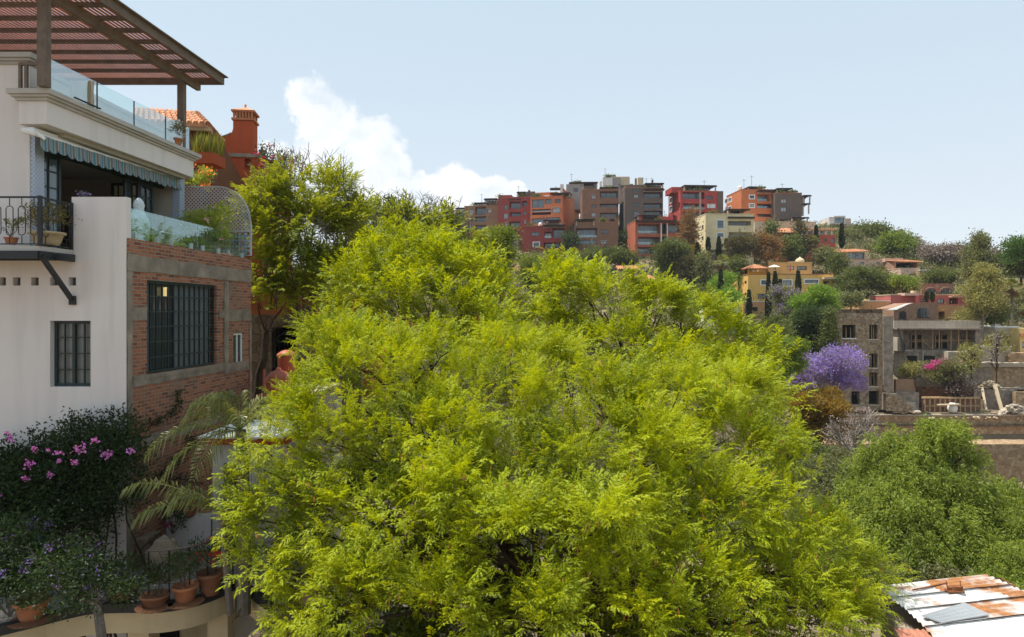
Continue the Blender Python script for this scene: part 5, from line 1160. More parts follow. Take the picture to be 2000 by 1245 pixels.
    bldg('orange block with a tall white framed window pair beside the dark brown porch block', 1448, 1512, 371, 455, 186, 'orange', 3, 11, [('W', 1464, 382, 1473, 388), ('W', 1464, 399, 1473, 405), ('B', 1479, 380, 1503, 393), ('B', 1479, 398, 1509, 407), ('b', 1479, 418, 1509, 424)], left=[('W', 1415, 390, 1421, 397), ('W', 1423, 387, 1429, 394), ('W', 1423, 404, 1428, 410), ('w', 1415, 405, 1420, 414)], pergolas=[(1464, 365, 1497, 371, 1, 4), (1478, 375, 1512, 378, -1, 1)], group=HG)
    bldg('dark brown block with an open timber porch at the right end of the row', 1513, 1566, 378, 455, 184, 'greybrown', -3, 11, [('w', 1525, 389, 1536, 397), ('w', 1525, 405, 1536, 414)], pergolas=[(1519, 368, 1549, 378, 1, 4), (1548, 372, 1562, 377, 2, 3), (1568, 383, 1583, 398, 0, 4), (1568, 399, 1581, 418, 0, 4)], group=HG)
    # lower row
    bldg('dark red three storey block standing below the bright orange block', 1020, 1104, 442, 508, 180, 'darkred', -6, 10, [('w', 1038, 454, 1053, 461), ('W', 1042, 474, 1053, 482), ('w', 1043, 494, 1052, 501), ('L', 1063, 453, 1077, 465), ('b', 1079, 446, 1102, 465), ('b', 1062, 474, 1102, 485), ('d', 1061, 492, 1080, 501)], pergolas=[(1062, 431, 1095, 442), (1061, 442, 1104, 445, -1.1, 1)], extra_down=2, group=HG)
    bldg('brown three storey block with glass fronted balcony, below the tall brown block', 1122, 1207, 435, 513, 178, 'brown', -6, 10, [('B', 1125, 446, 1166, 464), ('g', 1125, 469, 1165, 478), ('b', 1125, 491, 1164, 498), ('w', 1174, 449, 1188, 457), ('p', 1173, 471, 1185, 477), ('w', 1172, 491, 1186, 497)], pergolas=[(1125, 430, 1161, 441, -.2, 3)], boxes=[('column', 1122, 443, 1125, 512, -.25, .0, 'brown')], extra_down=3, group=HG)
    bldg('orange red open fronted block with white columns and four levels of terraces', 1241, 1331, 432, 501, 172, 'orangered', 4, 9, [('B', 1246, 438, 1289, 456), ('B', 1246, 463, 1289, 478), ('b', 1246, 483, 1289, 497), ('d', 1293, 437, 1302, 457), ('b', 1304, 437, 1329, 455), ('w', 1313, 464, 1325, 470), ('d', 1293, 462, 1302, 480), ('p', 1310, 484, 1324, 492)], pergolas=[(1248, 421, 1290, 432, 1, 4)], boxes=[('column', 1290, 436, 1292.5, 500, -.2, .2, 'offwhite'), ('column', 1302, 436, 1304, 500, -.2, .2, 'offwhite'), ('slab', 1240, 431, 1332, 434.5, -1, 0, 'darkwood'), ('penthouse', 1290, 420, 1322, 431.8, 3, 8, 'redc'), ('chimney', 1250, 417, 1256, 431.8, 1, 2, 'redc'), ('base', 1238, 501, 1300, 520, -.3, 6, 'ashlar')], group=HG)
    bldg('cream apartment block with an arched window and two wide dark balconies', 1378, 1472, 419, 488, 165, 'creamy', 3, 9, [('W', 1401, 431, 1413, 446), ('W', 1401, 456, 1413, 463), ('w', 1401, 477, 1413, 483), ('b', 1422, 432, 1467, 441), ('b', 1423, 454, 1469, 469), ('b', 1423, 476, 1469, 486)], left=[('w', 1371, 440, 1374, 449), ('w', 1371, 462, 1374, 470)], pergolas=[(1424, 409, 1466, 419, 1, 4)], boxes=[('slab', 1421, 424, 1473, 427, -.5, 0, 'darkwood'), ('base', 1384, 488, 1445, 508, -.2, 5, 'ashlar')], coping='creamy', group=HG)
    bldg('long low cream building half hidden by trees, right of the cream apartment block', 1474, 1594, 434, 470, 178, 'paletan', 4, 10, [('w', 1500, 446, 1510, 452), ('w', 1550, 446, 1560, 452)], pergolas=[(1550, 425, 1582, 434, 1, 4), (1528, 428, 1545, 434, 2, 3)], coping='paletan', name='house', cat='house')
    r, F = bldg('red villa with an arcade veranda under a pale tiled roof', 1574, 1632, 460, 492, 168, 'villared', 2, 9, [('w', 1608, 466, 1615, 473), ('w', 1622, 466, 1630, 476), ('w', 1585, 467, 1591, 473)], name='house', cat='villa')
    m = MB(); q = F.s; z = F.z; m.box(q(1576), q(1626), 2.5, 3, z(460, 1600) + .16, z(449, 1600), F); [m.box(q(x) - .2, q(x) + .2, .2, .6, z(460, 1600) + .16, z(449, 1600), F) for x in (1577, 1590, 1601, 1613, 1625)]; part('veranda', m, 'offwhite', r)
    tiled(r, F(q(1570), -.8, z(449, 1600)), F(q(1630), -.8, z(449, 1600)), F(q(1622), 4, z(444.5, 1600)), F(q(1578), 4, z(444.5, 1600)), step=.5, r=.16)
    r, F = bldg('small gabled orange red wing left of the red villa', 1521, 1560, 455, 485, 169, 'orangered', 2, 7, [('b', 1531, 458 - 2, 1548, 463)], name='house', cat='house', coping=None)
    q = F.s; z = F.z; tiled(r, F(q(1518), -.7, z(455, 1540)), F(q(1556), -.7, z(455, 1540)), F(q(1552), 3.5, z(443, 1540)), F(q(1524), 3.5, z(443, 1540)), step=.5, r=.16)
    # modern house
    bldg('pale modern house with large bluish windows on the skyline', 1620, 1651, 424, 452, 218, 'modern', -6, 10, [('g', 1630, 425.5, 1649, 436), ('g', 1630, 443, 1649, 450)], boxes=[('terrace', 1617, 437, 1650, 440, -2, 0, 'modern'), ('side_wing', 1651.3, 427, 1662, 452, 0, 8, 'pinkcream'), ('parapet', 1628, 422, 1651, 424, -.2, 6, 'offwhite'), ('left_wing', 1612, 435, 1620, 452, 2, 8, 'paletan')], coping=None, name='house', cat='house')
    # the yellow house
    r, F = bldg('yellow two storey house with white framed windows and cypresses before it', 1461, 1628, 537, 600, 140, 'yellow', -2, 12, [('W', 1487, 548, 1504, 556), ('W', 1529, 548, 1546, 558), ('W', 1572, 547, 1598, 553), ('w', 1608, 549, 1620, 556), ('w', 1610, 560, 1620, 566), ('w', 1480, 574, 1500, 584), ('p', 1506, 573, 1520, 588)], left=[('w', 1454, 549, 1458, 555), ('w', 1454, 572, 1458, 578)], coping='terracotta', name='house', cat='house', boxes=[('awning', 1605, 542, 1630, 546, -1.2, 0, 'paletan')])
    q = F.s; z = F.z; m = MB(); zt = z(537, 1480) + .16; [m.box(a - .12, a + .12, b, b + .24, zt, z(525, 1480), F) for a in () for b in (1, 4)]; [part('gazebo_post', MB().box(a - .12, a + .12, b, b + .24, zt, z(525, 1480), F), 'yelcurtain', r) for a in (q(1465), q(1497)) for b in (1, 4)]; m.box(q(1466), q(1497), 1.6, 1.7, zt, z(527, 1480) - .3, F); part('gazebo_curtain', m, 'yelcurtain', r)
    zt2 = z(524, 1480); pk = F((q(1462) + q(1500)) / 2, 2.5, z(515.5, 1480)); cs = [F(q(1460), .3, zt2), F(q(1502), .3, zt2), F(q(1502), 4.9, zt2), F(q(1460), 4.9, zt2)]
    for i in range(4): tiled(r, cs[i], cs[(i + 1) % 4], pk, pk, 'gazebo_roof', .5, .14)
    bldg('tan upper storey with a dome set behind the roof garden of the yellow house', 1501, 1586, 514, 545, 149, 'ochre2', -2, 8, [('w', 1537, 520, 1551, 527), ('g', 1556, 520, 1576, 528), ('w', 1510, 520, 1516, 527)], name='house', cat='house', coping='ochre2')
    F = Frame(1545, 150, 0); m = MB(); m.box(0, F.s(1571), 0, 3, F.z(516, 1560), F.z(511, 1560), F); c = F(F.s(1566), 1, F.z(512, 1560)); m.lathe(c, [(1.0, 0), (.95, .4), (.7, .75), (.3, .95), (.1, 1.2)], 14); settag(part('dome', m, 'paletan', None), 'small tan dome and stair head on top of the tan upper storey', 'dome')
    m = MB(); c = P(1512, 531, 141); m.tube([c, c + Vector((0, 0, 1.3))], .04, 5); m.lathe((c.x, c.y, c.z + .95), [(1.3, 0), (.1, .45)], 8); settag(part('parasol', m, 'whitepaint', None), 'white parasol on the roof garden of the yellow house', 'parasol')
    m = MB(); c = P(1543, 532, 141); m.tube([c, c + Vector((0, 0, 1.4))], .08, 5); m.lathe((c.x, c.y, c.z + .3), [(.1, 0), (.22, .1), (.12, 1.0), (.02, 1.3)], 8); settag(part('parasol', m, 'redc', None), 'furled red parasol on the roof garden of the yellow house', 'parasol')
    bldg('low tan roofed building in front of the yellow house', 1452, 1498, 590, 625, 128, 'ochre', 0, 8, [('w', 1470, 600, 1480, 608)], name='house', cat='house', coping='offwhite')
    # small roofs low in the trees
    for lab, x0, x1, y0, y1, Y, rt in (('low red tiled roof half buried in trees below the dark red block', 1004, 1040, 517, 530, 150, 5), ('small flat terracotta roof left of the reddish tall tree', 1205, 1249, 517, 526, 148, -3), ('little tiled gable roof peeping from the green trees', 1258, 1280, 536, 546, 140, 4), ('long pale roof edge seen just above the bright mesquite', 1372, 1448, 586, 594, 118, 0)):
        r, F = bldg(lab, x0 + 3, x1 - 3, y1, y1 + 12, Y, 'brickish' if x0 < 1300 else 'offwhite', rt, 5, [('w', x0 + 8, y1 + 2, x0 + 13, y1 + 7)], name='house', cat='house', coping=None, extra_down=5)
        xm = (x0 + x1) / 2; q = F.s; tiled(r, F(q(x0), -.6, F.z(y1, xm)), F(q(x1), -.6, F.z(y1, xm)), F(q(x1 - 3), 4, F.z(y0, xm)), F(q(x0 + 3), 4, F.z(y0, xm)), step=.45, r=.14)
    bldg('grey stone retaining terrace with flat roofed rooms under the sandy and red blocks', 930, 1012, 456, 505, 186, 'greyblock', -5, 8, [('l', 995, 463, 1006, 474), ('d', 975, 462, 990, 474), ('w', 940, 462, 952, 470), ('d', 985, 482, 1000, 492)], pergolas=[(968, 452, 1012, 458, -.6, 3)], name='house', cat='house')
    bldg('small tan gabled house just below the sandy brown block', 892, 930, 457, 490, 180, 'ochre', -3, 7, [('w', 900, 465, 907, 472)], name='house', cat='house')
    # right hand slope
    bldg('pinkish cream house with flat roof and dark framed corner window', 1653, 1745, 508, 530, 160, 'pinkcream', 2, 8, [('w', 1727, 514, 1736, 525), ('w', 1712, 512, 1718, 517), ('w', 1680, 512, 1688, 517)], name='house', cat='house', coping='ochre', extra_down=1)
    r, F = bldg('glazed pavilion under a low red tiled roof on the slope', 1652, 1690, 493, 508, 163, 'greyblock', 2, 7, [('g', 1656, 494, 1688, 506)], name='pavilion', cat='pavilion', coping=None)
    q = F.s; z = F.z; tiled(r, F(q(1630), -.8, z(494, 1660)), F(q(1692), -.8, z(491, 1660)), F(q(1688), 4, z(484, 1660)), F(q(1645), 4, z(486, 1660)), step=.5, r=.15)
    r, F = bldg('dark veranda house under a thin tiled canopy, centre of the right slope', 1746, 1792, 511, 526, 156, 'brickish', 2, 7, [('D', 1750, 513, 1791, 524)], name='house', cat='house', coping=None, boxes=[('upper_wall', 1744, 503, 1780, 510, 3, 7, 'pinkcream')], extra_down=1)
    q = F.s; z = F.z; tiled(r, F(q(1742), -1, z(511, 1770)), F(q(1798), -1, z(512.5, 1770)), F(q(1790), 4, z(506, 1770)), F(q(1748), 4, z(507, 1770)), step=.5, r=.14)
    bldg('tall pink plastered house wall with one small dark window', 1759, 1796, 525, 566, 152, 'pinkcream', -3, 8, [('w', 1777, 535, 1785, 545), ('w', 1780, 557, 1787, 563)], name='house', cat='house', coping='paletan', extra_down=1)
    bldg('dark stone retaining wall right of the tall pink wall', 1796.5, 1870, 529, 560, 150, 'retain', 0, 4, [], name='stone_wall', cat='wall', coping=None, boxes=[('coping', 1796, 527, 1830, 529, -.1, .5, 'offwhite')])
    bldg('low pink terrace wall among the bushes above the red house', 1735, 1775, 563, 577, 140, 'pinkcream', 0, 6, [], name='house', cat='house', coping='ochre')
    # arcade
    r, F = bldg('stone built house with two wide arched windows above the red house', 1800, 1865, 556, 580, 134, 'brickstone', 0, 8, [], name='house', cat='house', coping='brickish')
    for a, b in ((1806, 1830), (1835, 1861)):
        m = MB(); n = 14; q0, q1 = F.s(a), F.s(b); zb, zt = F.z(575, 1830), F.z(562, 1830); vs = [F(q0, -.02, zb), F(q1, -.02, zb)] + [F((q0 + q1) / 2 + (q1 - q0) / 2 * math.cos(math.pi * i / n), -.02, zb + (zt - zb) * (.35 + .65 * math.sin(math.pi * i / n))) for i in range(n + 1)]
        m.add(vs, [tuple(range(len(vs)))]); w = part('arched_window', m, 'pane', r); m = MB(); pts = vs[2:]; m.tube([Vector(v) + Vector((0, -.04, 0)) for v in pts], .16, 5, False)
        part('arch', m, 'brickish', w); m = MB(); [m.bar(F(q0 + (q1 - q0) * i / 6, -.06, zb), F(q0 + (q1 - q0) * i / 6, -.06, zb + (zt - zb) * .95 * (.5 + .5 * math.sin(math.pi * i / 6))), .07) for i in range(1, 6)]; part('mullion', m, 'iron', w)
    bldg('long low red house with a pink terrace and small awnings', 1740, 1904, 577, 600, 126, 'redwall', 0, 8, [('w', 1832, 584, 1844, 593), ('b', 1854, 583, 1871, 595), ('w', 1798, 585, 1812, 590)], name='house', cat='house', coping='paletan', boxes=[('awning', 1852, 579.5, 1874, 581, -1, 0, 'paletan'), ('porch', 1760, 573, 1788, 578, -1.2, 1, 'pinkcream'), ('porch_wall', 1781, 578, 1788, 592, -1.2, -.8, 'redwall'), ('chimney', 1784, 568, 1790, 574, 0, 1, 'paletan')])
    bldg('long plain ochre wall behind the rubble stone tower', 1678, 1738, 589, 615, 120, 'ochre', 0, 6, [], name='house', cat='house', coping='offwhite', boxes=[('chimney', 1692, 584, 1699, 589, 0, 1, 'yellowwall')])
    bldg('ochre orange house front with three dark doors beside the brick gable house', 1832, 1905, 596, 628, 118, 'ochre', 0, 6, [('b', 1833, 609, 1845, 624), ('b', 1868, 609, 1876, 624), ('b', 1891, 609, 1901, 624)], name='house', cat='house', coping='redwall', extra_down=1)
    # brick gable house
    Y = 114; F = Frame(1746, Y, 0); q = F.s; z = F.z; zb = z(630, 1790); r = thing('house', 'exposed brick house with two arched windows and a slanting metal roof', 'house', F(q(1790), 3, zb)); m = MB()
    A = [(0, z(603, 1750)), (q(1785), z(592, 1785)), (q(1832), z(591, 1832))]; vs = []
    for d in (0, 6): vs += [F(0, d, zb), F(q(1832), d, zb)] + [F(a, d, b) for a, b in A[::-1]]
    m.add(vs, [(0, 1, 2, 3, 4), (9, 8, 7, 6, 5), (2, 7, 8, 3), (3, 8, 9, 4), (1, 6, 7, 2), (4, 9, 5, 0)]); part('wall', m, 'brickwall2', r)
    for a, b, c, d in ((1791.5, 1813.5, 620, 601), (1756, 1770, 623, 608)):
        m = MB(); n = 12; q0, q1, zz, zt = q(a), q(b), z(c, 1800), z(d, 1800); vs = [F(q0, -.02, zz), F(q1, -.02, zz)] + [F((q0 + q1) / 2 + (q1 - q0) / 2 * math.cos(math.pi * i / n), -.02, zz + (zt - zz) * (.7 + .3 * math.sin(math.pi * i / n))) for i in range(n + 1)]
        m.add(vs, [tuple(range(len(vs)))]); w = part('arched_window', m, 'pane', r); m = MB(); [m.bar(F(q0 + (q1 - q0) * i / 4, -.05, zz), F(q0 + (q1 - q0) * i / 4, -.05, zz + (zt - zz) * .85), .06) for i in range(1, 4)]; m.bar(F(q0, -.05, (zz + zt) / 2), F(q1, -.05, (zz + zt) / 2), .05); m.bar(F(q0 - .1, -.05, zz - .05), F(q1 + .1, -.05, zz - .05), .12); part('frame', m, 'iron', w)
    m = MB(); vs = [F(q(1728), -.5, z(606, 1730)), F(q(1748), -.5, z(605, 1748)), F(q(1781), .2, z(592, 1783)), F(q(1770), .2, z(594, 1768))]; m.add(vs + [tuple(Vector(v) - Vector((0, 0, .08))) for v in vs], [(0, 1, 2, 3), (7, 6, 5, 4), (0, 4, 5, 1)]); part('roof', m, 'tin', r)
    m = MB(); m.box(q(1741), q(1785), 6.5, 8, zb, z(591, 1760), F); part('parapet', m, 'brickwall2', r)
    bldg('bright yellow garden wall with a white coping at the right edge', 1920, 2050, 545, 575, 138, 'yellowwall', 0, 5, [], name='garden_wall', cat='wall', coping='whitepaint')
    bldg('small grey white house with streaked wall at the right edge', 1944, 1990, 640, 690, 101, 'concrete_pale', 0, 8, [('g', 1951, 656, 1963, 680), ('g', 1966, 655, 1985, 679)], name='house', cat='house', coping='whitepaint', boxes=[('chimney', 1953, 634, 1961, 640, 1, 2, 'offwhite')])
    bldg('yellow wall corner with a salmon canopy at the far right edge', 1992, 2060, 642, 695, 99, 'yellowwall', 0, 5, [('w', 1996, 668, 2010, 680)], name='garden_wall', cat='wall', coping=None, boxes=[('canopy', 1991, 652, 2030, 656, -1, 0, 'terracotta')])
M['yelcurtain'] = stucco('yellow_curtain', (.60, .32, .03)); M['ochre2'] = stucco('tan_plaster', (.42, .29, .14)); M['brickstone'] = stone_mat('brick_stone', [(.38, .22, .15), (.30, .19, .13), (.42, .30, .22)], 2.5); M['brickwall2'] = stone_mat('weathered_brick', [(.40, .22, .15), (.32, .17, .11), (.46, .30, .21)], 4.0, (.42, .32, .25))
hill()

# ------------------------------------------------------------ building site on the right
def site():
    # rubble stone tower
    Y = 90; F = Frame(1629, Y, -10); q = F.s; z = F.z
    H = [('d', 1645, 635, 1671, 661), ('d', 1698, 635, 1714, 663), ('d', 1645, 690, 1672, 716), ('d', 1698, 691, 1714, 719), ('d', 1698, 728, 1714, 755), ('d', 1697, 764, 1717, 791), ('d', 1663, 765, 1679, 791)]
    r = thing('stone_tower', 'unfinished rubble stone tower with empty square window openings', 'tower', F(q(1676), 4, z(800, 1676))); m = MB(); zb, zt = z(800, 1676), z(604.5, 1676)
    wall_panel(m, F, 0, q(1724), zb, zt, holes_of(F, H, None)); FL = FrameAt(F(0, 0, 0)[:2], F.a - math.pi / 2); wall_panel(m, FL, -7, 0, zb, zt, []); m.quad(F(0, 7, zb), F(0, 7, zt), F(q(1724), 7, zt), F(q(1724), 7, zb)); m.quad(F(0, .5, zt - .5), F(q(1724), .5, zt - .5), F(q(1724), 7, zt - .5), F(0, 7, zt - .5)); m.box(0, q(1724), .0, .5, zt - .5, zt, F); part('wall', m, 'stone', r)
    for (a, c, d, b, dp) in holes_of(F, H, None): part('painted_room_shade', MB().quad(F(a + .01, dp - .01, d + .01), F(c - .01, dp - .01, d + .01), F(c - .01, dp - .01, b - .01), F(a + .01, dp - .01, b - .01)), 'dark', r)  # black sheets put the shade into the tower's window recesses
    for (k, a, b, c, d) in H:
        mm = MB(); mm.box(q(a) - .12, q(c) + .12, -.05, .28, z(d, a) - .12, z(d, a) + .02, F); part('window_sill', mm, 'offwhite' if b < 640 and a < 1650 else 'concrete_pale', r)
    m = MB(); m.box(q(1724) + .003, q(1743), -.25, 5, z(752, 1730), z(618, 1733), F); m.box(q(1722), q(1750), -.5, 4, z(800, 1730), z(768, 1733), F); m.box(q(1724) + .1, q(1744), -.1, 5, z(768, 1730), z(752, 1733), F) ; part('concrete_shaft', m, 'concrete', r)
    PR = [MB().box(q(1705), q(1707), .7, .8, z(664, 1706), z(635, 1706), F), MB().box(q(1709), q(1711), .7, .8, z(664, 1706), z(635, 1706), F)] + [MB().box(q(x), q(x + 1.6), .7, .8, z(y1, x), z(y0, x), F) for x, y0, y1 in ((1704, 692, 718), (1710, 692, 718), (1704, 729, 754), (1710, 729, 754), (1655, 640, 660), (1664, 640, 660))]; [part('prop', b_, 'formwood', r) for b_ in PR]
    # stone stair wedge at its foot
    m = MB(); vs = [F(q(1722), -1.5, z(800, 1722)), F(q(1775), -1.5, z(800, 1775)), F(q(1775), -1.5, z(792, 1775)), F(q(1722), -1.5, z(762, 1722))]; vs2 = [(Vector(v) + Vector((0, 1.2, 0))) for v in vs]; m.add(vs + vs2, [(0, 1, 2, 3), (3, 2, 6, 7), (1, 5, 6, 2)]); settag(part('stair_wall', m, 'stone', None), 'sloping rubble stair wall at the foot of the stone tower', 'wall')
    m = MB(); 
    for i in range(9): x0 = 1776 + i * .4; y = 800 - i * 3.4; m.box((x0 - CX) / F_PX * (87.5 + i * .35), (1797 - CX) / F_PX * (87.5 + i * .35), 88.9 + i * .2, 89.09 + i * .2, -13.3, (HY - y) / F_PX * 87.5)
    settag(part('steps', m, 'concrete_pale', None), 'flight of rough steps right of the stone tower foot', 'steps')
    # concrete house under construction
    Y = 98; F = Frame(1746, Y, -6); q = F.s; z = F.z; r = thing('unfinished_house', 'two storey raw concrete house under construction with timber props', 'house', F(q(1830), 5, z(735, 1830)))
    m = MB(); m.box(0, q(1913), 0, .5, z(642, 1830), z(627, 1830), F); m.box(0, q(1913), .502, 9, z(642, 1830), z(636, 1830), F); part('roof_slab', m, 'concrete_pale', r)
    m = MB(); m.box(0, q(1913), -1.0, 0, z(643, 1830) - .05, z(641, 1830), F); part('canopy', m, 'concrete', r)
    m = MB(); wall_panel(m, F, 0, q(1913), z(735, 1830), z(642, 1830) - .01, holes_of(F, [('D', 1764, 645, 1905, 684)], None)); m.box(q(1913), q(1915), 0, 8, z(735, 1830), z(627, 1830), F); part('wall', m, 'concrete', r)
    hh = [('d', 1795, 656, 1817, 682), ('d', 1843, 656, 1868, 682)]; F2 = Frame(1746, Y, 0);
    for k, a, b, c, d in hh: part('painted_dark_opening', MB().box(q(a), q(c), 2.40, 2.48, z(d, a), z(b, a), F), 'dark', r)  # black box stands for the shade inside each upper window
    m = MB()
    for k, a, b, c, d in hh:
        for x in (a, (a + c) / 2, c): m.box(q(x) - .07, q(x) + .07, 2.28, 2.36, z(d, x), z(b, x), F)
        m.box(q(a), q(c), 2.28, 2.36, z((b + d) / 2, a) - .06, z((b + d) / 2, a) + .06, F)
    m.box(q(1790), q(1905), 1.0, 1.08, z(666, 1850), z(664.5, 1850), F)
    for x in (1792, 1826, 1839, 1862, 1877, 1893): m.box(q(x) - .06, q(x) + .06, .6, .72, z(684, x), z(642, x), F)
    m.bar(F(q(1806), .9, z(664, 1806)), F(q(1826), .9, z(682, 1826)), .1); part('timber_prop', m, 'formwood', r)
    for a, b, c, d in ((1771, 695, 1791, 726), (1803, 695, 1826, 730)): part('painted_dark_opening', MB().box(q(a), q(c), -.03, .0, z(d, a), z(b, a), F), 'dark', r)  # flat black boxes on the wall face imitate shaded openings
    m = MB(); m.box(q(1800), q(1802), -.3, -.05, z(735, 1800), z(686, 1800), F); m.box(q(1745), q(1775), -.9, -.05, z(685.5, 1760), z(683.5, 1760), F); m.box(q(1836), q(1900), -2.2, -.05, z(712, 1860), z(686, 1860), F); part('wall_block', m, 'concrete_pale', r)
    m = MB(); m.box(q(1900), q(1925), -2.5, -.1, z(735, 1910), z(705, 1910), F); m.box(q(1860), q(1912), -3.2, -2.3, z(745, 1890), z(712, 1890), F); part('side_wall', m, 'concrete', r)
    for i in range(12):
        pass
    st = thing('outdoor_stair', 'concrete outside stair between the stone tower and the unfinished house', 'stairs', F(-.5, -.5, z(700, 1745))); m = MB()
    for i in range(11): m.box(q(1745) + .0, q(1747 + i * 1.25), -1.0 - .0, -.06, z(684 - i * 2.6 + 2.6, 1750), z(684 - i * 2.6, 1750), Frame(1746, Y, 0)) if False else m.box(q(1744 + (10 - i) * 1.1), q(1748 + (10 - i) * 1.1), -1.4, -.1, z(685 - 0 * i, 1750), z(684 - i * 2.6 + 1, 1750), F)
    part('steps', m, 'concrete_pale', st); m = MB(); m.bar(F(q(1744), -1.5, z(640, 1744)), F(q(1757), -1.5, z(678, 1757)), .1); m.bar(F(q(1744), -1.5, z(648, 1744)), F(q(1757), -1.5, z(685, 1757)), .06); m.box(q(1757), q(1758.5), -1.5, -1.4, z(684, 1757), z(670, 1757), F); part('handrail', m, 'iron', st)
    # terrace walls in front
    def wb(label, x0, x1, y0, y1, Y, mat, d=.6, a=0, nm='low_wall', cat='wall', top=None):
        F = Frame(x0, Y, a); m = MB(); xm = (x0 + x1) / 2; n = max(2, int((x1 - x0) / 6)); rg = random.Random(int(x0)); q1 = F.s(x1); zz = [F.z(y0, xm) + rg.uniform(-.05, .05) for _ in range(n + 1)]; zb = F.z(y1, xm)
        for i in range(n):
            qa, qb = q1 * i / n, q1 * (i + 1) / n; v = [F(qa, 0, zb), F(qb, 0, zb), F(qb, 0, zz[i + 1]), F(qa, 0, zz[i]), F(qa, d, zb), F(qb, d, zb), F(qb, d, zz[i + 1]), F(qa, d, zz[i])]; m.add(v, [(0, 1, 2, 3), (3, 2, 6, 7)] + ([(1, 5, 6, 2)] if i == n - 1 else []) + ([(0, 3, 7, 4)] if i == 0 else []))
        o = settag(part(nm, m, mat, None), label, cat); return o
    wb('brown plastered low wall with a post beside the tower steps', 1750, 1788, 741, 770, 91, 'ochre3', .5, 6)
    wb('curved rough brick planter wall above the timber formwork', 1789, 1839, 738, 756, 91, 'retain2', .5, -4)
    wb('grey concrete ledge wall below the brown plastered wall', 1750, 1795, 766, 793, 89.6, 'concrete', .8, 0)
    wb('dark rough bank behind the timber formwork', 1792, 1905, 756, 800, 92.5, 'retain2', .8, 0)
    wb('tan cut stone wall under the upper right terrace', 1903, 2060, 716, 762, 94, 'retain', 3, -3)
    wb('long pale coping wall of the upper right terrace', 1880, 2060, 709, 717, 93.7, 'ledge', 1.0, -3)
    wb('light concrete block wall with a corner, below the grey white house', 1918, 1975, 678, 711, 97, 'concrete_pale', 4, 5)
    wb('old ashlar wall piece at the right edge below the grey white house', 1973, 2060, 690, 712, 96.5, 'retain', 2, 0)
    wb('grey retaining wall under the rubble heap on the right', 1908, 1986, 762, 800, 91.5, 'concrete', .6, 0)
    wb('short orange brown pier wall at the right edge of the site', 1984, 2060, 766, 812, 90, 'retain', .6, 0)
    wb('thin pale ledge across the middle of the right terraces', 1903, 2060, 757, 761, 93, 'ledge', .8, 0)
    # formwork
    F = Frame(1804, 89.6, 0); q = F.s; z = F.z; r = thing('formwork', 'row of upright timber formwork props below a rough slab edge', 'formwork', F(q(1860), 0, z(813, 1860)))
    for i in range(12):
        m = MB(); x = 1806 + i * 9.9; m.box(q(x) - .08, q(x) + .08, -.1 + .05 * (i % 3), .08 + .05 * (i % 3), z(812 if i > 1 else 808, x), z(777, x), F); part('post', m, 'formwood', r)
    m = MB(); m.box(0, q(1917), -.2, .5, z(779, 1860), z(776, 1860), F); m.box(0, q(1917), -.12, -.02, z(794, 1860), z(792, 1860), F); m.box(q(1913), q(1918), -.2, .1, z(813, 1915), z(776, 1915), F); part('beam', m, 'formwood', r)
    m = MB(); m.box(.1, q(1915), .55, .62, z(812, 1860), z(779, 1860), F); part('back_board', m, 'brickish', r)
    m = MB(); rg = random.Random(3)
    for i in range(40): x = 1800 + i * 2.7; a = F(q(x), .6, z(776, x)); m.bar(a, Vector(a) + Vector((rg.uniform(-.1, .1), 0, rg.uniform(1.0, 1.5))), .025)
    for i in range(4): m.bar(F(q(1800), .6, z(773 - i * 4, 1800)), F(q(1908), .6, z(773 - i * 4, 1908)), .025)
    settag(part('rebar_cage', m, 'rust_iron', None), 'thin steel reinforcement mesh standing above the formwork', 'rebar')
    # concrete mixer
    c = P(1860, 815, 88.9); r = thing('concrete_mixer', 'pale drum concrete mixer under a plank in front of the formwork', 'concrete mixer', c); m = MB(); m.lathe((c.x, c.y, c.z + .55), [(.15, 0), (.5, .15), (.62, .55), (.55, .9), (.3, 1.3)], 14); part('drum', m, 'offwhite', r, True)
    m = MB(); m.bar(c + Vector((-.8, 0, 0)), c + Vector((-.2, 0, 1.0)), .1); m.bar(c + Vector((.8, 0, 0)), c + Vector((.2, 0, 1.0)), .1); m.bar(c + Vector((-1.0, 0, .5)), c + Vector((1.0, 0, .5)), .1); part('frame', m, 'rust_iron', r)
    for s in (-.8, .8): m = MB(); m.tube([c + Vector((s, -.1, .28)), c + Vector((s, .1, .28))], .28, 12); part('wheel', m, 'dark', r)
    m = MB(); a, b = P(1832, 791, 88.5), P(1874, 790, 88.5); m.bar(a, b, .5, .12); settag(part('plank', m, 'paletan', None), 'thick pale plank propped above the concrete mixer', 'plank')
    for i, (x0, y0, x1, y1, l) in enumerate(((1918, 757, 1926, 802, 'upright leaning timber left of the rubble heap'), (1941, 752, 1956, 803, 'long pale leaning timber against the terrace'), (1944, 751, 1958, 802, 'second pale timber leaning right beside the longest one'))):
        m = MB(); m.bar(P(x0, y0, 90.6), P(x1, y1, 89.2), .28, .12); settag(part('timber', m, 'paletan', None), l, 'timber')
    rg = random.Random(8)
    def heap(label, x0, x1, yb, Y, h, n, mat, s=.25, nm='rubble'):
        m = MB(); m.v = []; k = Y / F_PX
        for i in range(n):
            t = rg.random(); x = x0 + (x1 - x0) * t; pk = math.sin(math.pi * t) ; c = P(x, yb, Y + rg.uniform(-1, 1)); c.z += h * pk * rg.random(); sz = s * rg.uniform(.5, 1.5); m.blob(c, sz * 1.3, sz, sz * .7, rg.randint(0, 999), .25, 6)
        o = settag(part(nm, m, mat, None), label, 'rubble', None, 'stuff')
    heap('grey sand and rubble heap at the right end of the site', 1950, 2010, 812, 88.9, 1.5, 320, 'concrete_pale', .2)
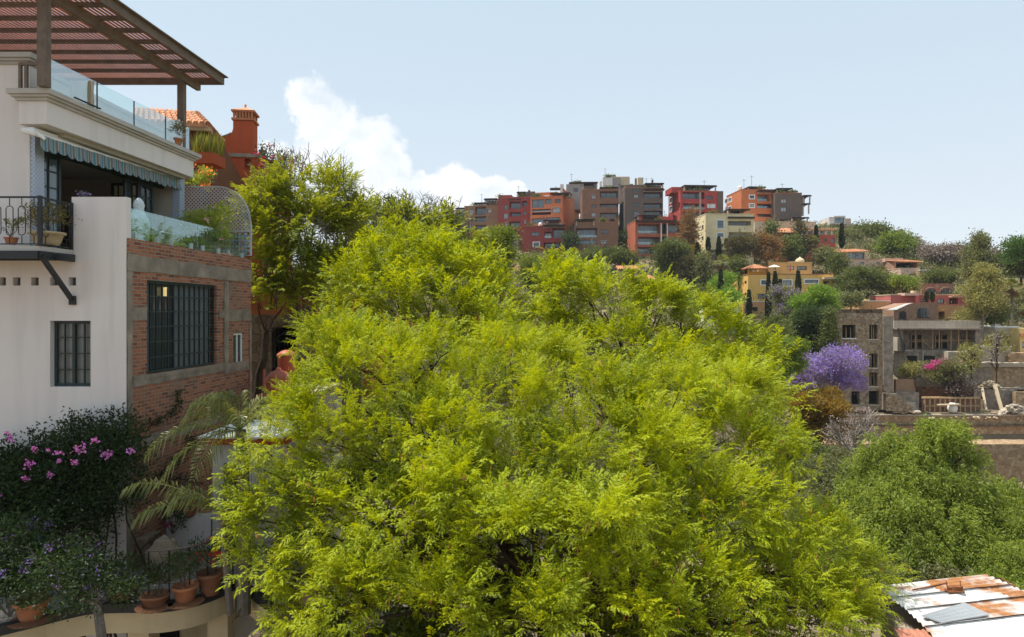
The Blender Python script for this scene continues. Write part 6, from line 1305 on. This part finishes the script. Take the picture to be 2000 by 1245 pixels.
    heap('pile of broken white stones on the middle terrace ledge', 1910, 1955, 758, 92.3, 1.0, 110, 'paletan', .16)
    heap('scattered pale rubble at the left of the tower foot', 1668, 1700, 803, 88.8, .5, 60, 'pinkcream', .2)
    heap('low pile of planks and stones in front of the stair wall', 1745, 1795, 806, 88.9, .5, 60, 'concrete_pale', .22)
    heap('rubble strewn along the edge of the retaining wall', 1800, 1990, 818, 88.6, .25, 60, 'paletan', .14)
    for x, l in ((1941, 'rusty drum standing on the terrace edge left of a bucket'), ): c = P(x, 820, 88.6); m = MB(); m.lathe(c, [(.35, 0), (.36, .9), (.3, .92)], 12); settag(part('drum', m, 'concrete', None), l, 'drum')
    c = P(1971, 818, 88.6); m = MB(); m.lathe(c, [(.4, 0), (.45, .7), (.4, .72)], 10); settag(part('bucket', m, 'darkred', None), 'dark red bucket near the right end of the terrace edge', 'bucket')
    # the great retaining wall
    F = Frame(1560, 88.2, 0); q = F.s; z = F.z; r = thing('retaining_wall', 'long high rubble retaining wall below the building site', 'wall', F(q(1800), 0, -21)); m = MB(); m.box(0, q(2250), 0, .8, -23, z(813, 1800), F); part('masonry', m, 'retain', r)
    m = MB(); m.box(-.1, q(2250), -.12, 1.1, z(813, 1800) + .002, z(810, 1800), F); part('coping', m, 'ledge', r); m = MB(); m.box(-.1, q(2250), -.30, -.002, z(832, 1800), z(829, 1800), F); part('ledge', m, 'retain2', r)
    F = Frame(1600, 84.5, 0); m = MB(); m.box(0, F.s(2250), 0, 3.4, -24, F.z(868, 1800), F); settag(part('stone_terrace', m, 'retain', None), 'lower stepped stone terrace at the foot of the retaining wall', 'terrace')
M['ledge'] = plain('dusty_ledge', (.38, .31, .24), .95, .2, .8, .3)
M['ochre3'] = plain('brown_plaster', (.33, .20, .12), .9, .15, 1, .2); M['retain2'] = stone_mat('dark_rough_stone', [(.19, .14, .10), (.13, .10, .07), (.25, .19, .14)], 2.0, (.12, .09, .07))
site()
# ------------------------------------------------------------ trees and bushes
M['scrubleaf'] = leaf_mat('scrub_leaf', (.06, .07, .025), (.17, .18, .065), .3, None, .12)
def scrub():
    rg = np.random.RandomState(77); n = 60000; Pn = []
    u = rg.uniform(-.62, 1.0, n); y = rg.uniform(42, 250, n); lo = np.array([ground_z(a * b, b) for a, b in zip(u, y)]); x = u * y; px = CX + F_PX * u
    keep = ~((y > 86) & (y < 106) & (px > 1600)) & ~((y > 78) & (y < 89) & (px > 1600)); x, y, lo = x[keep], y[keep], lo[keep]; k = len(x)
    big = rg.rand(k) < .5; h = np.where(big, rg.uniform(.6, 1.7, k), .4) * np.clip(y / 110, .5, 1.25); per = 12
    p = np.repeat(np.stack([x, y, lo + h * .35], 1), per, 0) + rg.normal(size=(k * per, 3)) * np.repeat(h, per)[:, None] * np.array([.6, .6, .35])
    V, Fc = leaf_quads(p, rdir(len(p), rg) + np.array([0, 0, .6]), rg.uniform(.3, .65, len(p)), .26, rg)
    o = npart('scrub', V, Fc, 'scrubleaf', None, (0, 100, 0)); settag(o, 'dry low scrub and bushes covering the hillside slopes', 'scrub', None, 'stuff')
scrub()
TREES = [ # label, bbox, Y, leaf, opts
 ('dark green tree in the gap between the brown block and the orange red block', (1206, 1242, 450, 505), 183, 'darkleaf', {}),
 ('round olive bush in front of the brown three storey block', (1128, 1172, 488, 532), 158, 'oak', {}),
 ('spreading green tree right of the round olive bush', (1180, 1242, 483, 530), 160, 'oak', {}),
 ('small dark tree squeezed between the dark red and brown lower blocks', (1100, 1126, 452, 505), 176, 'darkleaf', {}),
 ('tall reddish brown tree left of the cream apartment block', (1322, 1366, 412, 520), 162, 'brownleaf', dict(shape='tall', trunk_h=.1)),
 ('broad green tree below the orange red open fronted block', (1276, 1345, 478, 566), 150, 'oak', dict(density=1.3)),
 ('dark brown green tree below the tall reddish tree', (1322, 1372, 498, 572), 146, 'brownoak', {}),
 ('feathery grey willow like tree below the cream block', (1356, 1392, 492, 572), 144, 'olive', dict(shape='tall', trunk_h=.1)),
 ('dark brownish tree in front of the cream block balconies', (1418, 1474, 462, 522), 150, 'brownoak', dict(density=1.2)),
 ('brown leaved tree right of the cream block', (1470, 1522, 456, 522), 151, 'brownleaf', dict(density=1.1)),
 ('narrow pine like tree standing before the long low cream building', (1494, 1520, 432, 480), 166, 'oak', dict(shape='tall', trunk_h=.1)),
 ('broad green tree under the gabled orange red wing', (1518, 1566, 462, 520), 155, 'oak', dict(density=1.2)),
 ('tall dark olive tree left of the red villa', (1548, 1582, 436, 505), 158, 'brownoak', dict(shape='tall', trunk_h=.12)),
 ('yellow green tree left of the yellow house', (1386, 1436, 536, 592), 136, 'brightleaf', dict(density=.9)),
 ('green tree filling the corner behind the yellow house', (1425, 1462, 505, 565), 146, 'oak', {}),
 ('pale bushy tree right of the red villa under the tall cypress', (1590, 1634, 488, 532), 154, 'olive', {}),
 ('light olive tree beside the modern house', (1628, 1682, 448, 500), 196, 'olive', dict(density=1.2)),
 ('rounded crown on the skyline right of the modern house', (1668, 1714, 434, 482), 206, 'oak', dict(density=1.2)),
 ('second skyline crown further right with a pointed top', (1704, 1744, 441, 488), 204, 'oak', dict(density=1.1)),
 ('third skyline crown sloping down to the right', (1736, 1772, 452, 496), 200, 'olive', dict(density=1.1)),
 ('broad bright green tree above the veranda house', (1716, 1784, 463, 508), 176, 'mesqfar', dict(density=1.3)),
 ('grey leafless tree on the skyline', (1770, 1808, 460, 508), 180, 'greytwig', dict(density=.35, twigs=6)),
 ('broad leafless purple grey tree on the slope', (1800, 1872, 474, 532), 166, 'greytwig', dict(density=.5, twigs=6)),
 ('green tree right of the leafless purple grey tree', (1852, 1894, 474, 524), 170, 'oak', dict(density=1.2)),
 ('tall loose olive tree reaching above the ridge', (1884, 1946, 458, 568), 122, 'olive', dict(density=1.1, shape='tall', trunk_h=.12)),
 ('dull leafy tree beneath the umbrella shaped tree', (1955, 2035, 492, 552), 118, 'oak', dict(density=1.0)),
 ('thin grey tree between the olive tree and the umbrella tree', (1928, 1965, 480, 550), 124, 'greytwig', dict(density=.5, twigs=5)),
 ('dark leafy tree at the lower left of the pink cream house', (1618, 1656, 498, 542), 148, 'oak', {}),
 ('large dense green tree spreading below the pink cream house', (1632, 1716, 523, 592), 136, 'oak', dict(density=1.5)),
 ('bushy green tree joining the large one on its right', (1700, 1748, 530, 590), 134, 'oak', dict(density=1.4)),
 ('small light green tree leaning before the tall pink wall', (1742, 1788, 543, 576), 130, 'mesqfar', {}),
 ('clipped green shrubs above the arched windows', (1803, 1848, 532, 558), 138, 'oak', dict(trunk_h=.1)),
 ('rounded green shrub right of the arched windows', (1844, 1872, 534, 560), 137, 'oak', dict(trunk_h=.1)),
 ('small dry tree above the rubble stone tower', (1640, 1684, 574, 606), 112, 'olive', dict(density=.9)),
 ('tall light leaved tree rising in front of the ochre orange house', (1872, 1962, 520, 668), 102, 'olivelight', dict(density=.75, trunk_h=.3, shape='tall', bark='palebark')),
 ('leafy green bush at the foot of the tall light leaved tree', (1915, 1962, 588, 650), 103, 'oak', dict(density=.9)),
 ('bright green dense tree beside the jacaranda', (1548, 1640, 567, 652), 110, 'brightleaf', dict(density=1.6)),
 ('dark shaded tree mass left of the stone tower', (1528, 1640, 610, 720), 94, 'darkleaf', dict(density=1.6, trunk_h=.15)),
 ('faded lilac tree with yellowing leaves left of the bright green tree', (1506, 1562, 562, 642), 114, 'olive', dict(extra=('blossom', 'jaca', .35, .8), density=.8)),
 ('ivy covered column of leaves on the left flank of the stone tower', (1604, 1636, 605, 705), 89.0, 'oak', dict(shape='tall', trunk_h=.0, density=1.2)),
 ('small sunlit bush right of the tower steps', (1762, 1794, 712, 742), 92, 'olivelight', dict(trunk_h=.1)),
 ('bougainvillea bush with magenta top on the terrace', (1812, 1886, 706, 752), 91.5, 'olive', dict(trunk_h=.1, density=1.1)),
 ('sparse dry tree above the rubble pile', (1872, 1925, 672, 735), 92.5, 'olivelight', dict(density=.3, twigs=4)),
 ('bare scratchy shrub in the middle of the terrace', (1842, 1905, 728, 790), 90.6, 'greytwig', dict(density=.25, twigs=6, trunk_h=.1)),
 ('small dark tree beside the grey white house', (1925, 1968, 655, 700), 98.5, 'olivelight', dict(density=.7)),
 ('thin leafless tree before the tan cut stone wall', (1930, 1962, 640, 765), 92.2, 'greytwig', dict(density=.12, twigs=5, trunk_h=.35)),
 ('purple flowering jacaranda in full bloom', (1528, 1682, 694, 812), 66, 'jaca', dict(density=.6, trunk_h=.25, twigs=3, bark='palebark', extra=('leaves', 'olive', .25, .8))),
 ('orange brown leaved dense tree below the jacaranda', (1536, 1664, 762, 905), 58, 'rust', dict(density=1.35, trunk_h=.2)),
 ('bare grey branched tree right of the orange brown tree', (1600, 1735, 800, 925), 53, 'greytwig', dict(density=.08, twigs=9, trunk_h=.25, bark='palebark')),
 ('olive bush at the foot of the bare branched tree', (1590, 1672, 868, 960), 50, 'olive', dict(density=.9)),
 ('shrubby green growth at the foot of the orange brown tree', (1500, 1600, 840, 960), 46, 'oak', dict(density=1.0)),
 ('darker leafy tree rising behind the left mesquite crown', (896, 1010, 448, 580), 48, 'mesqdark', dict(density=1.1, lsize=.12)),
 ('green tree under the dark red three storey block', (1008, 1075, 505, 590), 110, 'mesqdark', dict(density=.9)),
 ('loose green tree right of the yellow green palm', (1402, 1446, 562, 628), 105, 'brightleaf', dict(density=.9)),
 ('dull tree below the long pale roof edge', (1330, 1400, 556, 620), 110, 'oak', {}),
 ('green tree behind the right mesquite crown', (1455, 1545, 625, 720), 80, 'oak', dict(density=1.3)),
 ('sunlit green tree right of the right mesquite crown', (1490, 1580, 660, 760), 60, 'mesqfar', dict(density=1.1)),
]
M['pod'] = plain('dry_seed_pod', (.45, .20, .05), .8, .3, 9, 0)
M['mesqshade'] = leaf_mat('shade_dark_mesquite_leaf', (.05, .075, .008), (.13, .155, .012), .3, None, .9, 1.4)  # mesquite leaf colour darkened to stand for shade under the crown
M['brownoak'] = leaf_mat('brown_green_leaf', (.06, .06, .025), (.14, .12, .05), .3, None, .35)
M['mesqfar'] = leaf_mat('far_mesquite_leaf', (.09, .14, .02), (.20, .27, .04), .4, None, .3)
M['mesqdark'] = leaf_mat('mid_mesquite_leaf', (.075, .115, .015), (.20, .25, .03), .4, None, .35, 1.4)
M['olivelight'] = leaf_mat('light_olive_leaf', (.16, .17, .06), (.32, .31, .12), .4, None, .4)
def plant_all():
    for i, (lab, bb, Y, lf, o) in enumerate(TREES):
        nm = 'shrub' if ('bush' in lab or 'shrub' in lab) and 'tree' not in lab else 'tree'
        tree(nm if 'jacaranda in' not in lab else 'jacaranda', lab, bb, Y, lf, seed=100 + i, cat='tree' if nm == 'tree' else 'shrub', group='trees and bushes on the hillside', **o)
    # magenta blossoms on the terrace bougainvillea
    rg = np.random.RandomState(5); L = [P(1817, 716, 91), P(1832, 708, 91), P(1850, 709, 91), P(1864, 711, 91)]; q = np.concatenate([np.array(c)[None] + rg.normal(size=(130, 3)) * np.array([.38, .4, .2]) for c in L]); V, Fc = leaf_quads(q, rdir(len(q), rg), .2, .18, rg)
    b = [o for o in COL.objects if o.get('label', '').startswith('bougainvillea bush')][0]; npart('flowers', V, Fc, 'magenta', b)
    for i, (px, y0, y1, Y, w, lab) in enumerate(((1501, 535, 645, 124, 9, 'tall dark cypress crossing the front of the yellow house'), (1514, 534, 575, 136, 7, 'cypress second from the left before the yellow house'), (1559, 533, 575, 136, 8, 'cypress before the right half of the yellow house'), (1524, 550, 578, 137, 5, 'thin short cypress between two taller ones at the yellow house'), (1463, 570, 625, 122, 8, 'cypress at the left foot of the yellow house'), (1408, 530, 592, 128, 9, 'cypress left of the yellow house'), (1383, 468, 495, 160, 6, 'short cypress under the left edge of the cream block'), (1404, 466, 504, 160, 7, 'cypress before the cream block arched window'), (1419, 471, 487, 161, 5, 'smallest cypress before the cream block'), (1362, 478, 510, 158, 8, 'cypress beside the orange wall left of the cream block'), (1644, 440, 488, 172, 7, 'lone tall cypress on the skyline by the modern house'), (1594, 445, 482, 164, 6, 'cypress in front of the red villa veranda'), (1181, 486, 515, 172, 6, 'cypress in front of the brown three storey block'), (1810, 574, 592, 124, 4, 'left one of two thin cypresses at the red house'), (1821, 574, 592, 124, 4, 'right one of two thin cypresses at the red house'))):
        cypress(lab, px, y0, y1, Y, w, 300 + i)
    fan_palm('fan palm among the trees left of the yellow house', 1412, 498, 575, 140, 44, 1); fan_palm('shaggy fan palm below the red villa', 1588, 460, 512, 156, 30, 2); fan_palm('fan palm with yellow dead fronds near the right edge', 1976, 543, 650, 104, 46, 3); fan_palm('fan palm cut by the right edge of the view', 2004, 590, 660, 106, 36, 4)
    # umbrella-crowned tree at the right skyline
    tree('tree', 'umbrella shaped dark tree with bare arching limbs at the right skyline', (1950, 2060, 470, 560), 108, 'darkish', seed=410, nl=8, trunk_h=.45, density=.8, flat=.35)
    # orange garden wall by the cream block
    m = MB(); F = Frame(1350, 160, 0); m.box(0, F.s(1370), 0, 3, F.z(492, 1360) - 2, F.z(478, 1360), F); settag(part('garden_wall', m, 'yelcurtain', None), 'short vivid orange garden wall left of the cream block', 'wall')
M['darkish'] = leaf_mat('umbrella_leaf', (.035, .07, .015), (.10, .19, .03), .3, None, .3)
plant_all()

# pepper trees: weeping strands
def pepper(label, lobes, base, seed, n_strand, leaf='pepper', ls=.19):
    rg = np.random.RandomState(seed); rr = random.Random(seed); root = thing('pepper_tree', label, 'tree', base); L = []
    for px, py, Y, r in lobes: c = P(px, py, Y); L.append((c.x, c.y, c.z, r, r * .9, r * .85))
    p, d = lobe_points(L, n_strand // 7, 7, .30, rg, .15, minz=-.3); n_strand = len(p); k = 22; t = np.tile(np.linspace(0, 1, k), n_strand); ln = rg.uniform(.7, 1.9, n_strand)
    out = d * np.array([1, 1, 0]); P0 = np.repeat(p, k, 0); DD = np.repeat(out * .35, k, 0); LN = np.repeat(ln, k)
    pts = P0 + DD * (LN * t)[:, None] + np.array([0, 0, 1.]) * (LN * (.25 * t - .95 * t * t))[:, None] + rg.normal(size=P0.shape) * .05
    V, Fc = leaf_quads(pts, rdir(len(pts), rg) * .75 + DD + np.array([0, 0, -.55]), ls * rg.uniform(.7, 1.4, len(pts)), ls * .30, rg)
    mb = MB(); fk = Vector(base).lerp(Vector(L[0][:3]), .45); mb.tube(limb_curve(Vector(base) - Vector((0, 0, .5)), fk, rr, .08, 5), [.34, .31, .28, .26, .24, .22], 8)
    for l in L:
        c = limb_curve(fk, l[:3], rr, .12, 6); mb.tube(c, [.15, .13, .11, .09, .07, .05, .035], 6)
        for _ in range(7): dd = rdir(1, rg)[0]; dd[2] = abs(dd[2]); mb.tube(limb_curve(c[rr.choice((3, 4, 5))], Vector(l[:3]) + Vector(dd) * l[3] * .95, rr, .12, 4), [.05, .04, .03, .02, .01], 4, False)
    part('trunk', mb, 'bark', root); npart('crown', V, Fc, leaf, root)
pepper('large weeping pepper tree below the retaining wall', [(1838, 850, 37, .95), (1805, 885, 37, .9), (1872, 895, 37, 1.0), (1790, 930, 36, 1.3), (1850, 950, 36, 1.4), (1905, 960, 37, .9), (1740, 990, 35, 1.3), (1820, 1010, 35, 1.6), (1915, 1025, 36, 1.4), (1780, 1070, 34, 1.5), (1880, 1080, 34, 1.6), (1955, 1090, 35, 1.3), (1690, 1040, 35, 1.2), (1732, 868, 38, .75), (1712, 905, 37.5, .85), (1745, 930, 37, .9), (1680, 965, 37, .9)], P(1850, 1200, 35), 1, 6400)
pepper('smaller pepper tree at the right edge beside the corrugated roof', [(1985, 980, 38, 1.3), (1990, 1120, 32, 1.6), (2030, 1050, 34, 1.7), (1960, 1160, 30, 1.1), (2040, 1150, 31, 1.4)], P(2010, 1240, 33), 2, 1900)
pepper('loose grey green pepper tree between the mesquite and the large pepper tree', [(1650, 945, 40, 1.4), (1620, 990, 39, 1.3), (1680, 1010, 38, 1.3), (1640, 1070, 37, 1.4), (1600, 920, 42, 1.1), (1700, 1110, 34, 1.3), (1745, 1130, 33, 1.2), (1830, 1140, 32, 1.0)], P(1660, 1200, 37), 3, 2700, 'olive')

# mesquites
def mesquites():
    mesquite('mesquite_tree', 'huge feathery yellow green mesquite filling the foreground', P(1050, 1560, 13.5), P(1060, 1180, 13.2), [
        (505, 850, 12.5, .52), (610, 800, 12.6, .7), (700, 800, 12.7, .8), (770, 840, 12.7, .9), (870, 800, 13.4, .9), (620, 840, 12.2, .6), (515, 900, 12.1, .66), (505, 1000, 11.7, .6), (525, 1100, 11.2, .55), (665, 745, 13.0, .9), (560, 850, 12.4, .85), (560, 960, 12.0, .85), (560, 1070, 11.6, .8), (610, 1160, 11.2, .8), (700, 680, 14.0, .95), (770, 740, 13.2, 1.2), (840, 700, 14.2, 1.0),
        (700, 880, 12.2, 1.1), (690, 1010, 11.6, 1.1), (720, 1150, 10.8, 1.1), (850, 860, 12.2, 1.2), (830, 1010, 11.2, 1.1), (920, 770, 13.2, 1.1), (980, 920, 11.6, 1.1), (960, 1060, 10.6, 1.1), (870, 1180, 10.2, 1.0),
        (1050, 790, 13.0, 1.15), (1120, 900, 11.8, 1.1), (1100, 1040, 10.6, 1.0), (1040, 1190, 9.6, .9), (1180, 790, 13.2, 1.1), (1260, 880, 12.2, 1.15), (1240, 1020, 11.2, 1.1), (1200, 1160, 10.2, 1.0),
        (1310, 780, 13.8, 1.1), (1400, 860, 13.2, 1.1), (1490, 880, 13.4, .95), (1390, 990, 12.0, 1.1), (1360, 1130, 11.0, 1.05), (1500, 1000, 12.6, 1.1), (1500, 1130, 11.8, 1.0), (1590, 1060, 12.8, .9), (1610, 1150, 12.2, .8), (1690, 1110, 12.8, .62), (1560, 1210, 11.4, .8),
        (1000, 700, 14.6, 1.0), (1430, 770, 14.6, 1.0), (1180, 1000, 9.8, .6), (1000, 1010, 9.9, .6), (900, 940, 10.8, .7), (1080, 700, 15, .9), (640, 660, 14.6, .75), (1640, 1190, 11.8, .6), (1330, 1230, 10.3, .9)],
        12.0, SPR_FINE, seed=5, pods=420, per=13, trunk_r=.15, scale=.66)
    mesquite('mesquite_tree', 'added dark undergrowth tree standing for shade beneath the huge foreground mesquite', P(1150, 1500, 15.2), P(1150, 1230, 15.2), [  # added to fill the gaps below with shade-dark foliage
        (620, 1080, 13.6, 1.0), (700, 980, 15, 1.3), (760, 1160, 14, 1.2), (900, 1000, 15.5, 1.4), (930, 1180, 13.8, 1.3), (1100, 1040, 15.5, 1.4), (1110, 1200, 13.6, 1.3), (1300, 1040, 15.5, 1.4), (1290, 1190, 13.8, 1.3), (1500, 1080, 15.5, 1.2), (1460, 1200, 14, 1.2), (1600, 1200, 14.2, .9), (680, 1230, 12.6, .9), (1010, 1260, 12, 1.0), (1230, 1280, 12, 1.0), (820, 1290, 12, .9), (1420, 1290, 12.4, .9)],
        4.2, SPR_MID, seed=15, per=11, leaf='mesqshade', scale=.95, trunk_r=.12, gap=.9)
    mesquite('mesquite_tree', 'second mesquite crown rising behind the big one on its left', P(840, 1300, 19), P(840, 820, 18.8), [
        (700, 560, 18.4, 1.05), (760, 520, 19, 1.05), (840, 530, 19, 1.2), (920, 540, 19.4, 1.05), (960, 590, 19, .95), (700, 630, 18, .9), (790, 600, 18, 1.2), (880, 620, 18, 1.2), (660, 590, 18, .7), (860, 470, 20, .5), (800, 470, 20, .6), (960, 650, 17.4, .95), (740, 470, 20.5, .55)], 9.0, SPR_MID, seed=6, per=12, leaf='mesquite', scale=.74, trunk_r=.15)
    mesquite('mesquite_tree', 'third mesquite crown rising behind the big one on its right', P(1230, 1300, 20), P(1230, 860, 19.8), [
        (1090, 570, 20, 1.0), (1130, 530, 21, .8), (1180, 590, 20, 1.3), (1090, 640, 19.4, 1.0), (1270, 600, 20.2, 1.15), (1350, 630, 20, 1.15), (1420, 670, 19.6, 1.0), (1210, 690, 18.6, 1.3), (1310, 720, 18.6, 1.2), (1420, 740, 18.4, 1.1), (1480, 690, 19, .75), (1120, 690, 18.6, 1.0), (1500, 770, 18, .85), (1080, 530, 21, .6)], 9.0, SPR_MID, seed=7, per=12, leaf='mesquite', scale=.74, trunk_r=.15)
    mesquite('mesquite_tree', 'tall open mesquite with dark limbs behind the lattice screen', P(600, 780, 24), P(590, 640, 24), [
        (530, 400, 24, 1.1), (570, 370, 24.5, 1.0), (530, 460, 23.6, 1.0), (600, 440, 24, 1.3), (640, 380, 25, 1.1), (660, 450, 24.6, 1.15), (560, 520, 23.5, 1.1), (640, 520, 24, 1.1), (500, 420, 23.4, .6), (690, 420, 25, .8), (610, 560, 23.5, .9), (530, 560, 23, .7)], 6.5, SPR_MID, seed=8, per=10, leaf='mesquite2', scale=1.05, bare=90, trunk_r=.14, cull=.6, bark='greybark', gap=.5)
    mesquite('mesquite_tree', 'hazier mesquite on the slope with bare twig tips against the clouds', P(770, 700, 38), P(765, 560, 38), [
        (720, 450, 38, 1.5), (770, 440, 39, 1.4), (820, 445, 40, 1.5), (700, 500, 37, 1.5), (780, 500, 38, 1.8), (860, 450, 42, 1.6), (900, 480, 42, 1.4), (840, 500, 39, 1.6), (690, 430, 38, 1.0)], 1.9, SPR_FAR, seed=9, per=10, leaf='mesquite2', scale=1.7, bare=110, trunk_r=.2, cull=.55, bark='greybark', gap=.5)
    mesquite('mesquite_tree', 'small shaded mesquite beside the iron gateway', P(500, 760, 22.5), P(520, 650, 22.5), [(520, 620, 22.5, .9), (560, 580, 22.8, .8), (505, 570, 22.4, .7), (600, 600, 23.2, .7)], .55, SPR_MID, seed=10, per=7, leaf='mesquite2', scale=1.2, trunk_r=.12, bare=20, cull=.5)
mesquites()
def small_trees():
    tree('tree', 'little dark evergreen tip sticking up among the bare twigs', (752, 780, 388, 440), 41, 'darkleaf', seed=501, shape='tall', trunk_h=.1, lsize=.10)
small_trees()
# dry air over the valley
def haze():
    m = bpy.data.materials.new('dry_air'); m.use_nodes = True; T = NT(m.node_tree); out = T.n('ShaderNodeOutputMaterial'); v = T.n('ShaderNodeVolumePrincipled'); v.inputs['Color'].default_value = (.86, .92, 1, 1); v.inputs['Density'].default_value = .00016; v.inputs['Anisotropy'].default_value = .3
    T.l(v.outputs[0], out.inputs['Volume']); m.cycles.homogeneous_volume = True; mb = MB(); mb.box(-9000, 9000, -4000, 7000, -45, 60); settag(part('haze', mb, m, None), None, None, None, 'stuff')
haze()
print('objects', len(COL.objects))
